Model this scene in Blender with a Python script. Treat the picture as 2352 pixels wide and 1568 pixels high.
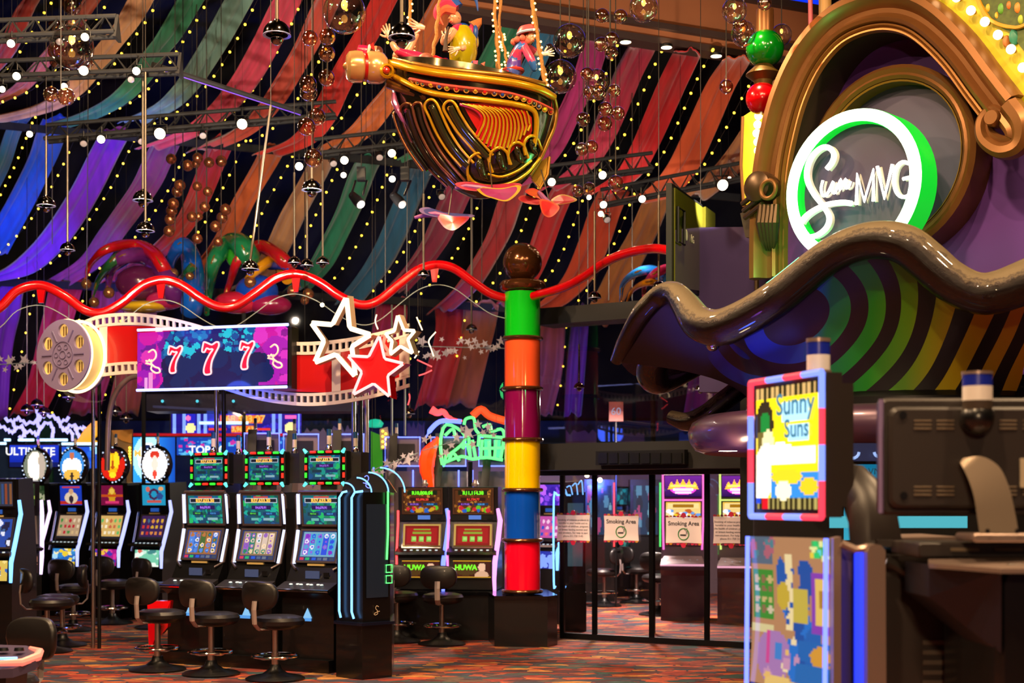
import bpy, math, random
import numpy as np
from mathutils import Vector, Matrix
random.seed(7)
for _o in list(bpy.data.objects): bpy.data.objects.remove(_o)
sc = bpy.context.scene; COL = sc.collection
R = math.radians; PI = math.pi; sin = math.sin; cos = math.cos
# ---------------------------------------------------------------- camera (a pixel of the 2352x1568 frame + a distance = a point)
F, CX, HY, EYE = 3266.7, 1176.0, 1150.0, 1.65
cam = bpy.data.cameras.new('camera'); cam_o = bpy.data.objects.new('camera', cam); COL.objects.link(cam_o)
cam_o.location = (0, 0, EYE); cam_o.rotation_euler = (PI/2, 0, 0)
cam.sensor_width = 36; cam.lens = 50; cam.shift_y = (HY-784)/2352; cam.clip_end = 200; cam.clip_start = .1
cam.dof.use_dof = True; cam.dof.focus_distance = 11.0; cam.dof.aperture_fstop = 2.4
sc.camera = cam_o
# ---------------------------------------------------------------- view, world, large lights
vs = sc.view_settings; vs.view_transform = 'Standard'; vs.look = 'None'; vs.gamma = 1; vs.use_curve_mapping = False
vs.exposure = 0.0
cy = sc.cycles
cy.max_bounces = 4; cy.diffuse_bounces = 2; cy.glossy_bounces = 2; cy.transmission_bounces = 2; cy.transparent_max_bounces = 14
cy.use_adaptive_sampling = True; cy.adaptive_threshold = .04; cy.light_sampling_threshold = .03
cy.caustics_reflective = False; cy.caustics_refractive = False; cy.sample_clamp_indirect = 2.5
w = bpy.data.worlds.new('casino_gloom'); sc.world = w; w.use_nodes = True
w.node_tree.nodes['Background'].inputs[0].default_value = (.05, .035, .06, 1); w.node_tree.nodes['Background'].inputs[1].default_value = .5

def at(px, py, D): return Vector(((px-CX)/F*D, D, EYE+(HY-py)/F*D))
def lamp(kind, name, loc, tgt, power, color, size=.15, angle=60, blend=.5):
    d = bpy.data.lights.new(name, kind); d.energy = power; d.color = color
    if kind == 'SPOT': d.spot_size = R(angle); d.spot_blend = blend; d.shadow_soft_size = size
    elif kind == 'AREA': d.shape = 'DISK'; d.size = size
    else: d.shadow_soft_size = size
    o = bpy.data.objects.new(name, d); COL.objects.link(o); o.location = loc
    v = Vector(tgt)-Vector(loc); o.rotation_euler = v.to_track_quat('-Z', 'Y').to_euler()
    return o
WARM = (1, .66, .36); WHITE = (1, .86, .7); BLUE = (.05, .12, 1); PURPLE = (.45, .12, 1); GREENL = (.1, 1, .3)
# unseen fill lamps added below the hall ceiling, around and behind the photographer
for x, y, p in ((-5, 4, 300), (-1, 2, 380), (3.2, 3, 300), (0, 7, 420), (-6, 9, 520), (-3, 11.5, 520), (5, 6.5, 300)):
    lamp('AREA', 'hall_fill_lamp', (x, y, 7.6), (x*.92, y+.8, 0), p, WARM, .35)
lamp('AREA', 'hall_fill_lamp', (.1, -2.5, 3.9), (1.8, 5.3, 1.0), 170, WARM, .4)  # unseen lamp added to lift the dark fronts of the near machines
# the spots on the trusses that wash the drapes, the airship and the arch
for lx, ly, lz, t, p, c, a in (
    (-3.2, 10.5, 4.0, (-5.3, 18.5, 7.2), 1100, WHITE, 62), (-1.6, 11.9, 4.2, (-2.4, 19, 7.0), 950, WHITE, 66), (2.0, 12.9, 4.3, (1.2, 19.5, 6.6), 700, WHITE, 66),
    (-5.0, 16, 5.0, (-6.0, 21.5, 5.6), 380, WHITE, 80), (-1.5, 16.5, 5.0, (-2.2, 22, 5.6), 260, WHITE, 80), (1.6, 17, 4.8, (1.2, 22, 5.3), 260, WHITE, 80),
    (-1.2, 6.5, 6.6, (-.2, 11, 4.7), 380, WARM, 30), (1.0, 7.2, 6.9, (-.2, 11, 4.9), 200, WARM, 32),
    (1.3, 6.6, 7.0, (3.0, 10.4, 4.4), 420, WARM, 50), (4.2, 7.6, 7.4, (3.3, 10.6, 4.6), 200, WARM, 55),
    (-1.0, 13, 6.4, (-1.5, 15, 0), 900, WARM, 70), (1.6, 11.5, 6.6, (1.4, 14.2, 0), 700, WARM, 60), (2.0, 19, 4.6, (1.6, 18.6, 0), 260, WARM, 110), (-1.6, 12.2, 5.6, (.1, 16.4, 2.3), 420, WHITE, 40)):
    lamp('SPOT', 'truss_spot', (lx, ly, lz), t, p, c, .035, a, .6)
# blue and purple uplighters low behind the machines
for lx, ly, lz, t, p, c, a in (
    (-7.6, 16.5, 3.4, (-6.6, 19.8, 6.7), 1300, BLUE, 42), (-5.4, 17.0, 3.6, (-5.0, 20, 6.6), 700, BLUE, 30), (-8.4, 19, 3.2, (-7.2, 22.6, 5.3), 1500, BLUE, 45), (-6.2, 19.5, 3.2, (-5.9, 22.8, 5.1), 800, BLUE, 32),
    (-7.2, 20, 2.4, (-7.6, 23.6, 4.4), 500, PURPLE, 60), (-.4, 20, 3.4, (-.6, 22.8, 4.9), 500, BLUE, 22), (-3.5, 21, 2.0, (-3.5, 25.5, 3.0), 500, BLUE, 90), (1.5, 21, 2.0, (1.5, 25.5, 3.0), 500, BLUE, 80),
    (.4, 8.3, 1.6, (1.5, 9.8, 2.7), 14, PURPLE, 60), (-1.1, 9.3, 3.2, (-.6, 11, 4.3), 50, BLUE, 40), (.9, 8.9, 1.0, (1.75, 9.6, 2.9), 60, BLUE, 50)):
    lamp('SPOT', 'colour_uplighter', (lx, ly, lz), t, p, c, .15, a, .7)

# ---------------------------------------------------------------- helpers
def C(h):
    if not isinstance(h, str): return tuple(h)[:3]
    h = h.lstrip('#'); out = []
    for i in (0, 2, 4):
        x = int(h[i:i+2], 16)/255
        out.append(x/12.92 if x <= .04045 else ((x+.055)/1.055)**2.4)
    return tuple(out)
MATS = {}
def mat(name, c='#808080', rough=.5, metal=0, emit=None, es=0, noise=0, nscale=8, bump=0, bscale=30, coat=0, attr=False, sample=True, sheen=0):
    if name in MATS: return MATS[name]
    m = bpy.data.materials.new(name); m.use_nodes = True; nt = m.node_tree; b = nt.nodes['Principled BSDF']
    b.inputs['Base Color'].default_value = (*C(c), 1); b.inputs['Roughness'].default_value = rough; b.inputs['Metallic'].default_value = metal
    if coat: b.inputs['Coat Weight'].default_value = coat; b.inputs['Coat Roughness'].default_value = .06
    if emit is not None and not attr:
        b.inputs['Emission Color'].default_value = (*C(emit), 1); b.inputs['Emission Strength'].default_value = es
    if attr:
        a = nt.nodes.new('ShaderNodeVertexColor'); a.layer_name = 'Col'
        if es: nt.links.new(a.outputs[0], b.inputs['Emission Color']); b.inputs['Emission Strength'].default_value = es; b.inputs['Base Color'].default_value = (.01, .01, .01, 1)
        else: nt.links.new(a.outputs[0], b.inputs['Base Color'])
    if noise:
        tc = nt.nodes.new('ShaderNodeTexCoord'); n = nt.nodes.new('ShaderNodeTexNoise'); n.inputs['Scale'].default_value = nscale; n.inputs['Detail'].default_value = 4
        nt.links.new(tc.outputs['Object'], n.inputs['Vector'])
        mx = nt.nodes.new('ShaderNodeMix'); mx.data_type = 'RGBA'; mx.blend_type = 'MULTIPLY'; mx.inputs[0].default_value = noise
        nt.links.new(n.outputs['Fac'], mx.inputs[7])
        src = b.inputs['Base Color']
        if src.is_linked: nt.links.new(src.links[0].from_socket, mx.inputs[6])
        else: mx.inputs[6].default_value = (*[min(1, q*(1+noise*.6)) for q in C(c)], 1)
        nt.links.new(mx.outputs[2], src)
    if bump:
        tc = nt.nodes.new('ShaderNodeTexCoord'); n = nt.nodes.new('ShaderNodeTexNoise'); n.inputs['Scale'].default_value = bscale; n.inputs['Detail'].default_value = 5
        bp = nt.nodes.new('ShaderNodeBump'); bp.inputs['Strength'].default_value = bump; bp.inputs['Distance'].default_value = .02
        nt.links.new(tc.outputs['Object'], n.inputs['Vector']); nt.links.new(n.outputs['Fac'], bp.inputs['Height']); nt.links.new(bp.outputs['Normal'], b.inputs['Normal'])
    if not sample: m.cycles.emission_sampling = 'NONE'
    MATS[name] = m; return m
def glassy(name, tint='#ffffff', refl=.12, edge=.55, rough=.02, glow=None):
    """thin clear shell: see-through, with mirror reflections that grow towards the rim"""
    if name in MATS: return MATS[name]
    m = bpy.data.materials.new(name); m.use_nodes = True; nt = m.node_tree; nt.nodes.remove(nt.nodes['Principled BSDF']); out = nt.nodes['Material Output']
    t = nt.nodes.new('ShaderNodeBsdfTransparent'); t.inputs[0].default_value = (*C(tint), 1)
    g = nt.nodes.new('ShaderNodeBsdfGlossy'); g.inputs['Roughness'].default_value = rough; g.inputs[0].default_value = (1, .97, .92, 1)
    lw = nt.nodes.new('ShaderNodeLayerWeight'); lw.inputs[0].default_value = .35
    mr = nt.nodes.new('ShaderNodeMapRange'); mr.inputs['To Min'].default_value = refl; mr.inputs['To Max'].default_value = edge
    mx = nt.nodes.new('ShaderNodeMixShader')
    nt.links.new(lw.outputs['Facing'], mr.inputs['Value']); nt.links.new(mr.outputs[0], mx.inputs[0]); nt.links.new(t.outputs[0], mx.inputs[1]); nt.links.new(g.outputs[0], mx.inputs[2]); nt.links.new(mx.outputs[0], out.inputs[0])
    MATS[name] = m; return m

class MB:
    def __init__(s): s.v = []; s.f = []; s.c = []; s.M = Matrix(); s.col = None
    def add(s, vs_, fs):
        n = len(s.v); M = s.M; s.v += [M @ Vector(p) for p in vs_]; s.f += [tuple(n+i for i in f) for f in fs]
        if s.col is not None: s.c += [C(s.col)]*len(fs)
        return s
    def box(s, c, d, bev=0):
        x, y, z = c; a, b, h = d[0]/2, d[1]/2, d[2]/2
        if bev <= 0:
            return s.add([(x+i*a, y+j*b, z+k*h) for i in (-1, 1) for j in (-1, 1) for k in (-1, 1)],
                     [(0, 1, 3, 2), (4, 6, 7, 5), (0, 4, 5, 1), (2, 3, 7, 6), (0, 2, 6, 4), (1, 5, 7, 3)])
        return s.rbox(c, d, bev)
    def rbox(s, c, d, r, n=3):
        """box with its vertical (z) edges rounded and its top and bottom chamfered"""
        x, y, z = c; a, b, h = d[0]/2, d[1]/2, d[2]/2; r = min(r, a*.99, b*.99); pr = []
        for sx, sy, a0 in ((1, 1, 0), (-1, 1, 90), (-1, -1, 180), (1, -1, 270)):
            for i in range(n+1):
                t = R(a0+90*i/n); pr.append((sx*(a-r)+r*cos(t), sy*(b-r)+r*sin(t)))
        q = min(r*.5, h*.4); rings = []
        for k, (zz, ins) in enumerate(((-h, q), (-h+q, 0), (h-q, 0), (h, q))):
            rings.append([(x+px*(1-ins/a), y+py*(1-ins/b), z+zz) for px, py in pr])
        return s.loft(rings, True, True)
    def loft(s, rings, closed=True, caps=False):
        n = len(rings[0]); V = [p for r_ in rings for p in r_]; fs = []
        for i in range(len(rings)-1):
            for j in range(n if closed else n-1):
                k = (j+1) % n; fs.append((i*n+j, i*n+k, (i+1)*n+k, (i+1)*n+j))
        if caps: fs.append(tuple(range(n))[::-1]); fs.append(tuple((len(rings)-1)*n+j for j in range(n)))
        return s.add(V, fs)
    def tube(s, pts, r, n=8, closed=False, flat=1.0, ref=None, caps=True):
        pts = [Vector(p) for p in pts]; m = len(pts); rr = r if isinstance(r, (list, tuple)) else [r]*m
        T = []
        for i in range(m):
            a = pts[i-1] if (i > 0 or closed) else pts[i]; b = pts[(i+1) % m] if (i < m-1 or closed) else pts[i]
            t = (b-a); T.append(t.normalized() if t.length > 1e-9 else Vector((0, 0, 1)))
        u = None; rings = []
        for i in range(m):
            t = T[i]
            if ref is not None: u = Vector(ref)
            elif u is None: u = Vector((0, 0, 1)) if abs(t.z) < .9 else Vector((1, 0, 0))
            u = u-t*u.dot(t)
            if u.length < 1e-6: u = t.orthogonal()
            u.normalize(); w_ = t.cross(u)
            rings.append([pts[i]+u*(cos(2*PI*k/n)*rr[i]*flat)+w_*(sin(2*PI*k/n)*rr[i]) for k in range(n)])
        if closed: rings.append(rings[0])
        return s.loft(rings, True, caps and not closed)
    def cyl(s, a, b, r, n=12, r2=None): return s.tube([a, b], [r, r if r2 is None else r2], n)
    def lathe(s, prof, n=20, c=(0, 0, 0), axis=None, a0=0, a1=2*PI):
        """prof: (radius, height) along axis"""
        c = Vector(c); ax = Vector(axis or (0, 0, 1)).normalized(); u = ax.orthogonal().normalized() if abs(ax.z) < .99 else Vector((1, 0, 0)); v = ax.cross(u)
        full = abs(a1-a0-2*PI) < 1e-6; k = n if full else n+1
        rings = [[c+ax*h+(u*cos(a0+(a1-a0)*i/n)+v*sin(a0+(a1-a0)*i/n))*max(r_, 1e-4) for i in range(k)] for r_, h in prof]
        return s.loft(rings, full, False)
    def sphere(s, c, r, n=12, m=8, sc_=(1, 1, 1)):
        c = Vector(c); return s.loft([[c+Vector((max(sin(PI*i/m), 1e-3)*cos(2*PI*j/n)*r*sc_[0], max(sin(PI*i/m), 1e-3)*sin(2*PI*j/n)*r*sc_[1], -cos(PI*i/m)*r*sc_[2])) for j in range(n)] for i in range(m+1)])
    def torus(s, c, R_, r, axis=(0, 0, 1), n=28, m=8):
        return s.lathe([(R_+r*cos(2*PI*i/m), r*sin(2*PI*i/m)) for i in range(m+1)], n, c, axis)
    def prism(s, poly, a, b):
        """poly of 3D points moved from +a to +b (vectors)"""
        n = len(poly); P = [Vector(p) for p in poly]; a = Vector(a); b = Vector(b)
        return s.add([p+a for p in P]+[p+b for p in P], [tuple(range(n)), tuple(range(n, 2*n))[::-1]]+[(i, n+i, n+(i+1) % n, (i+1) % n) for i in range(n)])
    def build(s, name, m, parent=None, smooth=True, ang=40):
        me = bpy.data.meshes.new(name); me.from_pydata([tuple(p) for p in s.v], [], s.f); me.update()
        if s.c and len(s.c) == len(s.f):
            ca = me.color_attributes.new('Col', 'FLOAT_COLOR', 'CORNER'); arr = np.ones((len(me.loops), 4), np.float32)
            tot = np.empty(len(me.polygons), np.int32); me.polygons.foreach_get('loop_total', tot)
            arr[:, :3] = np.repeat(np.array(s.c, np.float32), tot, axis=0); ca.data.foreach_set('color', arr.ravel())
        return link(name, me, m, parent, smooth, ang)
WORLDT = set()
def link(name, me, m, parent=None, smooth=True, ang=40):
    if m is not None: me.materials.clear(); me.materials.append(m if not isinstance(m, str) else MATS[m])
    if smooth and len(me.polygons):
        me.polygons.foreach_set('use_smooth', [True]*len(me.polygons)); me.set_sharp_from_angle(angle=R(ang))
    o = bpy.data.objects.new(name, me); COL.objects.link(o)
    if parent is not None:
        o.parent = parent
        if parent.name in WORLDT: o.matrix_parent_inverse = parent.matrix_basis.inverted()
    return o
def tag(o, label=None, cat=None, group=None, kind=None):
    for k, v in (('label', label), ('category', cat), ('group', group), ('kind', kind)):
        if v: o[k] = v
    return o
def thing(name, label, cat, loc=(0, 0, 0), rz=0, group=None, world=True):
    o = bpy.data.objects.new(name, None); COL.objects.link(o); o.location = loc; o.rotation_euler = (0, 0, rz); o.empty_display_size = .1
    if world: WORLDT.add(o.name)
    return tag(o, label, cat, group)
def struct(name, mb, m, parent=None, smooth=False):
    o = mb.build(name, m, parent, smooth)
    if parent is None: o['kind'] = 'structure'
    return o
def kids(o): return list(KIDS.get(o.name, ())) if False else [c for c in o.children]
def dup(root, loc, rz, label=None, group=None):
    r = root.copy(); COL.objects.link(r); r.location = loc; r.rotation_euler = (0, 0, rz)
    if label: r['label'] = label
    if group: r['group'] = group
    for ch in root.children:
        c = ch.copy(); COL.objects.link(c); c.parent = r
        for g in ch.children:
            d = g.copy(); COL.objects.link(d); d.parent = c
    return r
def smoothpath(pts, n=6, closed=False):
    """Catmull-Rom through tuples of any length"""
    P = [np.array(p, float) for p in pts]; m = len(P); out = []
    rng = range(m if closed else m-1)
    for i in rng:
        p1 = P[i]; p2 = P[(i+1) % m]; p0 = P[i-1] if (i > 0 or closed) else 2*p1-p2; p3 = P[(i+2) % m] if (i+2 < m or closed) else 2*p2-p1
        for k in range(n):
            t = k/n; out.append(.5*((2*p1)+(-p0+p2)*t+(2*p0-5*p1+4*p2-p3)*t*t+(-p0+3*p1-3*p2+p3)*t**3))
    if not closed: out.append(P[-1])
    return out
def pxpath(pts, D=None, n=6):
    """[(px,py[,D])] -> smooth 3D points"""
    return [at(p[0], p[1], p[2] if len(p) > 2 else D) for p in smoothpath(pts, n)]
def plane_at(P0, a):
    """upright plane through P0 that faces left of the lens by angle a (deg): returns (pixel, proud) -> point, its normal, its run"""
    n = Vector((-sin(R(a)), -cos(R(a)), 0)); P0 = Vector((P0[0], P0[1], 0))
    def W(px, py, off=0.0):
        d = Vector(((px-CX)/F, 1, (HY-py)/F)); t = ((P0+n*off).dot(n))/(d.x*n.x+d.y*n.y); p = d*t
        return Vector((p.x, p.y, p.z+EYE))
    return W, n, Vector((cos(R(a)), -sin(R(a)), 0))
def text_mesh(s, size=1, ext=0.0, align='CENTER', bold=0.0, spacing=1.0):
    cu = bpy.data.curves.new('lettering', 'FONT'); cu.body = s; cu.size = size; cu.extrude = ext; cu.align_x = align; cu.align_y = 'CENTER'; cu.offset = bold; cu.resolution_u = 3; cu.space_character = spacing
    o = bpy.data.objects.new('lettering', cu); me = bpy.data.meshes.new_from_object(o); bpy.data.objects.remove(o); bpy.data.curves.remove(cu)
    return me
def place_mesh(me, M):
    me.transform(M); me.update(); return me
def frame(o, x, y):
    """matrix with origin o, local x along x and local y along y"""
    x = Vector(x).normalized(); y = Vector(y); y = (y-x*y.dot(x)).normalized(); z = x.cross(y)
    return Matrix(((x.x, y.x, z.x, o[0]), (x.y, y.y, z.y, o[1]), (x.z, y.z, z.z, o[2]), (0, 0, 0, 1)))
# ---- pictures on screens: a fine grid of coloured cells
class Pic:
    def __init__(s, w, h, bg='#000000'): s.w = w; s.h = h; s.a = np.zeros((h, w, 3)); s.a[:] = C(bg); s.Y, s.X = np.mgrid[0:h, 0:w]; s.X = (s.X+.5)/w; s.Y = (s.Y+.5)/h
    def rect(s, x0, y0, x1, y1, c): s.a[(s.X >= x0) & (s.X < x1) & (s.Y >= y0) & (s.Y < y1)] = C(c); return s
    def oval(s, x, y, rx, ry, c): s.a[((s.X-x)/rx)**2+((s.Y-y)/ry)**2 < 1] = C(c); return s
    def grad(s, c0, c1, vert=True):
        t = (s.Y if vert else s.X)[..., None]; s.a = np.array(C(c0))*(1-t)+np.array(C(c1))*t; return s
    def speck(s, seed, n, cols, r0, r1, box=(0, 0, 1, 1)):
        g = random.Random(seed)
        for _ in range(n):
            r_ = g.uniform(r0, r1); s.oval(g.uniform(box[0], box[2]), g.uniform(box[1], box[3]), r_, r_*s.w/s.h, g.choice(cols))
        return s
    def tri(s, x, y, w_, h_, c): s.a[(np.abs(s.X-x) < w_*.5*np.clip((s.Y-y)/h_, 0, 1)) & (s.Y >= y) & (s.Y < y+h_)] = C(c); return s
    def mesh(s, o, ux, uy, curve=None):
        """o: top-left corner, ux: vector along the width, uy: vector down the height"""
        o = Vector(o); ux = Vector(ux); uy = Vector(uy); w_, h_ = s.w, s.h; mb = MB(); nrm = ux.cross(uy).normalized()
        mb.v = [o+ux*(i/w_)+uy*(j/h_)+(nrm*curve(i/w_, j/h_) if curve else Vector()) for j in range(h_+1) for i in range(w_+1)]
        mb.f = [(j*(w_+1)+i, (j+1)*(w_+1)+i, (j+1)*(w_+1)+i+1, j*(w_+1)+i+1) for j in range(h_) for i in range(w_)]
        mb.c = [tuple(s.a[j, i]) for j in range(h_) for i in range(w_)]
        return mb
def screen_mat(es=1.5): return mat('screen_glow_%.1f' % es, attr=True, es=es, rough=.12, sample=False)
# common materials
BLACK = mat('black_laminate', '#0b0b0d', .3, coat=.3); BLACKM = mat('black_metal', '#101012', .38, .3); DARK = mat('dark_grey_plastic', '#1c1a1c', .45, bump=.05, bscale=200)
CHROME = mat('chrome', '#d8d4d0', .12, 1); STEEL = mat('brushed_steel', '#b9b0aa', .28, 1); SILVER = mat('silver_paint', '#b4a4a6', .35, .6)
BRONZE = mat('bronze_paint', '#8a5a34', .34, .75, noise=.25, nscale=5); GOLD = mat('gold_leaf', '#e0a42c', .3, .65, noise=.2, nscale=14); WHITEP = mat('white_plastic', '#e6dfdb', .4)
RED = mat('red_gloss_paint', '#c4040c', .18, coat=.6)
def neon(name, c, es=6, core='#ffffff', k=.5):
    a = np.array(C(c))*(1-k)+np.array(C(core))*k
    return mat('neon_'+name, '#101010', .4, emit=tuple(a), es=es)
NEON_BLUE = neon('blue', '#1848ff', 3, k=.12); NEON_WHITE = neon('warm_white', '#ffc860', 2.6, k=.35); NEON_RED = neon('red', '#ff1018', 3, k=.05); NEON_GREEN = neon('green', '#06ff50', 2.2, k=.1); NEON_CYAN = neon('cyan', '#20a0ff', 2.6, k=.15); NEON_PINK = neon('pink', '#ff30c0', 2.2, k=.15); NEON_PURPLE = neon('lilac', '#7a6aff', 1.8, k=.3)
SPOTLENS = mat('lamp_lens', '#fff0d8', .3, emit='#ffe2b0', es=30, sample=False)
BULB = mat('fairy_bulb', '#ffd860', .3, emit='#ffcf30', es=5, sample=False)
WIRE = mat('thin_cable', '#3a332e', .5, .3)
# ================================================================ the hall
def carpet():
    m = bpy.data.materials.new('patterned_carpet'); m.use_nodes = True; nt = m.node_tree; b = nt.nodes['Principled BSDF']; b.inputs['Roughness'].default_value = .95
    N = nt.nodes.new; L = nt.links.new
    tc = N('ShaderNodeTexCoord'); mp = N('ShaderNodeMapping'); mp.inputs['Scale'].default_value = (2.2, 4.6, 1); mp.inputs['Rotation'].default_value = (0, 0, R(8)); L(tc.outputs['Object'], mp.inputs[0])
    nz = N('ShaderNodeTexNoise'); nz.inputs['Scale'].default_value = 1.3; L(mp.outputs[0], nz.inputs[0])
    ad = N('ShaderNodeMix'); ad.data_type = 'VECTOR'; ad.inputs[0].default_value = .22; L(mp.outputs[0], ad.inputs[4]); L(nz.outputs['Color'], ad.inputs[5])
    v = N('ShaderNodeTexVoronoi'); v.inputs['Scale'].default_value = 2.3; L(ad.outputs[1], v.inputs['Vector'])
    cr = N('ShaderNodeValToRGB'); cr.color_ramp.interpolation = 'CONSTANT'; sp = N('ShaderNodeSeparateColor'); L(v.outputs['Color'], sp.inputs[0]); L(sp.outputs[0], cr.inputs[0])
    cols = ['#7c2c1c', '#a8542c', '#5c2020', '#2f4c50', '#94402a', '#b07a3a', '#44242c', '#b04a28', '#5e4a40', '#8a2c1c', '#34384c', '#98502c']
    el = cr.color_ramp.elements; el[0].color = (*C(cols[0]), 1); el[1].position = .99; el[1].color = (*C(cols[-1]), 1)
    for i, c in enumerate(cols[1:-1]): e = el.new((i+1)/len(cols)); e.color = (*C(c), 1)
    v2 = N('ShaderNodeTexVoronoi'); v2.feature = 'DISTANCE_TO_EDGE'; v2.inputs['Scale'].default_value = 2.3; L(ad.outputs[1], v2.inputs['Vector'])
    lt = N('ShaderNodeMath'); lt.operation = 'LESS_THAN'; lt.inputs[1].default_value = .028; L(v2.outputs[0], lt.inputs[0])
    wv = N('ShaderNodeTexNoise'); mp2 = N('ShaderNodeMapping'); mp2.inputs['Scale'].default_value = (6, 26, 1); L(tc.outputs['Object'], mp2.inputs[0]); L(mp2.outputs[0], wv.inputs[0]); wv.inputs['Scale'].default_value = 1.5; wv.inputs['Detail'].default_value = 6
    cr2 = N('ShaderNodeValToRGB'); cr2.color_ramp.elements[0].position = .36; cr2.color_ramp.elements[0].color = (.12, .08, .1, 1); cr2.color_ramp.elements[1].position = .58; cr2.color_ramp.elements[1].color = (1.25, 1.2, 1.1, 1); L(wv.outputs[0], cr2.inputs[0])
    mx = N('ShaderNodeMix'); mx.data_type = 'RGBA'; mx.blend_type = 'MULTIPLY'; mx.inputs[0].default_value = .75; L(cr.outputs[0], mx.inputs[6]); L(cr2.outputs[0], mx.inputs[7])
    mx2 = N('ShaderNodeMix'); mx2.data_type = 'RGBA'; L(lt.outputs[0], mx2.inputs[0]); L(mx.outputs[2], mx2.inputs[6]); mx2.inputs[7].default_value = (.03, .02, .035, 1)
    L(mx2.outputs[2], b.inputs['Base Color']); MATS['patterned_carpet'] = m; return m
VOID = mat('black_ceiling_paint', '#040303', .9, noise=.3, nscale=2)
struct('floor', MB().box((0, 13, -.05), (34, 44, .1)), carpet())
struct('ceiling', MB().box((0, 13, 9.25), (34, 44, .1)), VOID)
struct('wall_back', MB().box((0, 28.1, 4.6), (34, .2, 9.2)), VOID)
struct('wall_left', MB().box((-13.1, 13, 4.6), (.2, 44, 9.2)), VOID)
struct('wall_right', MB().box((11.1, 13, 4.6), (.2, 44, 9.2)), VOID)
# painted scenery board low along the back wall: night sky with a skyline, in front of it dark hills
sceno = MB(); sceno.col = '#0a2a50'; sceno.box((-1, 27.6, 1.9), (24, .06, 2.6))
sk = mat('painted_night_sky', attr=True, rough=.8, noise=.5, nscale=1.2)
o = sceno.build('scenery_board', sk, None, False); tag(o, 'long blue night sky scenery board along the far wall', 'scenery')
# ================================================================ drapes: strips of cloth strung between the beams, each bellying down
DR = {}
def drape_mat(name, c0, c1=None):
    m = bpy.data.materials.new('drape_'+name); m.use_nodes = True; nt = m.node_tree; b = nt.nodes['Principled BSDF']; b.inputs['Roughness'].default_value = .62; b.inputs['Sheen Weight'].default_value = .25
    N = nt.nodes.new; L = nt.links.new
    tc = N('ShaderNodeTexCoord'); mp = N('ShaderNodeMapping'); mp.inputs['Scale'].default_value = (4, .5, .5); L(tc.outputs['Object'], mp.inputs[0])
    nz = N('ShaderNodeTexNoise'); nz.inputs['Scale'].default_value = 2.5; nz.inputs['Detail'].default_value = 4; L(mp.outputs[0], nz.inputs[0])
    cr = N('ShaderNodeValToRGB'); cr.color_ramp.elements[0].position = .3; cr.color_ramp.elements[0].color = (*[q*.78 for q in C(c0)], 1); cr.color_ramp.elements[1].position = .65; cr.color_ramp.elements[1].color = (*C(c0), 1); L(nz.outputs[0], cr.inputs[0]); L(cr.outputs[0], b.inputs['Base Color'])
    return m
def drape(name_col, colr, pts, D0, D1, hw, label, seed):
    P = smoothpath(pts, 7); n = len(P); g = random.Random(seed); ph = [g.uniform(0, 6.3) for _ in range(3)]; K = 12; rings = []; centre = []
    for i, p in enumerate(P):
        t = i/(n-1); D = D0+(D1-D0)*t; c = at(p[0], p[1], D); centre.append(c); h = 1.1*hw*D/F*(1+.05*sin(t*5+ph[0])); ring = []
        for k in range(K+1):
            u = k/K*2-1
            f = .035*sin(u*5+ph[1]+t*1.2)+.015*sin(u*11+ph[2]-t*2.0)+.006*sin(u*23+ph[0])
            ring.append(c+Vector((u*h, f*.9-u*h*.12, f-.05*u*u)))
        rings.append(ring)
    mb = MB().loft(rings, False)
    if name_col not in DR: DR[name_col] = drape_mat(name_col, colr)
    o = mb.build('ceiling_drape', DR[name_col], None, True, 180); tag(o, label, 'drape', 'cloth drapes under the ceiling')
    sm = o.modifiers.new('cloth_thickness', 'SOLIDIFY'); sm.thickness = .012
    return centre
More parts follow.
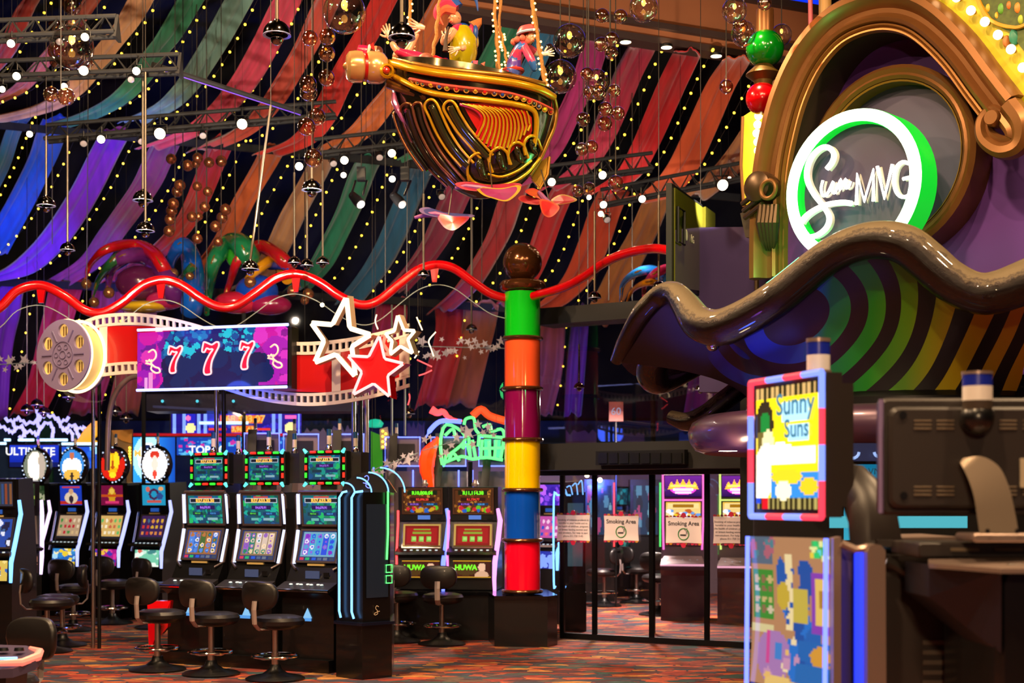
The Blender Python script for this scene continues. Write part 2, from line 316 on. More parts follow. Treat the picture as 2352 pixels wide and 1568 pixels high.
T1 = [('crimson', '#c02018', [(130, -60), (64, 0), (10, 115), (-60, 190)], 22),
      ('salmon', '#c8604a', [(250, -70), (205, 0), (150, 75), (95, 140), (40, 200), (-40, 240)], 22),
      ('sandy beige', '#c08a5c', [(355, -70), (318, 0), (288, 50), (242, 107), (205, 155), (160, 205), (100, 243), (0, 268), (-60, 272)], 31),
      ('bottle green', '#2c7a52', [(480, -80), (432, 0), (387, 75), (352, 120), (320, 172), (270, 222), (205, 258), (128, 284)], 30),
      ('sage grey', '#6a8a7a', [(590, -80), (543, 0), (502, 75), (462, 140), (428, 190), (378, 238), (300, 276)], 31),
      ('rose pink', '#c03a52', [(700, -80), (656, 0), (612, 90), (560, 180), (500, 250), (430, 300), (340, 335)], 31),
      ('coral', '#c44a38', [(790, -80), (748, 0), (712, 80), (664, 165), (615, 240), (550, 300), (460, 340)], 30),
      ('scarlet', '#c02014', [(915, -80), (877, 0), (842, 70), (804, 135), (770, 200), (738, 265), (690, 318), (610, 350)], 29),
      ('burnt orange', '#b85a20', [(1060, -80), (1020, 0), (970, 90), (922, 178), (876, 235), (825, 295), (750, 340)], 31),
      ('pine green', '#1c7048', [(1215, -40), (1168, 55), (1120, 150), (1060, 250), (990, 330), (920, 375)], 30),
      ('sea blue', '#20607c', [(1300, 30), (1255, 80), (1205, 180), (1150, 270), (1080, 360), (1010, 395)], 24),
      ('magenta', '#a02064', [(1371, 86), (1366, 98), (1340, 180), (1302, 260), (1262, 340), (1200, 405), (1140, 420)], 27),
      ('raspberry', '#b02444', [(1477, 98), (1472, 108), (1443, 165), (1417, 230), (1378, 318), (1335, 380), (1260, 430)], 27),
      ('ruby red', '#b40814', [(1579, 112), (1574, 122), (1546, 180), (1519, 242), (1480, 330), (1440, 395), (1370, 440)], 27),
      ('rust orange', '#c04c20', [(1692, 128), (1686, 138), (1654, 190), (1608, 293), (1565, 380), (1515, 435), (1450, 455)], 29),
      ('camel', '#a87044', [(1800, 160), (1765, 240), (1705, 335), (1650, 400), (1590, 450)], 30)]
T2 = [('teal', '#1c7884', [(60, 250), (32, 292), (5, 370), (-30, 440)], 19),
      ('cornflower blue', '#1c5cb0', [(135, 265), (118, 300), (100, 352), (64, 427), (30, 490), (-20, 580)], 33),
      ('violet', '#7a1c98', [(268, 292), (240, 345), (199, 427), (153, 503), (102, 567), (38, 618), (-50, 640)], 34),
      ('plum', '#842a58', [(390, 305), (366, 352), (337, 414), (293, 478), (255, 530), (210, 592), (130, 645)], 31),
      ('tomato red', '#b01c14', [(515, 310), (492, 358), (459, 440), (434, 490), (395, 541), (340, 590), (260, 640)], 29),
      ('terracotta', '#b4501c', [(630, 330), (606, 375), (561, 452), (523, 530), (485, 585), (420, 645)], 27),
      ('fawn', '#b07a4c', [(745, 345), (722, 395), (676, 478), (640, 555), (595, 630), (540, 665)], 28),
      ('emerald', '#147050', [(850, 355), (830, 395), (804, 465), (773, 530), (733, 605), (680, 660)], 29),
      ('petrol blue', '#1c5470', [(975, 365), (955, 405), (925, 478), (893, 555), (855, 620), (800, 690)], 29),
      ('wine', '#8c1040', [(1075, 390), (1042, 455), (1020, 505), (995, 555), (955, 610), (900, 670)], 30),
      ('brick red', '#9c1820', [(1190, 410), (1168, 465), (1146, 530), (1110, 595), (1070, 655), (1010, 710)], 28),
      ('cherry red', '#b00c18', [(1310, 400), (1286, 445), (1262, 503), (1238, 570), (1210, 630), (1160, 700)], 27),
      ('flame orange', '#b43c18', [(1412, 430), (1390, 477), (1363, 554), (1328, 630), (1276, 685), (1220, 715)], 31),
      ('toffee', '#98602c', [(1530, 410), (1506, 457), (1475, 530), (1442, 592), (1399, 680), (1360, 740)], 29)]
T3 = [('amethyst', '#6a209c', [(40, 640), (25, 660), (15, 720), (0, 800), (-10, 960)], 26), ('cardinal', '#b01020', [(155, 640), (145, 680), (125, 760), (100, 870), (60, 950)], 36),
      ('maroon', '#7c1428', [(250, 640), (245, 720), (230, 820), (190, 950)], 34), ('copper', '#96502c', [(330, 640), (320, 740), (300, 850), (280, 950)], 34),
      ('garnet', '#941028', [(900, 680), (895, 740), (870, 830), (800, 930)], 34), ('oxblood', '#a01018', [(1035, 690), (1035, 740), (1025, 800), (990, 930)], 33),
      ('cinnamon', '#8c4a30', [(1105, 690), (1100, 740), (1080, 820), (1050, 930)], 36), ('dusty pink', '#904848', [(1275, 700), (1268, 760), (1262, 850), (1240, 950)], 26), ('grape', '#5c2078', [(1335, 700), (1330, 760), (1322, 850), (1315, 950)], 18), ('mulberry', '#6c1040', [(1640, 820), (1620, 860), (1605, 950)], 34)]
bulbme = MB().sphere((0, 0, 0), .016, 8, 6); bulb_mesh = bpy.data.meshes.new('bulb'); bulb_mesh.from_pydata([tuple(p) for p in bulbme.v], [], bulbme.f); bulb_mesh.materials.append(BULB)
bulb_mesh.polygons.foreach_set('use_smooth', [True]*len(bulb_mesh.polygons))
def fairy(path, label, step=.2, bead=bulb_mesh, group='fairy light strings', jit=.0):
    root = thing('fairy_light_string', label, 'string lights', path[0], 0, group)
    MB().tube(path, .003, 4).build('cable', WIRE, root)
    acc = .1
    for a, b in zip(path, path[1:]):
        L = (b-a).length
        while acc < L:
            o = bpy.data.objects.new('bulb', bead); COL.objects.link(o); o.parent = root; o.location = a.lerp(b, acc/L)-path[0]; acc += step
        acc -= L
    return root
def tier(lst, D0, D1, seed, where, step):
    paths = []
    for i, (nm, c, pts, hw) in enumerate(lst):
        paths.append((nm, drape(nm, c, pts, D0+.25*sin(i*1.7), D1+.25*sin(i*2.3), hw, '%s cloth drape hanging from the %s' % (nm, where), seed+i)))
    for (na, A), (nb, B) in zip(paths, paths[1:]):
        if (A[0]-B[0]).length > 1.2: continue
        m = 24; pa = [A[int(k/m*(len(A)-1))] for k in range(m+1)]; pb = [B[int(k/m*(len(B)-1))] for k in range(m+1)]
        fairy([(a+b)*.5+Vector((0, -.12, .0)) for a, b in zip(pa, pb)], 'string of yellow fairy lights between the %s and %s drapes' % (na, nb), step)
tier(T1, 17.0, 20.0, 10, 'upper tent beam', .25); tier(T2, 20.3, 23.0, 40, 'middle tent beam', .26); tier(T3, 23.2, 24.2, 70, 'lowest tent beam', .34)
# slim dark beams the drapes are gathered on
def beam(name, a, b, th, m, label, cat='beam'):
    a = Vector(a); b = Vector(b); mb = MB(); d = (b-a); mb.M = frame((a+b)/2, d, (0, 0, 1)); mb.box((0, 0, 0), (d.length, th[0], th[1])); o = mb.build(name, m, None, False); return tag(o, label, cat)
beam('drape_beam', at(-60, 282, 20.1), at(700, 352, 20.1), (.1, .06), VOID, 'dark beam across the tent where the green and pink drapes end'); beam('drape_beam', at(700, 352, 20.1), at(1700, 455, 20.1), (.1, .06), VOID, 'dark beam behind the airship where the red drapes end')
beam('drape_beam', at(-60, 645, 23.1), at(900, 690, 23.1), (.12, .07), VOID, 'lowest dark beam above the jester sculptures'); beam('drape_beam', at(900, 690, 23.1), at(1600, 740, 23.1), (.12, .07), VOID, 'lowest dark beam behind the striped column')
# brown plaster coffer with the blue lit recess at the top of the picture
PLAST = mat('brown_plaster', '#9a5a34', .8, noise=.15, nscale=3); PLASTD = mat('dark_brown_trim', '#38241e', .6)
cof = thing('trim_1', None, None, at(1450, 60, 16.6)); cof['kind'] = 'structure'
a0, a1 = at(1030, -82, 16.2), at(1900, 62, 17.6)
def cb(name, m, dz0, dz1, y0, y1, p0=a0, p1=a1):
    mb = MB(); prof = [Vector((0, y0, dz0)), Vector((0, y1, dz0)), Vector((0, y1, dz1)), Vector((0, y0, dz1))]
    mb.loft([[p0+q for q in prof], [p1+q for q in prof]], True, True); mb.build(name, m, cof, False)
cb('fascia', PLAST, -.3, .13, 0, .12); cb('lower_trim', PLASTD, -.37, -.3, -.08, .16); cb('soffit_band', PLAST, -.46, -.37, .0, .2); cb('bottom_trim', PLASTD, -.54, -.46, -.04, .24); cb('upper_trim', PLASTD, .13, .22, -.1, .1)
cb('lit_recess', mat('blue_cove_emission', '#0830c0', .6, emit='#0a38ff', es=1.0), .22, 2.4, .1, .2)  # blue light falling on the cove surface, put in as emission
for i, (x, y) in enumerate(((1437, 98), (1531, 110), (1645, 130))):
    p = at(x, y, 16.9); t = thing('downlight', ('leftmost', 'middle', 'rightmost')[i]+' small round downlight under the brown ceiling coffer', 'downlight', p, 0, 'downlights under the coffer')
    MB().lathe([(.07, 0), (.075, .03), (.05, .05)], 16, p).build('trim_ring', BLACKM, t); MB().lathe([(.001, .004), (.062, .004)], 16, p).build('lens', SPOTLENS, t)
# ================================================================ trusses and stage lights
TRUSS = mat('truss_grey', '#0b090a', .75, 0)
def truss(a, b, h, label, bays=8, d=.16, endplate=0):
    a = Vector(a); b = Vector(b); root = thing('lighting_truss', label, 'truss', a, 0, 'lighting trusses')
    up = Vector((0, 0, h)); bk = Vector((0, d, 0)); L = [(a, b), (a+up*.0+bk, b+bk), (a+up+bk*.5, b+up+bk*.5)]
    for p, q in L: MB().cyl(p, q, .024, 8).build('chord', TRUSS, root)
    mb = MB()
    for i in range(bays):
        for j, (s0, s1) in enumerate(((0, 2), (1, 2), (0, 1))):
            p = L[s0][0].lerp(L[s0][1], i/bays); q = L[s1][0].lerp(L[s1][1], (i+.5)/bays); r_ = L[s0][0].lerp(L[s0][1], (i+1)/bays)
            b_ = MB(); b_.tube([p, q, r_], .011, 5); b_.build('brace', TRUSS, root)
    if endplate:
        e = b; MB().prism([e+Vector((0, -.02, -.05)), e+Vector((0, d+.02, -.05)), e+up*1.1+bk*.5], (-.01, 0, 0), (.02, 0, 0)).build('end_plate', TRUSS, root, False)
    for f_ in (.12, .5, .88): MB().cyl(a.lerp(b, f_)+up, Vector((*a.lerp(b, f_).xy, 9.2)), .0025, 4).build('suspension_cable', VOID, root)
    return root
truss(at(-60, 84, 13.2), at(262, 72, 13.2), .17, 'uppermost lighting truss at the top corner beside the salmon drape', 6, .16, 1)
truss(at(-60, 176, 14), at(408, 158, 14), .17, 'second lighting truss crossing the glass globes and beige drape', 8, .16, 1)
truss(at(100, 318, 16), at(770, 262, 16.6), .17, 'long lighting truss below the bright blue drape ends', 12)
truss(at(720, 352, 16.4), at(960, 326, 16.6), .18, 'short lighting truss behind the prow of the airship', 5)
truss(at(1230, 420, 17), at(1500, 385, 17.2), .2, 'short lighting truss between airship stern and ruby drape', 6)
truss(at(1380, 470, 17.4), at(1745, 400, 17.4), .2, 'lighting truss in front of the rust orange drape end', 8)
b_ = thing('lighting_bar', 'thin lighting bar slanting down with a lilac lit edge', 'truss', at(350, 148, 14.4)); MB().tube([at(350, 148, 14.4), at(690, 258, 15.6)], .03, 8).build('bar', TRUSS, b_); MB().tube([at(352, 155, 14.38), at(690, 264, 15.58)], .006, 5).build('edge_strip', mat('lilac_strip', '#6040a0', .4, emit='#5030d0', es=.8), b_)
LENSN = 0
def spotlight(px, py, D, r, aim, label, lit=True, power=0):
    c = at(px, py, D); rr = .86*r*D/F; t = thing('stage_spotlight', label, 'spotlight', c, 0, 'spotlights on the trusses'); ax = Vector(aim).normalized()
    MB().lathe([(.001, rr*2.4), (rr*.7, rr*2.4), (rr*.95, rr*1.9), (rr*1.12, rr*.3), (rr*1.15, 0), (rr*1.0, -rr*.04)], 16, c, -ax).build('housing', BLACKM, t)
    MB().lathe([(.001, -rr*.12), (rr*.6, -rr*.06), (rr*1.0, rr*.02)], 16, c, -ax).build('lens', SPOTLENS if lit else mat('unlit_lens', '#c8c0c4', .15, .3), t)
    k = c-ax*rr*1.2; MB().tube([k+Vector((-rr*1.3, 0, 0)), k+Vector((-rr*1.3, 0, rr*1.6)), k+Vector((rr*1.3, 0, rr*1.6)), k+Vector((rr*1.3, 0, 0))], rr*.14, 5).build('yoke', BLACKM, t)
    MB().cyl(k+Vector((0, 0, rr*1.6)), k+Vector((0, 0, rr*3.2)), rr*.25, 8).build('clamp', BLACKM, t)
    MB().cyl(k+Vector((0, 0, rr*3.2)), Vector((k.x, k.y, 9.2)), .0012, 4).build('safety_cable', VOID, t)
    if power: lamp('SPOT', 'spotlight_beam', c+ax*rr*1.5, c+ax*5, power, WHITE, rr, 70, .6)
AIM = (.15, -1, -.35)
for i, (x, y, D, r, lab) in enumerate([
    (25, 100, 13.1, 10, 'lit spotlight nearest the corner under the uppermost truss'), (195, 85, 13.1, 10, 'lit spotlight near the end of the uppermost truss'),
    (38, 175, 13.9, 10, 'lit spotlight at the corner end of the second truss'), (192, 162, 13.9, 12, 'star-bright spotlight in the middle of the second truss'), (313, 163, 13.9, 10, 'lit spotlight near the plated end of the second truss'),
    (147, 199, 14.2, 9, 'flat lit lamp above the pair of amber globes'), (68, 308, 16, 8, 'lit lamp between the teal and blue drapes'), (232, 320, 16, 10, 'lit spotlight first on the long truss below the blue drapes'),
    (367, 307, 16.1, 14, 'brightest spotlight on the long truss, beside a tall rod'), (556, 285, 16.3, 13, 'bright spotlight toward the far end of the long truss'), (687, 382, 16.4, 10, 'lit spotlight above the fawn drape beside hanging globe'),
    (791, 368, 16.4, 10, 'lit spotlight on the short truss above the emerald drape'), (900, 352, 16.5, 10, 'lit spotlight on the short truss nearest the airship hull'), (789, 402, 17.5, 7, 'small lit lamp at the head of the emerald drape'), (901, 411, 17.5, 8, 'small round lit lamp above the petrol blue drape'),
    (1267, 418, 16.9, 10, 'lit spotlight just behind the airship rudder'), (1384, 402, 17, 10, 'lit spotlight above the pair of amber globes behind the airship'), (1353, 453, 17.2, 6, 'small lit lamp just under the pair of amber globes'), (1386, 470, 17.2, 9, 'lit spotlight at the head of the flame orange drape'),
    (1380, 491, 17.5, 7, 'flat lit lamp under the spotlight at the flame orange drape'), (1475, 457, 17.3, 9, 'lit spotlight at the head of the toffee drape'), (1660, 425, 17.3, 14, 'star-bright spotlight above the purple wall block'), (1675, 411, 17.6, 6, 'small flat lamp beside the star-bright spotlight over the purple block'),
    (5, 205, 13.8, 8, 'half hidden lit lamp at the picture edge below the second truss'), (740, 700, 20, 5, 'small lit lamp seen beside the tip of the large neon star')]):
    spotlight(x, y, D, r, AIM, lab, True, 60 if r >= 12 else 0)
for x, y, D, lab in [(136, 96, 13.3, 'unlit black spotlight in front of the hanging globe cluster'), (301, 183, 14, 'unlit spotlight with pale barn door below the second truss end'), (192, 330, 16, 'unlit spotlight with pale hood below the start of the long truss'), (325, 325, 16, 'unlit spotlight beside the tall rod on the long truss'), (466, 312, 16.2, 'unlit spotlight between the two brightest ones on the long truss'),
                     (766, 376, 16.6, 'unlit spotlight turned sideways beside the hanging globe'), (872, 362, 16.5, 'unlit square spotlight under the short truss'), (1015, 452, 17, 'unlit square spotlight under the airship keel'), (1395, 505, 17.4, 'unlit black spotlight tilted under the flat lamp')]:
    spotlight(x, y, D, 9, (.3, -1, -.9), lab, False)
for x0, y0, x1, y1, lab in ((830, 400, 820, 460, 'black moving head light hanging in front of the emerald drape'), (930, 400, 915, 460, 'black moving head light hanging in front of the petrol drape')):
    c = at(x0, y0, 17.2); t = thing('moving_head_light', lab, 'stage light', c, 0, 'moving head lights'); MB().box(c, (.1, .12, .16)).build('base', BLACKM, t, False); MB().cyl(c, Vector((c.x, c.y, 9.2)), .006, 5).build('drop_rod', WIRE, t)
    d = at(x1, y1, 17.0); MB().tube([c+Vector((-.07, 0, -.08)), d+Vector((-.07, 0, .06))], .014, 6).build('arm', BLACKM, t); MB().tube([c+Vector((.07, 0, -.08)), d+Vector((.07, 0, .06))], .014, 6).build('arm', BLACKM, t)
    MB().lathe([(.001, -.14), (.05, -.13), (.065, .02), (.06, .1), (.001, .1)], 14, d, (.5, -.6, -.6)).build('head', BLACKM, t); MB().lathe([(.001, .105), (.05, .105)], 14, d, (.5, -.6, -.6)).build('lens', mat('unlit_lens', '#c8c0c4', .15, .3), t)
# ================================================================ glass globes on cables
CLEAR = glassy('clear_glass_globe', '#fbf6f2', .16, .75); AMBER = glassy('amber_glass_globe', '#f0c8a0', .24, .8); COPPER = mat('copper_mirror_ball', '#b06a48', .2, .85)
CAPM = mat('globe_cap', '#8a6a40', .3, .8)
def globes(lst, D, label, m=None, rod=True, top=None, xr=None):
    """one hanging strand: cable with the globes fixed to it"""
    g0 = lst[0]; xs = xr if xr is not None else g0[0]; base = at(xs, g0[1], D); t = thing('glass_globe_strand', label, 'pendant', base, 0, 'hanging glass globes')
    yt = top if top is not None else -140; lo = max(q[1] for q in lst)
    MB().cyl(Vector((*base.xy, 9.2)), at(xs, lo, D), .005, 6).build('cable', WIRE, t)
    for k, (x, y, r) in enumerate(lst):
        DD = D+.12*((k*7) % 3-1)*(r/20); c = at(x, y, DD); rr = r*DD/F
        gm = m or (CLEAR if r > 22 else AMBER)
        g = MB().sphere(c, rr, 24, 16).build('globe', gm, t, True, 180)
        MB().lathe([(.001, rr*1.06), (rr*.16, rr*1.04), (rr*.2, rr*.94)], 10, c).build('cap', CAPM, g)
        if gm is CLEAR: MB().sphere(c+Vector((0, 0, rr*.35)), rr*.16, 8, 6, (1, 1, 1.5)).build('inner_glint', mat('globe_glint', '#ffd890', .4, emit='#ffb850', es=2.2, sample=False), g)  # glowing bead added for the glints inside the clear glass
globes([(791, 28, 49)], 10.4, 'largest clear glass globe above the amber globe strand'); globes([(752, 85, 19), (751, 123, 19), (750, 179, 19), (712, 88, 18)], 10.8, 'strand of four amber globes beside the airship prow')
globes([(708, 194, 20), (709, 213, 20), (728, 268, 20), (704, 291, 21), (720, 363, 21)], 11.3, 'strand of five amber globes ending above a mirrored dome', xr=719)
globes([(1383, 36, 16), (1425, 38, 16), (1381, 102, 16), (1405, 90, 16), (1404, 121, 16)], 11.6, 'strand of five amber globes below the brown coffer', xr=1401); globes([(1478, 18, 33)], 11, 'clear globe hanging in front of the blue recess edge')
globes([(1308, 94, 38)], 12, 'upper large clear globe behind the clown in the red hat'); globes([(1287, 176, 38), (1262, 110, 10)], 12.3, 'lower large clear globe behind the airship stern')
globes([(1348, 170, 15), (1370, 187, 28), (1356, 213, 17), (1375, 212, 18), (1410, 209, 15)], 12, 'tight clear and amber globe cluster on paired rods', xr=1352)
globes([(1390, 251, 17), (1419, 260, 16), (1389, 284, 17)], 12.4, 'amber globe trio in front of the raspberry drape', xr=1402); globes([(1339, 274, 16), (1336, 343, 15), (1359, 337, 15)], 12.6, 'amber globe trio nearest the airship stern', xr=1348)
globes([(1327, 439, 14), (1353, 432, 14)], 14, 'pair of amber globes low behind the airship rudder', xr=1340); globes([(1414, 420, 18)], 13.2, 'single amber globe beside the lit spotlight behind the airship')
globes([(1687, 25, 29), (1700, 60, 18)], 11.2, 'clear globe at the top beside the bead pole'); globes([(1708, 78, 29)], 11.8, 'clear globe half behind the green bead'); globes([(1668, 199, 16)], 12.5, 'single amber globe in front of the rust orange drape'); globes([(1756, 8, 16)], 11.2, 'small amber globe at the top of the bead pole'); globes([(1795, 80, 24)], 12.6, 'clear globe behind the green bead and bronze arch')
globes([(118, 217, 18), (152, 222, 20)], 12.6, 'pair of amber globes below the second truss', xr=140); globes([(165, 108, 50)], 13.6, 'large clear globe behind the second truss'); globes([(130, 118, 20), (130, 58, 18), (168, 60, 26), (128, 142, 14), (165, 12, 22), (200, 140, 16), (158, 165, 12)], 14.4, 'amber globe cluster crossing the two upper trusses', xr=148)
globes([(393, 365, 12), (413, 426, 13), (407, 440, 13), (398, 468, 13), (394, 484, 13), (391, 504, 13), (388, 531, 13)], 17, 'long column of copper mirror balls in front of the plum drape', COPPER, xr=402)
globes([(431, 380, 13), (454, 363, 12), (450, 376, 10), (453, 428, 11), (441, 498, 12), (456, 497, 10), (453, 548, 12)], 17.3, 'copper mirror balls strung in front of the tomato red drape', COPPER, xr=452)
globes([(480, 373, 12), (477, 440, 11), (470, 475, 12)], 17.2, 'three copper mirror balls down the middle of the tomato drape', COPPER, xr=474); globes([(508, 370, 13), (518, 481, 13), (510, 500, 13), (495, 520, 13), (501, 555, 11)], 17.6, 'five copper mirror balls in front of the terracotta drape', COPPER, xr=508)
# ================================================================ mirrored dome cameras on ceiling rods
MIRROR = mat('smoked_mirror', '#7c7068', .1, 1); LENSBALL = glassy('smoked_dome', '#50484c', .2, .8); RIM = mat('pale_blue_rim', '#a8b4e8', .3, .3)
ROD = mat('rod_metal', '#7a6e60', .42, .9)
def domecam(px, py, D, r, y0, label, x0=None, rw=.012):
    c = at(px, py, D); rr = r*D/F; t = thing('dome_camera', label, 'camera', c, 0, 'mirrored dome cameras on rods')
    tp = at(px if x0 is None else x0, y0, D); MB().cyl(tp, c+Vector((0, 0, rr*1.05)), rw, 8).build('rod', ROD, t); MB().cyl(Vector((tp.x, tp.y, 9.2)), tp, .004, 5).build('cable', WIRE, t)
    MB().lathe([(rr*.001, rr*1.1), (rr*.2, rr*1.1), (rr*.22, rr*.98)]+[(rr*sin(a*PI/20), rr*1.02*cos(a*PI/20)) for a in range(2, 11)], 24, c).build('hood', MIRROR, t, True, 60)
    MB().lathe([(rr, 0), (rr*1.02, -rr*.06), (rr*.8, -rr*.02)], 24, c).build('rim', RIM, t, True, 60)
    MB().sphere(c+Vector((0, 0, -rr*.3)), rr*.46, 16, 10).build('glass_dome', LENSBALL, t, True, 180)
for a in [(636, 80, 9.5, 32, -60, 'large mirrored dome camera hanging above the pink drape'), (923, 86, 9.0, 31, -60, 'large mirrored dome camera in front of the waving clown'), (106, 472, 14, 21, 312, 'golden dome camera on the first thin rod at the side'), (155, 574, 14.5, 17, 312, 'dome camera on the long rod over the violet drape'),
          (328, 460, 14.2, 23, 165, 'golden dome camera over the plum drape'), (334, 530, 14, 21, 165, 'dome camera hanging lowest on the tall plum rod'), (716, 436, 14, 23, 370, 'golden dome camera just below the amber globe strand'), (676, 604, 15.5, 15, 396, 'first of three dome cameras above the red wave rail'), (705, 610, 15.4, 15, 396, 'second of three dome cameras above the red wave rail'),
          (741, 604, 15.5, 15, 392, 'third of three dome cameras above the red wave rail'), (1366, 684, 15, 15, 485, 'dome camera below the red rail right of the column'), (1323+190, 660, 14.6, 15, 448, 'dome camera beside the blue and pink jester horns'),
          (973, 632, 15.6, 13, 445, 'dome camera half behind the crest of the red rail'), (1083, 757, 19, 13, 420, 'small golden dome camera over the white star garland'), (1330, 890, 18, 12, 790, 'dome camera hanging low behind the glass room header'), (1609, 895, 15, 12, 845, 'dome camera under the wavy canopy'), (940, 950, 20, 13, 900, 'small golden dome camera left of the neon train')]:
    domecam(*a)
domecam(575, 618, 13.5, 20, 242, 'dome camera on the slanting rod above the jester sculptures', 622)
for k, (x, y) in enumerate(((62, 942), (85, 930), (101, 948), (158, 912), (265, 945), (290, 961))):
    domecam(x, y, 22+k*.1, 14, 700, ('first', 'second', 'third', 'fourth', 'fifth', 'sixth')[k]+' small golden dome camera in the row over the neon lightning', None, .008)
for k, x in enumerate((120, 205, 475, 455, 540, 600, 885, 940, 1085, 1112, 1350, 1404, 1452)):
    yb = (560, 700, 690, 640, 600, 560, 690, 680, 700, 690, 700, 690, 690)[k]; o = MB().cyl(Vector((*at(x, 0, 18.5).xy, 9.2)), at(x-6 if k % 2 else x, yb, 18.5), .006, 6).build('hanging_cable', WIRE)
    tag(o, ['thin cable left of the violet drape', 'thin cable crossing the violet drape', 'thin cable in front of the tomato drape', 'thin cable between plum and tomato drapes', 'thin cable in front of the terracotta drape', 'thin cable between terracotta and fawn drapes', 'thin cable left of the petrol drape', 'thin cable right of the petrol drape', 'thin cable left of the brick red drape', 'thin cable on the brick red drape', 'pale rod behind the clear globe cluster', 'thin cable beside the flame orange drape', 'thin cable left of the toffee drape'][k], 'cable', 'thin hanging cables')
# ================================================================ painted butterflies on rods below the airship
def butterfly(px, py, D, wings, body, rod, label):
    c = at(px, py, D); t = thing('butterfly_ornament', label, 'ornament', c, 0, 'painted butterflies'); bm = mat('painted_wing', attr=True, rough=.35, noise=.35, nscale=25)
    for k, (pts, c0, c1) in enumerate(wings):
        P = [at(x, y, D+dz) for x, y, dz in pts]; cen = sum(P, Vector())/len(P); mb = MB(); n = len(P)
        Q = [Vector(q) for q in smoothpath([tuple(p) for p in P], 5, True)]; m = len(Q)
        for s_ in (-1, 1):
            off = Vector((0, .008*s_, .006*s_))
            for r0, r1, cc in ((1, .82, c1), (.82, .5, c0), (.5, .02, c0)):
                mb.col = tuple(v_*.55 for v_ in C(cc)); mb.loft([[cen+(q-cen)*r0+off*(1-r0)*2 for q in Q], [cen+(q-cen)*r1+off*(1-r1)*2 for q in Q]])
        mb.build('wing', bm, t, True, 60)
    MB().tube([at(x, y, D) for x, y in body], [.012, .02, .024, .018, .006][:len(body)], 8).build('body', mat('butterfly_body', '#8a4a7a', .4), t)
    if rod: MB().cyl(at(rod[0], rod[1]-30, 11.0), at(px, py, D), .005, 6).build('rod', ROD, t)
butterfly(1130, 430, 10.5, [([(1045, 422, 0), (1075, 417, .05), (1130, 425, .1), (1190, 420, .1), (1192, 432, .05), (1130, 440, 0), (1070, 436, -.05)], '#d02858', '#e85a70'), ([(1095, 430, 0), (1150, 432, -.1), (1192, 425, -.15), (1193, 440, -.2), (1165, 462, -.2), (1130, 455, -.15), (1108, 447, -.1)], '#b02078', '#d8b020')], [(1045, 432), (1070, 428), (1100, 432), (1130, 436), (1150, 440)], (1120, 350), 'magenta and yellow winged butterfly touching the airship keel')
butterfly(1030, 495, 11, [([(963, 480, 0), (985, 476, .05), (1020, 490, .1), (1080, 492, .1), (1086, 498, .05), (1030, 502, 0), (975, 492, -.05)], '#5a5aa0', '#9a80b8'), ([(1003, 492, 0), (1040, 496, -.1), (1078, 498, -.15), (1060, 518, -.2), (1040, 529, -.2), (1018, 520, -.1)], '#e04028', '#d84a78')], [(952, 500), (975, 494), (1000, 492), (1025, 496), (1040, 500)], (1045, 420), 'blue backed butterfly with red lower wing below the airship')
butterfly(1262, 462, 10.8, [([(1206, 438, .05), (1225, 432, .08), (1248, 444, .03), (1252, 458, 0), (1235, 455, 0), (1215, 447, 0)], '#e86838', '#e84848'), ([(1190, 455, .1), (1205, 448, .1), (1240, 458, 0), (1238, 470, 0), (1205, 466, .05)], '#d83040', '#e05a50'), ([(1265, 460, 0), (1290, 446, -.05), (1322, 455, -.1), (1320, 463, -.1), (1280, 470, -.05)], '#d84a58', '#c8a050'), ([(1240, 458, -.02), (1265, 462, -.08), (1285, 475, -.12), (1275, 492, -.14), (1260, 499, -.14), (1245, 488, -.1)], '#f02830', '#f06040')], [(1236, 440), (1245, 450), (1255, 462), (1268, 470), (1275, 476)], (1243, 420), 'red and orange four winged butterfly right of the keel')
# ================================================================ the carved airship with its crew
SD = 11.0; MPP = SD/F
_lv = [(205, 893, 1277), (250, 908, 1276), (290, 930, 1266), (330, 953, 1252), (370, 980, 1236), (405, 1008, 1216), (430, 1035, 1192), (447, 1062, 1160), (456, 1088, 1118)]
def hull_lr(y):
    if y <= _lv[0][0]: k = (y-205); return 893+k*-.05, 1277+k*.0
    for (y0, l0, r0), (y1, l1, r1) in zip(_lv, _lv[1:]):
        if y <= y1: t = (y-y0)/(y1-y0); return l0+(l1-l0)*t, r0+(r1-r0)*t
    return 1088, 1118
def hp(px, py, off=0.0):
    """point on the near side of the hull at this pixel, pushed out by off metres"""
    l, r = hull_lr(py); c = (l+r)/2; a = max((r-l)/2, 1); u = max(-.995, min(.995, (px-c)/a)); b = a*MPP*.62*(1-.25*max(0, (py-205)/250))
    D = SD-b*math.sqrt(1-u*u); p = at(px, py, D); 
    if off: n = Vector((u, -math.sqrt(1-u*u)*1.4, -.25)).normalized(); p = p+n*off
    return p
ship = thing('carved_airship', 'gilded carnival airship sculpture with ribbed hull, gems and crew hung overhead', 'airship', at(1090, 455, SD))
HULLM = mat('bronze_green_lacquer', '#4a4230', .16, .85, noise=.3, nscale=9, coat=.5); GILT = mat('bright_gilding', '#d8a012', .24, .55, noise=.18, nscale=20, coat=.3); GILTD = mat('dull_gilding', '#a8742c', .3, .7, noise=.2, nscale=20)
FLUTE = mat('olive_lacquer_flute', '#3c3a1e', .12, .6, coat=.8); SHIPRED = mat('carmine_lacquer', '#b01410', .25, coat=.5); PINKB = mat('rose_band', '#b8463c', .4)
mb = MB(); rings = []
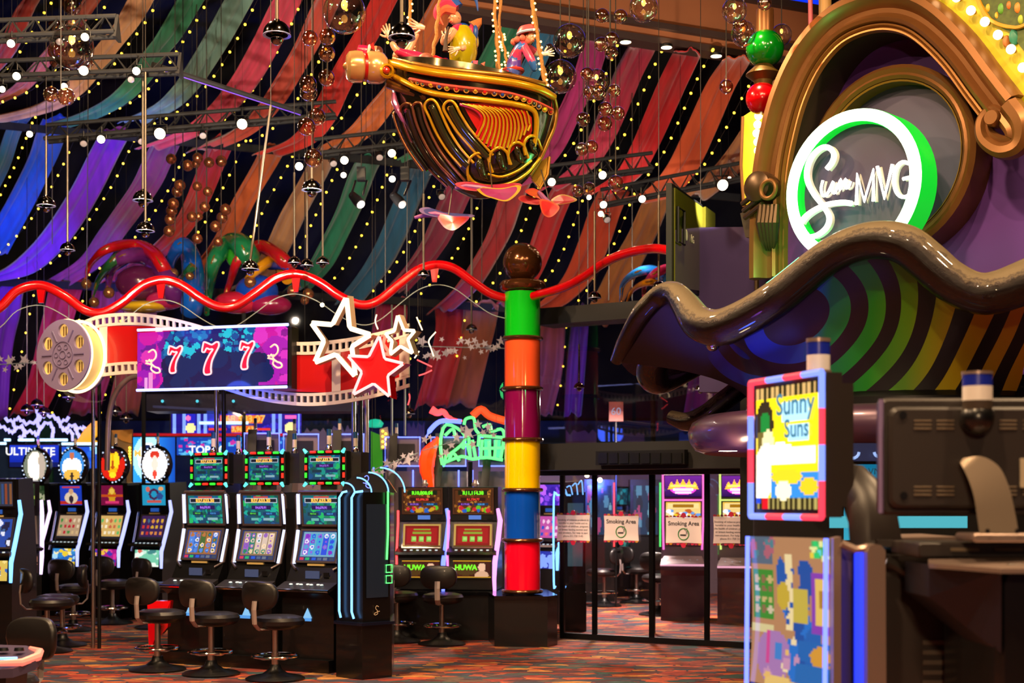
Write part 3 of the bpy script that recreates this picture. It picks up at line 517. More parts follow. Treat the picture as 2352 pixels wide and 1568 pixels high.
for i in range(26):
    y = 176+(456-176)*i/25; l, r = hull_lr(y); c = (l+r)/2; a = (r-l)/2; b = a*MPP*.62*(1-.25*max(0, (y-205)/250)); ring = []
    for k in range(40):
        th = 2*PI*k/40; fl = 1+.012*cos(th*16); x = c+a*cos(th); yy = y+(1-i/25)**2*(146+.19*(x-900)-176); ring.append(at(x, yy, SD)+Vector((0, b*sin(th)*fl, 0)))
    rings.append(ring)
mb.loft(rings, True, True); mb.build('hull', HULLM, ship, True, 60)
def htube(name, pts, r, m, off=.0, flat=1.0, n=8, sub=5, parent=None, taper=None):
    P = smoothpath(pts, sub); Q = [hp(p[0], p[1], off) for p in P]; rr = [r*MPP]*len(Q)
    if taper: rr = [r*MPP*(taper[0]+(taper[1]-taper[0])*i/(len(Q)-1)) for i in range(len(Q))]
    return MB().tube(Q, rr, n, flat=flat).build(name, m, parent or ship, True, 70)
# rails and bands
htube('top_rail', [(900, 143), (950, 158), (1007, 169), (1060, 176), (1115, 183), (1180, 192), (1235, 206), (1264, 222)], 8.5, GILT, .03)
htube('deck_edge', [(905, 136), (950, 146), (1007, 157), (1080, 165), (1180, 176), (1250, 194)], 6, GILTD, .0)
htube('rose_band', [(945, 184), (994, 194), (1050, 202), (1113, 209), (1170, 217), (1222, 233), (1262, 252)], 12, PINKB, .002, .5)
htube('lower_rail', [(905, 172), (945, 195), (985, 212), (1040, 222), (1110, 230), (1170, 238), (1212, 248), (1227, 264), (1228, 300), (1222, 335)], 6.5, GILT, .018)
htube('stern_edge', [(1268, 215), (1275, 250), (1270, 290), (1256, 325), (1238, 365), (1215, 402)], 5, GILTD, .01)
for k, (x, y, c) in enumerate([(953, 186, '#806030'), (964, 191, '#304030'), (975, 194, '#304838'), (994, 195, '#c89010'), (1012, 200, '#1c3a80'), (1029, 203, '#8a8010'), (1050, 206, '#b01818'), (1072, 208, '#203020'), (1092, 209, '#c88a10'), (1113, 212, '#d01818'), (1134, 215, '#403050'), (1152, 218, '#1c3a88'), (1169, 220, '#203028'), (1183, 224, '#d09a28'), (1199, 228, '#a0a010'), (1212, 233, '#c02018'), (1222, 239, '#203020'), (1232, 245, '#28385a'), (1245, 251, '#b8b810'), (1258, 257, '#902018')]):
    p = hp(x, y, .028); s_ = 1 if k > 2 else .7
    g = MB().sphere(p, .0155*s_, 10, 8).build('gem', mat('gem_'+c[1:], c, .08, coat=1), ship); MB().torus(p, .0185*s_, .005, (0, -1, -.1), 14, 6).build('gem_setting', GILTD, g)
# the red ribbed panel
pan = MB(); poly = [(1062, 238), (1110, 237), (1160, 243), (1205, 252), (1219, 270), (1220, 300), (1210, 325), (1195, 338), (1180, 342), (1166, 357), (1152, 342), (1135, 350), (1120, 335), (1100, 305), (1082, 275)]
L_ = smoothpath(poly[:1]+poly[-1:-6:-1]+[(1152, 342)], 4); Rr = smoothpath(poly[0:8]+[(1180, 342)], 4)
for k in range(2): pass
cenp = hp(1150, 290, .012); pan.add([cenp]+[hp(x, y, .012) for x, y in poly], [(0, i+1, (i+1) % len(poly)+1) for i in range(len(poly))]); pan.build('red_panel', SHIPRED, ship, True, 60)
for k in range(13):
    t = k/12; x0 = 1063+t*142; y0 = 239+t*16; bw = 46*(1-t)+7; xb = 1098+t*110; yb = 296+50*sin(PI*min(1, .12+.8*t))-8*t
    q = [(x0, y0), (x0+bw*.6, y0+11), (x0+bw*.92, y0+28), ((x0+bw+xb)/2+3, (y0+yb)/2+10), (xb, yb)]
    htube('red_rib', [(x-6, y+1) for x, y in q], 4.6, SHIPRED, .016, taper=(.8, .9)); htube('yellow_rib', q, 2.8, GILT, .027, taper=(.7, 1))
# long dark flutes with gilded rims
for k, (pts, r) in enumerate([([(992, 243), (1002, 265), (1020, 305), (1045, 345), (1075, 380)], 12), ([(1034, 246), (1045, 268), (1065, 300), (1090, 330), (1118, 362)], 12), ([(938, 250), (950, 290), (970, 335), (1000, 380), (1045, 425)], 11), ([(962, 246), (972, 285), (995, 335), (1022, 375), (1060, 420)], 9), ([(918, 262), (930, 300), (950, 340), (985, 390)], 7)]):
    f = htube('flute', pts, r, FLUTE if k < 2 else HULLM, .006, .7, 10)
    lf = [(x-r*1.12, y+r*.25) for x, y in pts]; rt = [(x+r*1.12, y-r*.45) for x, y in pts]; top = [(pts[0][0]-r*.6, pts[0][1]-r*.9), (pts[0][0]+r*.3, pts[0][1]-r*1.15)]
    htube('flute_rim', lf[::-1]+top+rt, 3.4, GILT if k < 2 else mat('copper_rim', '#a0643c', .25, .8), .02, parent=f)
    if k < 3: MB().sphere(hp(pts[0][0], pts[0][1]+4, .02), .018, 10, 8).build('boss', mat('gem_boss%d' % k, ('#701818', '#b07820', '#601020')[k], .15, coat=1), f)
# wave volutes along the foot of the panel
for k, (x, y, s_) in enumerate([(1102, 378, 1.15), (1146, 362, 1.0), (1186, 348, .92), (1218, 330, .8)]):
    w_ = 20*s_; v = MB().tube([hp(x, y-w_*.6, .004), hp(x, y, .014), hp(x+w_*.3, y+w_*.9, .01), hp(x+w_*.9, y+w_*1.5, .004)], [.03*s_, .05*s_, .045*s_, .015*s_], 12, flat=.6).build('volute_cell', FLUTE, ship, True, 70)
    htube('volute_rim', [(x-w_*1.0, y+w_*1.6), (x-w_*1.15, y+w_*.5), (x-w_*.9, y-w_*.6), (x-w_*.1, y-w_*1.15), (x+w_*.7, y-w_*.7), (x+w_*1.0, y+w_*.1), (x+w_*1.25, y+w_*.8)], 3.6, GILT, .024, parent=v); MB().sphere(hp(x-2, y+2, .05), .012, 8, 6).build('boss', BLACKM, v)
htube('keel_rim', [(1075, 400), (1092, 420), (1130, 428), (1170, 420), (1205, 398), (1235, 362)], 4, GILT, .02); htube('keel_rim', [(1120, 400), (1150, 406), (1185, 392), (1215, 368)], 3, GILT, .026)
# prow: fluted neck, twin drum and jewel
pr = MB()
for k in range(6):
    a = k/5; q = MB().tube([at(893-2*a, 152+44*a, SD-.12), at(935+2*a, 178+34*a, SD-.2), at(975+6*a, 206+20*a, SD-.27)], .024, 8); q.build('prow_flute', mat('copper_rim', '#a0643c', .25, .8) if k % 2 else GILTD, ship)
ax = Vector((-1, -.25, -.02)).normalized(); c0 = at(905, 158, SD-.08); PEARL = mat('pearl_gilding', '#e0b070', .22, .5, noise=.15, nscale=12, coat=.6)
MB().lathe([(.001, .06), (.085, .06), (.112, .085), (.122, .12), (.12, .19), (.105, .215)], 28, c0, ax).build('inner_drum', PEARL, ship); MB().lathe([(.1, .205), (.108, .212), (.108, .232), (.1, .24)], 28, c0, ax).build('red_collar', SHIPRED, ship)
MB().lathe([(.103, .235), (.118, .25), (.12, .3), (.112, .345), (.085, .365), (.03, .37), (.022, .385), (.001, .395)], 28, c0, ax).build('outer_drum', PEARL, ship)
jw = at(888, 164, SD-.24); MB().lathe([(.001, .0), (.05, 0), (.056, .02), (.04, .035), (.035, .03)], 20, jw, (.25, -1, -.1)).build('jewel_ring', GILT, ship); MB().sphere(jw+Vector((0, -.025, 0)), .03, 12, 8).build('jewel', mat('gem_jewel', '#b02410', .1, coat=1), ship)
# rudder hanging at the stern
MB().prism([at(1243, 372, SD+.1), at(1262, 360, SD+.1), at(1258, 400, SD+.1), at(1240, 432, SD+.1), at(1222, 410, SD+.1), at(1212, 395, SD+.1)], (0, -.03, 0), (0, .03, 0)).build('rudder', mat('rudder_gilding', '#b88a20', .25, .5), ship); MB().tube([at(1262, 360, SD+.07), at(1258, 400, SD+.07), at(1240, 434, SD+.07), at(1222, 412, SD+.07)], .012, 6).build('rudder_rim', GILTD, ship)
mb = MB(); mb.tube([hp(905, 215, .0), hp(912, 235, .02), hp(925, 262, .02), hp(940, 300, .01)], [.03, .045, .035, .01], 10, flat=.6); mb.build('side_fin', mat('pink_lacquer', '#c86a90', .2, .4, coat=.5), ship)
# ropes wound with lights, up to the ceiling
ROPE = mat('hemp_rope', '#a8763c', .8, bump=.6, bscale=60); WARMB = mat('rope_bulb', '#ffe0a0', .3, emit='#ffc060', es=6, sample=False)
wb = MB().sphere((0, 0, 0), .009, 8, 6); wbm = bpy.data.meshes.new('bulb'); wbm.from_pydata([tuple(p) for p in wb.v], [], wb.f); wbm.materials.append(WARMB)
for k, (pts, dz, lab) in enumerate([([(950, 190), (945, 90), (938, -60)], .15, 0), ([(985, 165), (1000, 90), (1010, 0), (1018, -60)], -.1, 0), ([(1150, 185), (1140, 80), (1133, -60)], .0, 0), ([(1140, 175), (1146, 90), (1152, -60)], .05, 0), ([(1255, 215), (1235, 90), (1212, -60)], -.1, 0), ([(1260, 212), (1243, 130), (1220, -10), (1205, -80)], .1, 0), ([(1175, 190), (1160, 120), (1148, 60)], .1, 0)]):
    D = SD+dz; P = pxpath(pts, D, 10); r_ = MB(); r_.tube([p+Vector((.006*sin(i*1.3), .006*cos(i*1.3), 0)) for i, p in enumerate(P)], .014 if k not in (3, 6) else .01, 7); top = P[-1] if P[-1].z > P[0].z else P[0]; r_.tube([top, Vector((top.x, top.y, 9.2))], .008, 5); ro = r_.build('rope', ROPE, ship)
    L = 0
    for a, b in zip(P, P[1:]):
        for f in ((.45,) if (k+int(L*10)) % 3 else ()) or ((.5,) if k % 2 == 0 else ()):
            q = a.lerp(b, f); o = bpy.data.objects.new('bulb', wbm); COL.objects.link(o); o.parent = ro; o.location = q+Vector((.02*(1 if int(L*10) % 2 else -1), -.018, 0)); L += .17
# ---------------------------------------------------------------- carved figures
def figure(label, joints, bones, group=None, loc=None, m=None, skin='#d89a74', cls='carved_figure'):
    """joints name:(px,py,dz,radius m); bones (a,b,colour): one skinned surface, painted by nearest limb"""
    names = list(joints); idx = {n: i for i, n in enumerate(names)}; P = [at(joints[n][0], joints[n][1], SD+joints[n][2]) for n in names]
    me = bpy.data.meshes.new('body'); me.from_pydata([tuple(p) for p in P], [(idx[a], idx[b]) for a, b, c in bones], []); o = bpy.data.objects.new('body_tmp', me); COL.objects.link(o)
    o.modifiers.new('skin', 'SKIN'); sv = me.skin_vertices[0].data
    for n, v in zip(names, sv): v.radius = (joints[n][3], joints[n][3]); v.use_root = n == names[0]
    ss = o.modifiers.new('smooth', 'SUBSURF'); ss.levels = 2; ss.render_levels = 2
    bpy.context.view_layer.update(); dg = bpy.context.evaluated_depsgraph_get(); nm = bpy.data.meshes.new_from_object(o.evaluated_get(dg)); bpy.data.objects.remove(o)
    ca = nm.color_attributes.new('Col', 'FLOAT_COLOR', 'CORNER'); seg = [(P[idx[a]], P[idx[b]], c) for a, b, c in bones]
    for pl in nm.polygons:
        best = 1e9; cc = None; p = pl.center
        for a, b, c in seg:
            d = b-a; t = max(0, min(1, (p-a).dot(d)/max(d.length_squared, 1e-9))); q = (p-a-d*t).length
            if q < best: best = q; cc = c if isinstance(c, str) else c[int((p.z*14+p.x*9)) % len(c)]
        for li in pl.loop_indices: ca.data[li].color = (*C(cc), 1)
    t = thing(cls, label, 'figure', P[0], 0, 'carved crew of the airship'); link('body', nm, mat('painted_carving', attr=True, rough=.28, coat=.4), t, True, 180); return t
def hand(t, px, py, dz, s, d, c='#e0a888'):
    """open hand: palm and five fingers fanned around direction d (image right, image up)"""
    p = at(px, py, SD+dz); dx = Vector((d[0], 0, d[1])).normalized(); sx = Vector((dx.z, 0, -dx.x)); mb = MB(); mb.col = c
    mb.tube([p-dx*.028*s, p, p+dx*.03*s], [.014*s, .022*s, .02*s], 8, flat=.6, ref=(0, 1, 0))
    for k, (o, l) in enumerate(((-.5, .045), (-.17, .058), (.17, .062), (.5, .055))):
        f = (dx+sx*o*.7).normalized(); b = p+dx*.022*s+sx*o*.032*s; mb.tube([b, b+f*l*.5*s, b+f*l*s+Vector((0, -.008*s, 0))], [.0075*s, .007*s, .005*s], 6)
    b = p+sx*-.02*s; mb.tube([b, b+(dx-sx*1.4).normalized()*.025*s, b+(dx*1.2-sx*1.3).normalized()*.045*s], [.009*s, .008*s, .006*s], 6)
    mb.build('hand', mat('painted_carving', attr=True, rough=.28, coat=.4), t)
def head(t, px, py, dz, r, look, c='#e0a07c', hair=None):
    p = at(px, py, SD+dz); mb = MB(); mb.col = c; lk = Vector((look[0], look[1], look[2])).normalized(); sd = lk.cross(Vector((0, 0, 1))).normalized(); up = sd.cross(lk)
    mb.M = Matrix.Translation(p) @ Matrix(((sd.x, lk.x, up.x, 0), (sd.y, lk.y, up.y, 0), (sd.z, lk.z, up.z, 0), (0, 0, 0, 1)))
    mb.sphere((0, 0, 0), r, 16, 12, (.82, .95, 1.1)); mb.sphere((0, r*.75, -r*.35), r*.5, 10, 8, (.9, .7, .9)); mb.tube([(0, r*.85, r*.2), (0, r*1.2, -r*.12), (0, r*.9, -r*.2)], [r*.1, r*.2, r*.1], 8)
    for s_ in (-1, 1): mb.col = c; mb.sphere((s_*r*.84, -.05*r, 0), r*.2, 8, 6, (.5, .8, 1.2)); mb.col = '#f4ece0'; mb.sphere((s_*r*.34, r*.8, r*.16), r*.15, 8, 6); mb.col = '#201810'; mb.sphere((s_*r*.34, r*.92, r*.16), r*.07, 6, 5)
    mb.col = '#b83038'; mb.tube([(-r*.28, r*.95, -r*.5), (0, r*1.08, -r*.56), (r*.28, r*.95, -r*.5)], r*.08, 6)
    if hair: mb.col = hair; mb.sphere((0, -r*.28, r*.2), r*1.0, 14, 10, (.95, .85, 1.0))
    return mb.build('head', mat('painted_carving', attr=True, rough=.28, coat=.4), t)
YEL = '#b8a80c'; BLU = '#1c4a9c'; PK = '#d82858'; SK = '#dc9c78'
PAINT = lambda: mat('painted_carving', attr=True, rough=.28, coat=.4)
# jester standing amidships, playing a pipe
j = figure('jester figure in yellow tunic and horned hat playing a pipe on the airship', {'hip': (1060, 150, -.02, .075), 'waist': (1062, 118, -.02, .07), 'chest': (1063, 85, -.03, .085), 'neck': (1052, 55, -.03, .035), 'ls': (1042, 72, -.12, .04), 'le': (1018, 100, -.2, .034), 'lw': (1022, 78, -.24, .022), 'rs': (1085, 72, .06, .045), 're': (1090, 105, -.05, .04), 'rw': (1058, 112, -.2, .026), 'lk': (1045, 172, -.1, .055), 'rk': (1080, 175, -.02, .055)},
    [('hip', 'waist', [YEL, YEL, '#d0c020']), ('waist', 'chest', YEL), ('chest', 'neck', BLU), ('chest', 'ls', PK), ('ls', 'le', SK), ('le', 'lw', SK), ('chest', 'rs', [PK, BLU]), ('rs', 're', YEL), ('re', 'rw', SK), ('hip', 'lk', BLU), ('hip', 'rk', [PK, BLU])])
head(j, 1046, 42, -.06, .052, (-.75, -.5, -.15), '#c08860'); hand(j, 1025, 84, -.26, .9, (.3, .8)); hand(j, 1050, 112, -.24, .9, (-.9, -.2))
MB().tube([at(1030, 62, SD-.27), at(1024, 90, SD-.3), at(1023, 118, SD-.3)], [.008, .012, .022], 8).build('pipe', mat('dark_wood', '#3a2214', .4), j)
for pts, c in (([(1050, 20), (1030, 5), (1008, 15), (1000, 35), (1010, 55)], '#c83058'), ([(1050, 18), (1040, -2), (1060, -15), (1090, -5), (1098, 25)], BLU), ([(1048, 25), (1022, 22), (1008, 38), (1018, 58)], '#e06040')):
    mb = MB(); mb.tube(pxpath(pts, SD-.08, 5), [.05-.045*i/(5*(len(pts)-1)) for i in range(5*(len(pts)-1)+1)], 8); mb.build('hat_horn', mat('felt_'+c[1:], c, .4, coat=.3), j)
for k, (x, y, c) in enumerate(((1082, 72, PK), (1092, 74, BLU))): MB().sphere(at(x, y, SD-.05), .05, 12, 8, (.45, .6, 1.1)).build('sleeve_puff', mat('felt_'+c[1:], c, .4, coat=.3), j)
mb = MB().tube([at(1087, 62, SD), at(1100, 50, SD), at(1106, 42, SD+.02)], [.05, .03, .004], 8); mb.build('collar_point', mat('felt_ochre', '#b06a3a', .4), j)
for k in range(5): mb = MB().prism([at(1038+k*12, 140, SD-.1), at(1050+k*12, 140, SD-.1), at(1044+k*12, 168, SD-.13)], (0, -.012, 0), (0, .012, 0)); mb.build('skirt_point', mat('felt_sk%d' % (k % 2), (PK, '#2858a8')[k % 2], .4), j)
MB().tube([at(1062, 68, SD-.06), at(1066, 92, SD-.09), at(1064, 118, SD-.08), at(1062, 140, SD-.05)], [.06, .1, .11, .1], 14).build('yellow_tunic', mat('felt_yellow', '#a89a0a', .25, coat=.6), j)
# clown sprawled over the prow, waving
c_ = figure('clown figure in red lying over the prow with one hand raised', {'hip': (990, 150, -.02, .07), 'waist': (965, 140, -.04, .06), 'chest': (935, 130, -.05, .06), 'neck': (900, 128, -.06, .035), 'ls': (925, 122, -.12, .036), 'le': (912, 118, -.16, .03), 'lw': (898, 95, -.16, .022), 'rs': (930, 128, .04, .036), 're': (945, 105, .06, .03), 'rw': (960, 75, .04, .022), 'k1': (1020, 152, -.12, .065), 'k2': (1035, 150, .0, .07)},
    [('hip', 'waist', '#c81830'), ('waist', 'chest', PK), ('chest', 'neck', SK), ('chest', 'ls', PK), ('ls', 'le', PK), ('le', 'lw', SK), ('chest', 'rs', PK), ('rs', 're', SK), ('re', 'rw', SK), ('hip', 'k1', '#d02020'), ('hip', 'k2', '#c01c1c')])
head(c_, 862, 122, -.08, .052, (-.8, -.4, .3), SK, '#5a3020'); hand(c_, 893, 82, -.17, 1.1, (-.4, 1)); hand(c_, 966, 62, .03, 1.25, (-1, .25))
mb = MB(); mb.lathe([(.001, .075), (.035, .07), (.045, .02), (.045, 0)], 16, at(842, 119, SD-.1), (-1, -.2, .2)); mb.build('cap', mat('felt_hotpink', '#d0184c', .3, coat=.5), c_); MB().torus(at(846, 119, SD-.1), .045, .012, (-1, -.2, .2), 18, 6).build('cap_band', mat('cream_paint', '#e8d0b0', .4), c_)
mb = MB().prism([at(848, 110, SD-.12), at(858, 98, SD-.1), at(862, 118, SD-.12)], (0, -.02, 0), (0, .02, 0)); mb.build('cap_peak', SHIPRED, c_)
MB().sphere(at(978, 135, SD-.16), .05, 12, 8, (1.2, .8, .9)).build('striped_trunks', mat('felt_brown', '#8a4a34', .5), c_)
# clown at the stern in harlequin suit
s3 = figure('clown figure in harlequin suit and red hat leaning at the stern', {'hip': (1178, 165, .0, .07), 'waist': (1180, 140, .0, .06), 'chest': (1190, 110, -.02, .07), 'neck': (1204, 92, -.03, .035), 'ls': (1205, 108, -.09, .038), 'le': (1222, 140, -.12, .034), 'lw': (1230, 165, -.1, .024), 'rs': (1205, 105, .06, .038), 're': (1230, 120, .1, .03), 'rw': (1240, 128, .1, .022), 'lk': (1172, 182, -.06, .06), 'rk': (1190, 182, .04, .06)},
    [('hip', 'waist', ['#a03060', '#5a3a9c', '#c83850']), ('waist', 'chest', ['#d04868', '#6a50a8', '#3060b0', '#c03870']), ('chest', 'neck', '#e06a58'), ('chest', 'ls', ['#3868b8', '#d84060']), ('ls', 'le', ['#d84060', '#c03a70']), ('le', 'lw', '#3060a8'), ('chest', 'rs', '#d84060'), ('rs', 're', '#d84060'), ('re', 'rw', '#e8d0b8'), ('hip', 'lk', ['#c83850', '#4858a8']), ('hip', 'rk', '#c83850')])
head(s3, 1216, 86, -.05, .045, (.7, -.5, -.2), SK, '#5a3020'); hand(s3, 1252, 123, .1, .9, (1, .15), '#ecdcc8')
MB().lathe([(.0, .05), (.06, .04), (.085, .01), (.088, 0), (.04, -.02)], 20, at(1213, 72, SD-.04), (-.15, -.1, 1)).build('brimmed_hat', mat('felt_coral', '#e04a50', .4), s3); MB().torus(at(1213, 75, SD-.04), .084, .01, (-.15, -.1, 1), 22, 6).build('hat_band', mat('felt_pale', '#a8b8d8', .5), s3)
for k in range(9): a = 2*PI*k/9; MB().sphere(at(1197, 96, SD-.03)+Vector((cos(a)*.06, sin(a)*.06, .01*sin(a*3))), .026, 8, 6).build('ruff_pleat', mat('felt_ruff', '#d8604c', .5), s3)
MB().torus(at(1178, 163, SD), .078, .014, (.1, 0, 1), 20, 6).build('belt', mat('felt_belt', '#c83c34', .4), s3)
# small cat hiding by the rail
k3 = thing('carved_cat', 'small carved cat with a pink chest peeping over the airship rail', 'figure', at(1105, 158, SD-.05)); MB().sphere(at(1100, 162, SD-.1), .055, 12, 8, (1, .8, .8)).build('body', mat('cat_grey', '#7a6a60', .4, coat=.3), k3); MB().tube([at(1108, 150, SD-.1), at(1114, 142, SD-.1)], [.02, .003], 6).build('ear', mat('cat_ear', '#c86a58', .4), k3); MB().sphere(at(1104, 168, SD-.14), .035, 10, 8).build('chest', mat('felt_coral', '#e04a50', .4), k3)
# ================================================================ facade of the lounge: arch, neon sign, wavy canopy
WF, NF, UF = plane_at((2.64, 11.0), 45.0); UP = Vector((0, 0, 1))
PURP = mat('purple_wall_paint', '#582a86', .7, noise=.15, nscale=2); PURPD = mat('deep_purple_paint', '#2c1c4c', .7)
BRZ = mat('aged_bronze_moulding', '#80542c', .36, .55, noise=.22, nscale=6)
def poly_plate(name, pts, off, th, m, parent=None, W=WF, N=NF, smooth=False):
    P = [W(x, y, off) for x, y in pts]; return MB().prism(P, N*0, -N*th).build(name, m, parent, smooth)
wall = poly_plate('wall_facade', [(1790, 700), (1790, 420), (1800, 330), (1840, 200), (1900, 110), (1990, 50), (2130, 40), (2300, 120), (2460, 200), (2460, 860), (1790, 860)], -.42, .1, PURP); wall['kind'] = 'structure'
def sweep(name, pts, prof, m, parent, W=WF, N=NF, off=0, n=6, scale=1.0, flip=1):
    """moulding: prof (across in px, proud in px) carried along a pixel path on the facade"""
    P = [W(p[0], p[1], off) for p in smoothpath([q[:2] for q in pts], n)]; S = [p[2] if len(p) > 2 else 1 for p in smoothpath([(q+(1,)) if len(q) == 2 else q for q in pts], n)]
    rings = []; k = 11/F*scale
    for i, p in enumerate(P):
        t = (P[min(i+1, len(P)-1)]-P[max(i-1, 0)]).normalized(); sd = t.cross(N).normalized()*flip
        rings.append([p+sd*(a*k*S[i])+N*(h*k*S[i]) for a, h in prof])
    return MB().loft(rings, True, True).build(name, m, parent, True, 35)
arch = thing('bronze_arch', 'large bronze arch moulding with scroll end on the purple facade', 'arch', WF(2000, 300, 0))
AP = [(1764, 640), (1764, 560), (1766, 480), (1771, 400), (1785, 320), (1812, 222), (1855, 132), (1915, 62), (1985, 25), (2060, 15), (2130, 38), (2205, 105), (2270, 190), (2318, 252)]
sweep('main_roll', AP, [(-40, 0), (-38, 22), (-28, 38), (-14, 40), (-4, 30), (0, 20), (6, 12), (16, 10), (22, 18), (28, 24), (35, 20), (38, 10), (40, 0)], BRZ, arch)
sweep('inner_bead', [(x, y) for x, y in AP], [(38, 0), (40, 14), (44, 16), (47, 8), (50, 12), (54, 12), (57, 0)], mat('bronze_highlight', '#9a6a38', .3, .6), arch)
# deep reveal behind the arch
sweep('reveal', AP[2:], [(40, -135), (44, -135), (44, 4), (40, 4)], mat('dark_umber', '#2e2014', .7), arch)
scr = [(2318, 252, 1.0), (2345, 292, .98), (2340, 330, .85), (2305, 340, .75), (2270, 318, .65), (2263, 283, .55), (2280, 258, .48), (2300, 262, .4), (2303, 280, .34), (2291, 287, .26), (2286, 278, .15)]
sweep('scroll', scr, [(-32, 0), (-30, 24), (-18, 38), (0, 36), (12, 22), (22, 26), (32, 16), (34, 0)], BRZ, arch, off=.01)
MB().lathe([(.001, .1), (.05, .1), (.06, .06), (.06, 0)], 18, WF(2290, 275, .03), NF).build('scroll_eye', BRZ, arch)
# round niche inside the arch
nc = WF(2046, 372, -.2); rn = .635
nich = thing('round_niche', 'round niche with ribbed bronze rim behind the neon sign', 'niche', nc)
MB().lathe([(rn*1.14, -.22), (rn*1.15, .05), (rn*1.1, .08), (rn*1.05, .06), (rn*1.02, .07), (rn*.98, .05), (rn*.97, .0)], 56, nc, NF).build('rim', BRZ, nich); MB().lathe([(rn*.97, .05), (rn*.95, .04), (rn*.95, -.1)], 56, nc, NF).build('inner_wall', mat('ochre_reveal', '#8a6420', .5), nich); MB().lathe([(.001, -.098), (rn*.96, -.098)], 56, nc, NF).build('back_disc', mat('slate_purple', '#46405e', .6), nich)
# the neon sign: drum with a lit ring and script
sg = WF(1957, 428, .3); rs = .575
sign = thing('neon_sign', 'round green ringed neon sign with white script in front of the niche', 'neon sign', sg)
RINGW = mat('ring_face_glow', '#ffffff', .4, emit=(.5, 1, .62), es=2.4); RINGG = mat('ring_side_glow', '#06a030', .35, emit='#04c828', es=.85)
MB().lathe([(rs*.84, .0), (rs*.85, .022), (rs*.99, .022), (rs, .0)], 64, sg, NF).build('ring_face', RINGW, sign); MB().lathe([(rs, .0), (rs*1.005, -.02), (rs*1.005, -.22), (rs*.98, -.23)], 64, sg, NF).build('drum_side', RINGG, sign); MB().lathe([(rs*.84, .0), (rs*.83, -.02), (rs*.83, -.1)], 64, sg, NF).build('inner_side', RINGG, sign); MB().lathe([(.001, -.09), (rs*.84, -.09)], 64, sg, NF).build('face_disc', mat('slate_face', '#3c3450', .5), sign)
LET = mat('letter_glow', '#ffffff', .4, emit=(1, .97, .92), es=2.6)
def letter(name, pts, r, n=5, closed=False):
    P = [WF(x, y, .33) for x, y in (smoothpath(pts, n) if n > 1 else pts)]; o = MB().tube(P, r*10.6/F, 8).build(name, LET, sign); P2 = [p-NF*.05 for p in P]; MB().tube(P2, r*.9*10.6/F, 6).build('letter_return', mat('letter_return', '#b8b0a8', .4), o)
letter('script_letter', [(1899, 388), (1911, 372), (1915, 354), (1905, 340), (1887, 339), (1866, 357), (1854, 385), (1854, 414), (1868, 444), (1890, 472), (1904, 498), (1898, 522), (1876, 540), (1851, 544), (1837, 530), (1841, 508), (1862, 487), (1895, 471), (1931, 465), (1956, 467)], 6.3)
letter('script_letter', [(1890, 414), (1886, 434), (1890, 449), (1901, 444), (1914, 417), (1911, 436), (1917, 444)], 3.6); letter('script_letter', [(1917, 444), (1932, 412), (1928, 436), (1943, 411), (1942, 430), (1949, 429), (1954, 416)], 3.6)
letter('letter', [(1967, 470), (1969, 400), (1985, 462), (2006, 390), (2006, 462)], 4.3, 1); letter('letter', [(2015, 382), (2031, 455), (2050, 377)], 4.3, 1); letter('letter', [(2090, 376), (2072, 372), (2058, 386), (2053, 414), (2058, 440), (2072, 452), (2089, 445), (2091, 410), (2074, 411)], 4.3, 3)
lamp('POINT', 'ring_glow_light', sg+NF*.12+Vector((-.45, .1, -.62)), sg, 42, GREENL, .2)
# wall bracket on the arch
br = thing('scroll_bracket', 'bronze scroll bracket with acanthus leaf at the foot of the arch', 'bracket', WF(1760, 480, .1)); BRD = mat('dark_bronze', '#4c3826', .35, .6)
MB().lathe([(.001, .2), (.07, .2), (.12, .17), (.13, .1), (.12, 0)], 24, WF(1765, 435, .05), NF).build('scroll_head', BRD, br); MB().torus(WF(1765, 435, .25), .07, .018, NF, 22, 8).build('scroll_ring', BRZ, br)
for k in range(5): MB().tube([WF(1748+k*9, 470, .2), WF(1745+k*9, 510, .22), WF(1752+k*7, 550, .14), WF(1760+k*4, 575, .05)], [.02, .034, .026, .006], 8).build('acanthus_lobe', BRD, br)
for k in range(3): MB().tube([WF(1705+k*3, 468+k*16, .12), WF(1752, 432+k*18, .2)], .022, 8).build('reed', BRD, br)
MB().prism([WF(1700, 490, .05), WF(1740, 470, .05), WF(1740, 545, .05), WF(1712, 545, .05)], NF*0, -NF*.15).build('back_block', mat('dark_umber', '#2e2014', .7), br, False)
# purple block and dark wall behind the canopy
MB()
pb = poly_plate('wall_block', [(1606, 522), (1790, 520), (1790, 900), (1606, 900)], -1.1, .3, PURPD); pb['kind'] = 'structure'
blk = poly_plate('wall_dark', [(1790, 640), (2460, 640), (2460, 1250), (1700, 1250), (1700, 900)], -.5, .1, VOID); blk['kind'] = 'structure'
# carousel rounding panel with lamps above the arch
YELP = mat('yellow_carousel_paint', '#c8b414', .45); LAMPW = mat('carousel_bulb', '#fff8e0', .3, emit='#fff0c0', es=4)
cp = thing('carousel_panel', 'yellow carousel panel with round bulbs above the scroll end of the arch', 'panel', WF(2250, 100, -.05))
poly_plate('board', [(2080, -40), (2480, -40), (2480, 420), (2360, 330), (2330, 240), (2290, 175), (2215, 95), (2130, 20)], -.02, .06, YELP, cp)
art = [(2235, -30), (2400, -30), (2400, 130), (2350, 115), (2320, 75), (2285, 55)]; poly_plate('painted_scene', art, 0, .02, mat('painted_foliage', '#4a5a20', .6, noise=.8, nscale=30), cp)
sweep('scene_frame', [(2235, -30), (2262, 30), (2285, 52), (2320, 62), (2350, 60), (2400, 30)], [(-4, 0), (-3, 5), (3, 5), (4, 0)], mat('ochre_frame', '#c88a18', .4), cp, off=.01)
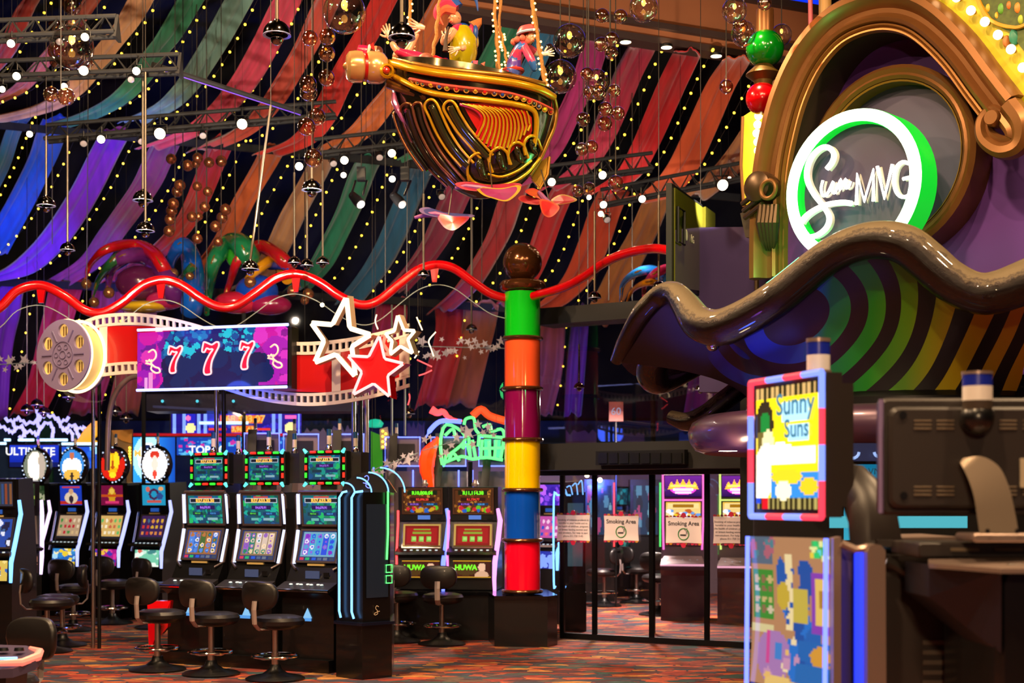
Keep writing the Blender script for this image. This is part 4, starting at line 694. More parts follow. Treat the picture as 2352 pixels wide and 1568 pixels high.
for k, (x, y, r_, c) in enumerate([(2300, 20, 8, '#5a9a30'), (2318, 12, 6, '#d86a20'), (2338, 18, 8, '#e0802c'), (2270, 18, 6, '#c8a020'), (2330, 85, 12, '#2c7a60'), (2312, 95, 9, '#b06a30'), (2345, 45, 7, '#9ab030'), (2290, 35, 5, '#d0a830')]): MB().sphere(WF(x, y, .0), r_*3.3e-3, 10, 6, (1, .5, 1.5)).build('painted_leaf', mat('leaf_'+c[1:], c, .5), cp)
for x, y in ((2160, -18), (2197, -6), (2230, 24), (2262, 50), (2292, 80), (2322, 113), (2349, 155), (2370, 205)):
    p = WF(x, y, .06); b = MB().sphere(p, .034, 14, 10).build('bulb', LAMPW, cp); MB().lathe([(.016, -.06), (.018, -.03), (.022, -.02)], 10, p, NF).build('socket', mat('brass_socket', '#b08020', .3, .8), b)
# tall yellow lamp panel seen edge-on left of the arch
lp = thing('lamp_panel', 'narrow yellow panel with a column of white bulbs left of the arch', 'panel', at(1730, 470, 12.4)); D_ = 12.4
MB().prism([at(1706, 268, D_), at(1724, 256, D_), at(1765, 262, D_), at(1765, 470, D_), at(1708, 470, D_), at(1702, 380, D_)], (0, 0, 0), (0, .08, 0)).build('board', YELP, lp, False); MB().tube([at(1706, 268, D_), at(1702, 380, D_), at(1708, 475, D_)], .014, 8).build('edge_moulding', BRZ, lp)
MB().cyl(at(1738, 470, 12.46), Vector((*at(1738, 0, 12.46).xy, 0)), .02, 8).build('support', BRD, lp)
for k in range(11): MB().sphere(at((1752, 1742, 1740, 1738, 1740, 1741, 1742, 1740, 1740, 1739, 1738)[k], 246+k*20, D_-.06), .036, 12, 8).build('bulb', LAMPW, lp)
# bead pole with green and red balls
bp = thing('bead_pole', 'ornamental pole of green and red balls with bronze cones beside the arch', 'pole', at(1752, 300, 12)); D_ = 12
def zlathe(name, x, rows, m, par, D=None, n=28): 
    D = D or D_; c = at(x, 0, D); return MB().lathe([(r*D/F, at(x, y, D).z-c.z) for r, y in rows], n, c).build(name, m, par, True, 40)
zlathe('top_drum', 1757, [(1, 22), (19, 22), (20, 26), (20, 74), (1, 74)], BRZ, bp); MB().sphere(at(1757, 112, D_), 43*D_/F, 28, 18).build('green_ball', mat('green_gloss', '#047a14', .14, coat=.8), bp); zlathe('cone_collar', 1753, [(20, 150), (24, 156), (38, 168), (40, 172), (22, 186), (20, 196)], mat('olive_bronze', '#5a4418', .4, .5), bp); MB().sphere(at(1750, 226, D_), 37*D_/F, 28, 18).build('red_ball', RED, bp)
MB().cyl(at(1757, 30, D_), Vector((*at(1757, 0, D_).xy, 9.2)), .02, 8).build('hanger', BRZ, bp)
o = MB().cyl(at(1862, 60, 11.9), at(1860, -80, 11.9), .02, 10).build('pink_post', mat('pink_post', '#c85868', .4)); tag(o, 'slim pink post rising behind the arch against the blue recess', 'post')
o = MB().cyl(at(1895, 60, 12.2), at(1895, -90, 12.2), .055, 14).build('cream_post', mat('cream_post', '#d8a860', .45)); tag(o, 'thick cream post rising behind the arch', 'post')
# black display backs above the canopy
dsp = thing('display_panel', 'dark glossy display seen edge-on with a handle, above the red rail end', 'display', at(1560, 660, 12.6)); GL = mat('olive_sheen_screen', '#5a5a1a', .16, .2, coat=.6)  # olive is the yellow reflection on black glass, put into the colour
A, B = at(1543, 420, 12.4), at(1613, 470, 13.6); h = 1.0
MB().prism([A, B, B+Vector((0, 0, -.85)), A+Vector((0, 0, -.98))], (0, 0, 0), (-.05, .0, 0)).build('casing', BLACKM, dsp, False); MB().prism([A.lerp(B, .06)+Vector((0, 0, -.03)), A.lerp(B, .97)+Vector((0, 0, -.03)), A.lerp(B, .97)+Vector((0, 0, -.83)), A.lerp(B, .06)+Vector((0, 0, -.9))], (.012, -.004, 0), (.002, 0, 0)).build('screen', GL, dsp, False)
hd = [A.lerp(B, .1)+Vector((.02, -.04, -.2)), A.lerp(B, .3)+Vector((.02, -.04, -.2)), A.lerp(B, .3)+Vector((.02, -.04, -.5)), A.lerp(B, .1)+Vector((.02, -.04, -.5))]; MB().tube(hd, .014, 6, closed=True).build('handle', BLACKM, dsp)
lg = text_mesh('LG', .1, .001); place_mesh(lg, frame(A.lerp(B, .6)+Vector((.018, -.008, -.4)), (B-A).xy.to_3d(), UP)); link('logo_letters', lg, mat('pale_print', '#d8d8c0', .5), dsp, False); MB().lathe([(.001, .004), (.05, .004), (.05, 0)], 18, A.lerp(B, .4)+Vector((.014, -.004, -.39)), Vector(((B-A).y, -(B-A).x, 0))).build('logo_disc', mat('pale_print', '#d8d8c0', .5), dsp)
d2 = thing('display_panel', 'second smaller display with an olive reflection behind the purple block', 'display', at(1632, 525, 14)); A2, B2 = at(1621, 474, 13.8), at(1643, 490, 14.6); MB().prism([A2, B2, B2+Vector((0, 0, -.3)), A2+Vector((0, 0, -.34))], (0, 0, 0), (-.03, .04, 0)).build('casing', GL, d2, False); MB().cyl((A2+B2)/2+Vector((0, .0, -.2)), WF(1650, 560, -1.2), .02, 8).build('stand', BLACKM, d2)
# ---------------------------------------------------------------- the wavy canopy on its striped trunk
CT = Vector((2.74, 9.95, 0))      # axis of the trunk
can = thing('wavy_canopy', 'dark bronze wavy mushroom canopy with psychedelic striped underside', 'canopy', Vector((CT.x, CT.y, 2.3)))
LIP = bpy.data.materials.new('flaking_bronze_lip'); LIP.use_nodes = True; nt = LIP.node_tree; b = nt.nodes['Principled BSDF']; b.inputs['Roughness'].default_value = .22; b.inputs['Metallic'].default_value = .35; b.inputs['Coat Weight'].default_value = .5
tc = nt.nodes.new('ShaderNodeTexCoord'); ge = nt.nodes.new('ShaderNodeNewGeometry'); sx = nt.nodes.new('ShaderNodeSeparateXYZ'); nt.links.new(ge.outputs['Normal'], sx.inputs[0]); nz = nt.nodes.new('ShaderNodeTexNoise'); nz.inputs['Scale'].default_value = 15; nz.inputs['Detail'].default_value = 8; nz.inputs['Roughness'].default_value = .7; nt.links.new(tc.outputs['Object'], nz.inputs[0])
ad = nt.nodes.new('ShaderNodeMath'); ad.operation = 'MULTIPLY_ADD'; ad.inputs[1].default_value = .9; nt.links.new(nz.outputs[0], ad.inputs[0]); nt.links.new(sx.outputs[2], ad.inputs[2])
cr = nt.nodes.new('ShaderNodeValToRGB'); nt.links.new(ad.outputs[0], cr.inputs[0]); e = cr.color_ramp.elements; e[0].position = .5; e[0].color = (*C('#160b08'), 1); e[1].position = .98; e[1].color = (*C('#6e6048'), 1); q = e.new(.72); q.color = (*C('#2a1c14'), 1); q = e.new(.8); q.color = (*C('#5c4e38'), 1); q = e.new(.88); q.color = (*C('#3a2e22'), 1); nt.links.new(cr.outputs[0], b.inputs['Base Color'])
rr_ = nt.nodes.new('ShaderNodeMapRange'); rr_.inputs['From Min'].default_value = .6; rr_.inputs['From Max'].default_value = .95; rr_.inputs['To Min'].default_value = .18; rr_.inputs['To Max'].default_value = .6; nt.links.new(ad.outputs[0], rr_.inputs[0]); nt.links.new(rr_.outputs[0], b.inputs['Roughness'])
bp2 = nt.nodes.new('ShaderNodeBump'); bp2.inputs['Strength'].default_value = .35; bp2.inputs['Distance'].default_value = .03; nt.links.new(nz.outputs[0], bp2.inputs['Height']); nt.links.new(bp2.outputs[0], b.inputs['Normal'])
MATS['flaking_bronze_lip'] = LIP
RIMP = [(1415, 828, 10.3, 14), (1438, 782, 10.15, 20), (1475, 720, 10.0, 24), (1515, 680, 9.9, 25), (1548, 672, 9.75, 26), (1575, 702, 9.6, 33), (1606, 742, 9.45, 40), (1655, 752, 9.3, 43), (1715, 728, 9.15, 43), (1780, 688, 9.0, 43), (1840, 640, 8.9, 42), (1900, 592, 8.8, 41), (1960, 562, 8.7, 42), (2020, 551, 8.6, 44), (2080, 562, 8.5, 46), (2130, 600, 8.45, 47), (2180, 643, 8.4, 47), (2240, 672, 8.35, 48), (2300, 668, 8.3, 50), (2400, 630, 8.3, 52), (2520, 600, 8.5, 52)]
RP = smoothpath(RIMP, 6); RPT = [at(p[0], p[1], p[2]) for p in RP]
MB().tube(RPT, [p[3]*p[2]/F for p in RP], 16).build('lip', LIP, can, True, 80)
# second, hanging fold behind the tip and the low back fold
MB().tube(pxpath([(1555, 700, 10.1), (1520, 770, 10.3), (1490, 840, 10.5), (1497, 880, 10.6), (1530, 850, 10.8), (1580, 800, 10.9)], None, 6), [.06, .1, .11, .11, .1, .08]+[.08]*25, 12).build('back_fold', LIP, can, True, 80) if False else None
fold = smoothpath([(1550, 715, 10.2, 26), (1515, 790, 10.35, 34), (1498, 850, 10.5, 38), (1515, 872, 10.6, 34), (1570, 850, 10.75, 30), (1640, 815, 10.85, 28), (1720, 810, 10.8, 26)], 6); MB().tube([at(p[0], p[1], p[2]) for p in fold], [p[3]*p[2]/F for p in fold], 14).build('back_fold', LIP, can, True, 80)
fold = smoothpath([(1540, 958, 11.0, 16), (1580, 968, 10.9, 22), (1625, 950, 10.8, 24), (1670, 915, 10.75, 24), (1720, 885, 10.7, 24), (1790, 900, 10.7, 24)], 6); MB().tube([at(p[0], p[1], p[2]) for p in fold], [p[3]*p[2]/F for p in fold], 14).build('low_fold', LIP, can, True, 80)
# striped flare: from the trunk ring up and out to the lip
ST = bpy.data.materials.new('psychedelic_stripes'); ST.use_nodes = True; nt = ST.node_tree; b = nt.nodes['Principled BSDF']; b.inputs['Roughness'].default_value = .45
tc = nt.nodes.new('ShaderNodeTexCoord'); vm = nt.nodes.new('ShaderNodeVectorMath'); vm.operation = 'SUBTRACT'; vm.inputs[1].default_value = at(1800, 735, 9.55); nt.links.new(tc.outputs['Object'], vm.inputs[0])
mp = nt.nodes.new('ShaderNodeMapping'); mp.inputs['Scale'].default_value = (1.0, .35, 1.15); nt.links.new(vm.outputs[0], mp.inputs[0]); nz = nt.nodes.new('ShaderNodeTexNoise'); nz.inputs['Scale'].default_value = 1.6; nz.inputs['Detail'].default_value = 0; nt.links.new(mp.outputs[0], nz.inputs[0])
ln = nt.nodes.new('ShaderNodeVectorMath'); ln.operation = 'LENGTH'; nt.links.new(mp.outputs[0], ln.inputs[0]); m1 = nt.nodes.new('ShaderNodeMath'); m1.operation = 'MULTIPLY_ADD'; m1.inputs[1].default_value = .16; nt.links.new(nz.outputs[0], m1.inputs[0]); nt.links.new(ln.outputs['Value'], m1.inputs[2])
m2 = nt.nodes.new('ShaderNodeMath'); m2.operation = 'MULTIPLY'; m2.inputs[1].default_value = 34; nt.links.new(m1.outputs[0], m2.inputs[0]); m3 = nt.nodes.new('ShaderNodeMath'); m3.operation = 'SINE'; nt.links.new(m2.outputs[0], m3.inputs[0]); m4 = nt.nodes.new('ShaderNodeMath'); m4.operation = 'GREATER_THAN'; m4.inputs[1].default_value = -.05; nt.links.new(m3.outputs[0], m4.inputs[0])
sxx = nt.nodes.new('ShaderNodeSeparateXYZ'); nt.links.new(vm.outputs[0], sxx.inputs[0]); mrx = nt.nodes.new('ShaderNodeMapRange'); mrx.inputs['From Min'].default_value = -.7; mrx.inputs['From Max'].default_value = 1.4; nt.links.new(sxx.outputs[0], mrx.inputs[0])
cr = nt.nodes.new('ShaderNodeValToRGB'); nt.links.new(mrx.outputs[0], cr.inputs[0]); e = cr.color_ramp.elements; e[0].position = .12; e[0].color = (*C('#140a08'), 1); e[1].position = 1.0; e[1].color = (*C('#c88a08'), 1)
for p_, c in ((.22, '#1c3cb0'), (.36, '#2450d8'), (.42, '#148050'), (.54, '#1c8a20'), (.64, '#5c9410'), (.74, '#a8980a')): q = e.new(p_); q.color = (*C(c), 1)
cr3 = nt.nodes.new('ShaderNodeValToRGB'); nt.links.new(mrx.outputs[0], cr3.inputs[0]); e = cr3.color_ramp.elements; e[0].position = .16; e[0].color = (*C('#140a08'), 1); e[1].position = .6; e[1].color = (*C('#04040a'), 1); q = e.new(.3); q.color = (*C('#2c1030'), 1)
mx = nt.nodes.new('ShaderNodeMix'); mx.data_type = 'RGBA'; nt.links.new(m4.outputs[0], mx.inputs[0]); nt.links.new(cr3.outputs[0], mx.inputs[6]); nt.links.new(cr.outputs[0], mx.inputs[7]); nt.links.new(mx.outputs[2], b.inputs['Base Color']); MATS['psychedelic_stripes'] = ST
TR, TZ = 1.04, 2.33; NV = 14; rings = []
for p, q in zip(RPT, RP):
    th = math.atan2(p.y-CT.y, p.x-CT.x); foot = Vector((CT.x+TR*cos(th), CT.y+TR*sin(th), TZ)); top = p+Vector((0, 0, -q[3]*q[2]/F*.3)); ring = []
    mid = Vector((foot.x, foot.y, foot.z+(top.z-foot.z)*.72)).lerp(top, .12)
    for k in range(NV+1): t = k/NV; ring.append(foot*(1-t)**2+mid*2*t*(1-t)+top*t*t)
    rings.append(ring)
MB().loft(rings, False).build('striped_flare', ST, can, True, 180)
# top skin from the lip back to the facade
PLS = mat('rough_plaster_top', '#6a6450', .8, bump=.8, bscale=14, noise=.4, nscale=10); rings = []
for p, q in zip(RPT, RP):
    back = WF(q[0]+(1960-q[0])*.12+30, min(q[1]+10, 690)-20, .02); back.z = min(back.z, p.z+.15); ring = [p+Vector((0, 0, q[3]*q[2]/F*.75))]
    for k in range(1, 9): t = k/8; v = p.lerp(back, t); v.z = p.z+(back.z-p.z)*t+q[3]*q[2]/F*.75*(1-t)-.14*sin(PI*t)*(1-.3*t); ring.append(v)
    rings.append(ring)
MB().loft(rings, False).build('top_skin', PLS, can, True, 180)
MB().lathe([(TR, TZ+.02), (TR+.05, TZ-.02), (TR+.05, TZ-.08), (TR-.05, TZ-.1)], 48, CT).build('neck_ring', BLACKM, can)
# lower round soffit under the canopy
dk = thing('round_soffit', 'round purple edged soffit disc below the wavy canopy', 'soffit', Vector((CT.x, CT.y, 2.0)))
MB().lathe([(.5, 2.27), (1.2, 2.26), (1.4, 2.24), (1.47, 2.2), (1.5, 2.13), (1.49, 2.07), (1.45, 2.01), (1.38, 1.985)], 64, CT).build('edge', mat('purple_bronze_edge', '#4a3048', .35, .3, coat=.3), dk); MB().lathe([(1.385, 1.985), (.3, 1.975)], 64, CT).build('underside', mat('soffit_brown', '#7a4a3a', .7), dk); MB().lathe([(.001, 1.972), (.06, 1.972)], 16, Vector((at(1672, 1043, 9.2).x, 9.2, 0))).build('downlight', SPOTLENS, dk); MB().lathe([(TR, 1.97), (TR, 0)], 48, CT).build('trunk', VOID, dk)
for x, y, D, r, lab in ((1637, 790, 9.4, 24, 'black dome camera fixed under the front of the canopy lip'), (1642, 855, 10.5, 13, 'smaller dome camera under the back fold of the canopy')):
    p = at(x, y, D); rr = r*D/F; t = thing('ceiling_dome_camera', lab, 'camera', p); MB().lathe([(rr*.6, rr*1.2), (rr, rr*.9), (rr*1.05, .2*rr), (rr*.7, 0)], 20, p).build('collar', BLACK, t); MB().sphere(p, rr*.7, 16, 10).build('glass_dome', LENSBALL, t, True, 180)
lamp('SPOT', 'canopy_rim_purple', (1.0, 8.2, 1.5), (1.3, 9.9, 2.45), 10, PURPLE, .1, 50)
# ================================================================ striped column with ball, plinth
CD = 16.4; colx = 1200
clm = thing('striped_column', 'glossy column of coloured drums with bronze rings and ball finial', 'column', at(colx, 1357, CD))
BRG = mat('glossy_bronze', '#6e4224', .16, .7, coat=.6); crad = 41*CD/F
def cz(y): return at(colx, y, CD).z
cc = Vector((at(colx, 0, CD).x, CD, 0))
for y0, y1, c in ((672, 778, '#10c01c'), (778, 893, '#ff5c2c'), (893, 1010, '#7a0a48'), (1010, 1125, '#ffcc00'), (1125, 1240, '#0a4cc0'), (1240, 1357, '#ff0a30')):
    MB().lathe([(crad, cz(y0)), (crad, cz(y1))], 40, cc).build('drum', mat('gloss_'+c[1:], c, .1, coat=.8), clm)
for y in (778, 893, 1010, 1125, 1240, 1357): MB().torus((cc.x, cc.y, cz(y)), crad+.012, .024, (0, 0, 1), 40, 10).build('ring', BRG, clm)
MB().torus((cc.x, cc.y, cz(657)), crad+.0, .062, (0, 0, 1), 40, 12).build('cap_ring', BRG, clm); MB().sphere((cc.x, cc.y, cz(603)), 45*CD/F, 32, 20).build('ball_finial', BRG, clm); MB().lathe([(.001, cz(645)), (crad*.9, cz(645)), (crad*.9, cz(672))], 32, cc).build('neck', BRG, clm)
pl = thing('plinth', 'low black plinth under the striped column and the twin machines', 'plinth', (cc.x, cc.y, 0)); zt = cz(1362)
PLP = [Vector((-1.42, 16.98, 0)), Vector((-.28, 16.8, 0)), Vector((-.2, 16.12, 0)), Vector((.4, 16.05, 0)), Vector((.52, 16.3, 0)), Vector((.42, 17.3, 0)), Vector((-.1, 17.9, 0)), Vector((-1.42, 17.95, 0))]
MB().prism(PLP, (0, 0, 0), (0, 0, zt-.05)).build('body', BLACK, pl, False); MB().prism([p+Vector((0, -.03, 0)) for p in PLP], (0, 0, zt-.05), (0, 0, zt-.01)).build('top_slab', mat('black_polished_stone', '#060608', .12), pl, False)
# ================================================================ red wave rail with its glass scallops
rail = thing('wave_rail', 'glossy red wavy tube rail along the mezzanine edge', 'rail', at(600, 700, 16))
WV1 = [(-60, 740), (0, 706), (40, 667), (95, 655), (150, 680), (195, 712), (235, 718), (280, 695), (328, 656), (370, 643), (412, 652), (460, 684), (500, 704), (540, 703), (590, 670), (632, 640), (680, 629), (730, 646), (780, 680), (830, 700), (870, 690), (920, 650), (960, 620), (1000, 608), (1042, 616), (1090, 650), (1130, 676), (1175, 688)]
WV2 = [(1225, 680), (1290, 661), (1340, 636), (1390, 602), (1440, 581), (1500, 571), (1552, 578)]
def wd(x): return 15.4+(x/1176)*1.0 if x < 1200 else 16.3-(x-1200)/352*2.2
W1 = pxpath([(x, y, wd(x)) for x, y in WV1], None, 5); W2 = pxpath([(x, y, wd(x)) for x, y in WV2], None, 5)
MB().tube(W1, .052, 12).build('tube', RED, rail); MB().tube(W2, .05, 12).build('tube', RED, rail)
for x, y in ((95, 660), (370, 650), (680, 636), (998, 614)): p = at(x, y, wd(x)); MB().prism([p+Vector((-.05, 0, 0)), p+Vector((.05, 0, 0)), p+Vector((.025, 0, -.17)), p+Vector((-.025, 0, -.17))], (0, -.02, 0), (0, .02, 0)).build('bracket', RED, rail, False)
PANE = glassy('mezzanine_glass', '#f4f4f8', .02, .12)
gp = smoothpath([(x, y+46) for x, y in WV1], 4); gl = thing('glass_balustrade', 'clear scalloped glass balustrade below the red wave rail', 'glass', at(600, 990, 16.1))
topv = [at(p[0], p[1], wd(p[0])+.03) for p in gp]; MB().loft([[p, Vector((p.x, p.y, at(600, 985, 16).z))] for p in topv], False).build('pane', PANE, gl, True, 180); MB().tube(topv, .005, 5).build('polished_edge', mat('glass_edge', '#a8b4b0', .2), gl)
for x in (900, 930): MB().cyl(at(x, 700, 16.2), at(x, 1000, 16.2), .012, 8).build('post', STEEL, gl)
# ================================================================ jester cap sculptures behind the rail
JG = lambda c: mat('fibreglass_'+c[1:], c, .2, coat=.6, noise=.25, nscale=5)
BELL = mat('copper_bell', '#b0744a', .2, .8)
def jester(label, horns, bells, base, D, blobs=()):
    t = thing('jester_sculpture', label, 'sculpture', at(base[0], base[1], D), 0, 'jester cap sculptures')
    for pts, r, c in horns:
        P = smoothpath(pts, 6); n = len(P); rr = [r*D/F*(.25+.75*min(1, 1.4*i/(n-1))) for i in range(n)]
        Q = [at(p[0], p[1], D+.25*sin(i*.4)) for i, p in enumerate(P)]; h = MB().tube(Q, rr, 14).build('horn', JG(c), t); MB().tube([q+Vector((0, -rr[i]*.95, rr[i]*.1)) for i, q in enumerate(Q)], .012, 5).build('gold_seam', GILTD, h)
    for x, y, r in bells: MB().sphere(at(x, y, D-.2), r*D/F, 14, 10).build('bell', BELL, t)
    for x, y, rx, ry, c in blobs: MB().sphere(at(x, y, D), 1, 20, 14, (rx*D/F, rx*D/F*.7, ry*D/F)).build('cap_lobe', JG(c), t)
    MB().cyl(at(base[0], base[1], D), Vector((*at(base[0], 0, D).xy, 0)), .03, 8).build('stand', VOID, t)
jester('red and purple jester cap sculpture with a blue horn behind the wave rail', [([(196, 640), (208, 605), (245, 572), (300, 563), (350, 580), (385, 630)], 16, '#a80c14'), ([(248, 660), (255, 620), (285, 590), (335, 590), (375, 625), (400, 680)], 24, '#581c5c'), ([(214, 680), (228, 640), (262, 598), (300, 580)], 12, '#1c4c28'), ([(388, 660), (392, 600), (418, 562), (438, 590), (445, 660), (440, 710)], 26, '#0c4a9c'), ([(405, 690), (420, 640), (445, 610)], 10, '#1c5c34')],
       [(198, 652, 12), (216, 694, 12), (250, 672, 13), (398, 628, 12), (436, 634, 10)], (330, 700), 20.3, [(320, 650, 55, 40, '#4c1438'), (380, 690, 45, 22, '#a8204c'), (330, 705, 60, 14, '#c89a18')])
jester('green and red jester cap sculpture with blue lobes behind the wave rail', [([(475, 720), (480, 660), (492, 600), (520, 565), (550, 560), (572, 590)], 26, '#14683c'), ([(510, 700), (528, 650), (548, 595), (590, 566), (630, 580), (665, 612)], 17, '#a01018'), ([(530, 700), (555, 660), (590, 620), (630, 600), (660, 640)], 14, '#c08010'), ([(690, 660), (680, 630), (655, 610), (620, 610)], 10, '#1c3c9c')],
       [(575, 648, 14), (672, 668, 13), (708, 675, 13), (700, 690, 10)], (560, 700), 20.8, [(590, 670, 50, 40, '#103c9c'), (545, 695, 55, 26, '#b01830'), (620, 700, 50, 24, '#8c1440'), (545, 590, 26, 26, '#2c8c20')])
jester('blue and pink jester horns peeping over the canopy lip', [([(1425, 690), (1432, 650), (1465, 625), (1500, 622), (1535, 640)], 13, '#1c6cc0'), ([(1440, 692), (1455, 665), (1490, 648), (1530, 655)], 9, '#b8740c'), ([(1478, 690), (1482, 655), (1505, 628), (1540, 618), (1560, 640)], 13, '#b02058')], [(1428, 694, 5), (1478, 692, 6), (1500, 650, 5)], (1500, 705), 17.8)
# ================================================================ film strip sign over the machines
WS, NS, US = plane_at(((500-CX)/F*14.3, 14.3), 20.0)
film = thing('film_strip_sign', 'white film strip sign with red frames waving above the slot bank', 'sign', WS(500, 900))
FW = mat('film_white', '#d8ccc8', .5); FR = mat('film_red', '#b00810', .35, coat=.3)
TOPP = smoothpath([(188, 738), (230, 723), (300, 718), (370, 725), (440, 741), (520, 765), (600, 780), (680, 785), (740, 783), (800, 776), (870, 762), (940, 742)], 10); BOTP = smoothpath([(188, 872), (230, 865), (300, 858), (370, 860), (440, 872), (520, 897), (600, 920), (680, 931), (740, 931), (800, 924), (870, 910), (940, 888)], 10)
def edge(P, x):
    for a, b in zip(P, P[1:]):
        if a[0] <= x <= b[0]: return a[1]+(b[1]-a[1])*(x-a[0])/max(b[0]-a[0], 1e-6)
    return P[0][1] if x < P[0][0] else P[-1][1]
def fq(mb, x0, x1, f0, f1, off=0, th=.025):
    q = [WS(x, edge(TOPP, x)+(edge(BOTP, x)-edge(TOPP, x))*f, off) for x, f in ((x0, f0), (x1, f0), (x1, f1), (x0, f1))]; mb.prism(q, NS*0, -NS*th)
pitch = 14.7
for f0, f1, f2, f3 in ((0, .055, .155, .2), (.8, .845, .945, 1)):
    mb = MB(); x = 190.0
    while x < 938:
        x1 = min(x+pitch, 939); fq(mb, x, x1, f0, f1); fq(mb, x, x1, f2, f3); fq(mb, x, x+pitch*.36, f1, f2); x += pitch
    mb.build('perforated_edge', FW, film, False)
for a, b in ((190, 210), (228, 246), (357, 373), (480, 498), (610, 628), (762, 782), (917, 939)): q = MB(); fq(q, a, b, .19, .81); q.build('frame_bar', FW, film, False)
for a, b in ((210, 228), (246, 357), (373, 480), (498, 610), (628, 762), (782, 917)): q = MB(); fq(q, a, b, .19, .81, -.006, .02); q.build('red_frame', FR, film, False)
# supports
for k, (x, y0, m, r) in enumerate(((214, 866, STEEL, .022), (228, 870, BLACKM, .022), (497, 890, STEEL, .024), (514, 895, BLACKM, .024), (812, 922, STEEL, .024), (828, 922, BLACKM, .024), (842, 915, SILVER, .022))):
    p = WS(x, y0-14, -.95); MB().cyl(p, (p.x, p.y, 0), r, 10).build('support_post', m, film); MB().cyl(p, WS(x, y0-14, -.02), r*.7, 8).build('support_arm', m, film)
MB().tube([WS(x, y, -1.0) for x, y in smoothpath([(330, 862), (295, 870), (265, 905), (250, 960), (246, 1080)], 5)], .03, 10).build('bent_support', SILVER, film)
# film reel
reel = thing('film_reel', 'lilac film reel with lit rim at the end of the film strip', 'reel', WS(147, 815)); WRl, NR, UR = plane_at((WS(150, 815).x, WS(150, 815).y), 27.0); rc = WRl(147, 815, .16); rv = 82*14.7/F
def holed_disc(name, c, N, U, R_, holes, th, m, parent):
    cu = bpy.data.curves.new(name, 'CURVE'); cu.dimensions = '2D'; cu.fill_mode = 'BOTH'; cu.extrude = th/2
    for (cx_, cy_, rx, ry, n) in [(0, 0, R_, R_, 64)]+holes:
        sp = cu.splines.new('POLY'); sp.points.add(n-1); sp.use_cyclic_u = True
        for i in range(n): sp.points[i].co = (cx_+rx*cos(2*PI*i/n), cy_+ry*sin(2*PI*i/n), 0, 1)
    o = bpy.data.objects.new(name, cu); me = bpy.data.meshes.new_from_object(o); bpy.data.objects.remove(o); bpy.data.curves.remove(cu)
    place_mesh(me, frame(c, U, (0, 0, 1))); return link(name, me, m, parent, False)
LIL = mat('lilac_reel', '#8a7ca6', .5); GLOW = mat('reel_rim_glow', '#ffe8b0', .4, emit='#ffd890', es=2.6)
hl = [(cos(R(30+60*k))*rv*.68, sin(R(30+60*k))*rv*.68, rv*.19, rv*.19, 20) for k in range(6)]
holed_disc('front_plate', rc, NR, UR, rv, hl, .03, LIL, reel); holed_disc('back_plate', rc-NR*.26, NR, UR, rv, hl, .03, LIL, reel)
MB().lathe([(.001, 0), (rv*.92, 0), (rv*.92, -.2), (.001, -.2)], 48, rc-NR*.04, NR).build('wound_film', mat('wound_film_glow', '#d8b870', .5, emit='#e8b860', es=.55), reel); MB().torus(rc-NR*.02, rv*.97, .018, NR, 56, 8).build('rim_light', GLOW, reel); MB().torus(rc-NR*.2, rv*1.0, .016, NR, 56, 8).build('rim_light', NEON_WHITE, reel)
MB().torus(rc+NR*.018, rv*.37, .006, NR, 40, 6).build('hub_ring', mat('lilac_shade', '#6c6088', .5), reel); MB().torus(rc+NR*.018, rv*.11, .006, NR, 20, 6).build('hub_ring', mat('lilac_shade', '#6c6088', .5), reel)
for k in range(6):
    a = R(60*k); d = UR*cos(a)+Vector((0, 0, 1))*sin(a); MB().torus(rc+NR*.018+d*rv*.24, rv*.065, .005, NR, 16, 6).build('hub_hole', mat('lilac_shade', '#6c6088', .5), reel); MB().tube([rc+NR*.018+(UR*cos(a)+Vector((0, 0, 1))*sin(a))*rv*f for f in (.42, .78)], .009, 6).build('spoke', mat('lilac_shade', '#6c6088', .5), reel)
    h = hl[k]; hc = rc-NR*.03+UR*h[0]+Vector((0, 0, 1))*h[1]
    for q in (-.3, 0, .3): MB().tube([hc+UR*rv*q*.3+Vector((0, 0, -rv*.13)), hc+UR*rv*q*.3+Vector((0, 0, rv*.13))], .006, 5).build('film_edge', mat('film_edge_dark', '#6a4a18', .5), reel)
# LED display with three sevens
led = thing('jackpot_display', 'purple and blue screen with three red neon sevens on the film strip', 'display', WS(490, 890)); q = [WS(x, y, .12) for x, y in ((316, 764), (661, 748), (659, 886), (315, 893))]
p = Pic(140, 56)
p.a = np.array(C('#1c1a6c'))*np.ones((56, 140, 1)); p.speck(3, 170, ['#1470a8', '#0c4c98', '#18a0c0', '#0a3080', '#20c0d8'], .006, .03, (.15, 0, .85, .75)); p.speck(4, 50, ['#d010a0', '#a010b0', '#701090', '#e030b0'], .02, .07, (0, 0, .17, .95)); p.speck(5, 60, ['#d010a0', '#901090', '#b018b0', '#e030c0'], .02, .06, (.82, 0, 1, 1)); p.speck(6, 60, ['#102058', '#181048'], .03, .08, (.2, .5, .85, 1)); p.rect(.08, .72, .11, 1, '#f090d0'); p.rect(.05, .8, .07, 1, '#f0a0e0')
m_ = p.mesh(q[0], q[1]-q[0], q[3]-q[0]); m_.build('screen', screen_mat(1.1), led, False); mb = MB(); mb.prism([v-NS*.004 for v in q], NS*0, -NS*.1); mb.build('casing', BLACKM, led, False)
mb = MB().prism([WS(x, y, .1) for x, y in ((661, 746), (670, 750), (670, 892), (659, 890))], NS*0, -NS*.14); mb.build('side_cheek', BLACKM, led, False)
for a, b in (((316, 758), (662, 745)), ((314, 896), (659, 888))): MB().cyl(WS(*a, .14), WS(*b, .14), .014, 10).build('neon_bar', neon('bar_blue', '#4060ff', 3, k=.3), led)
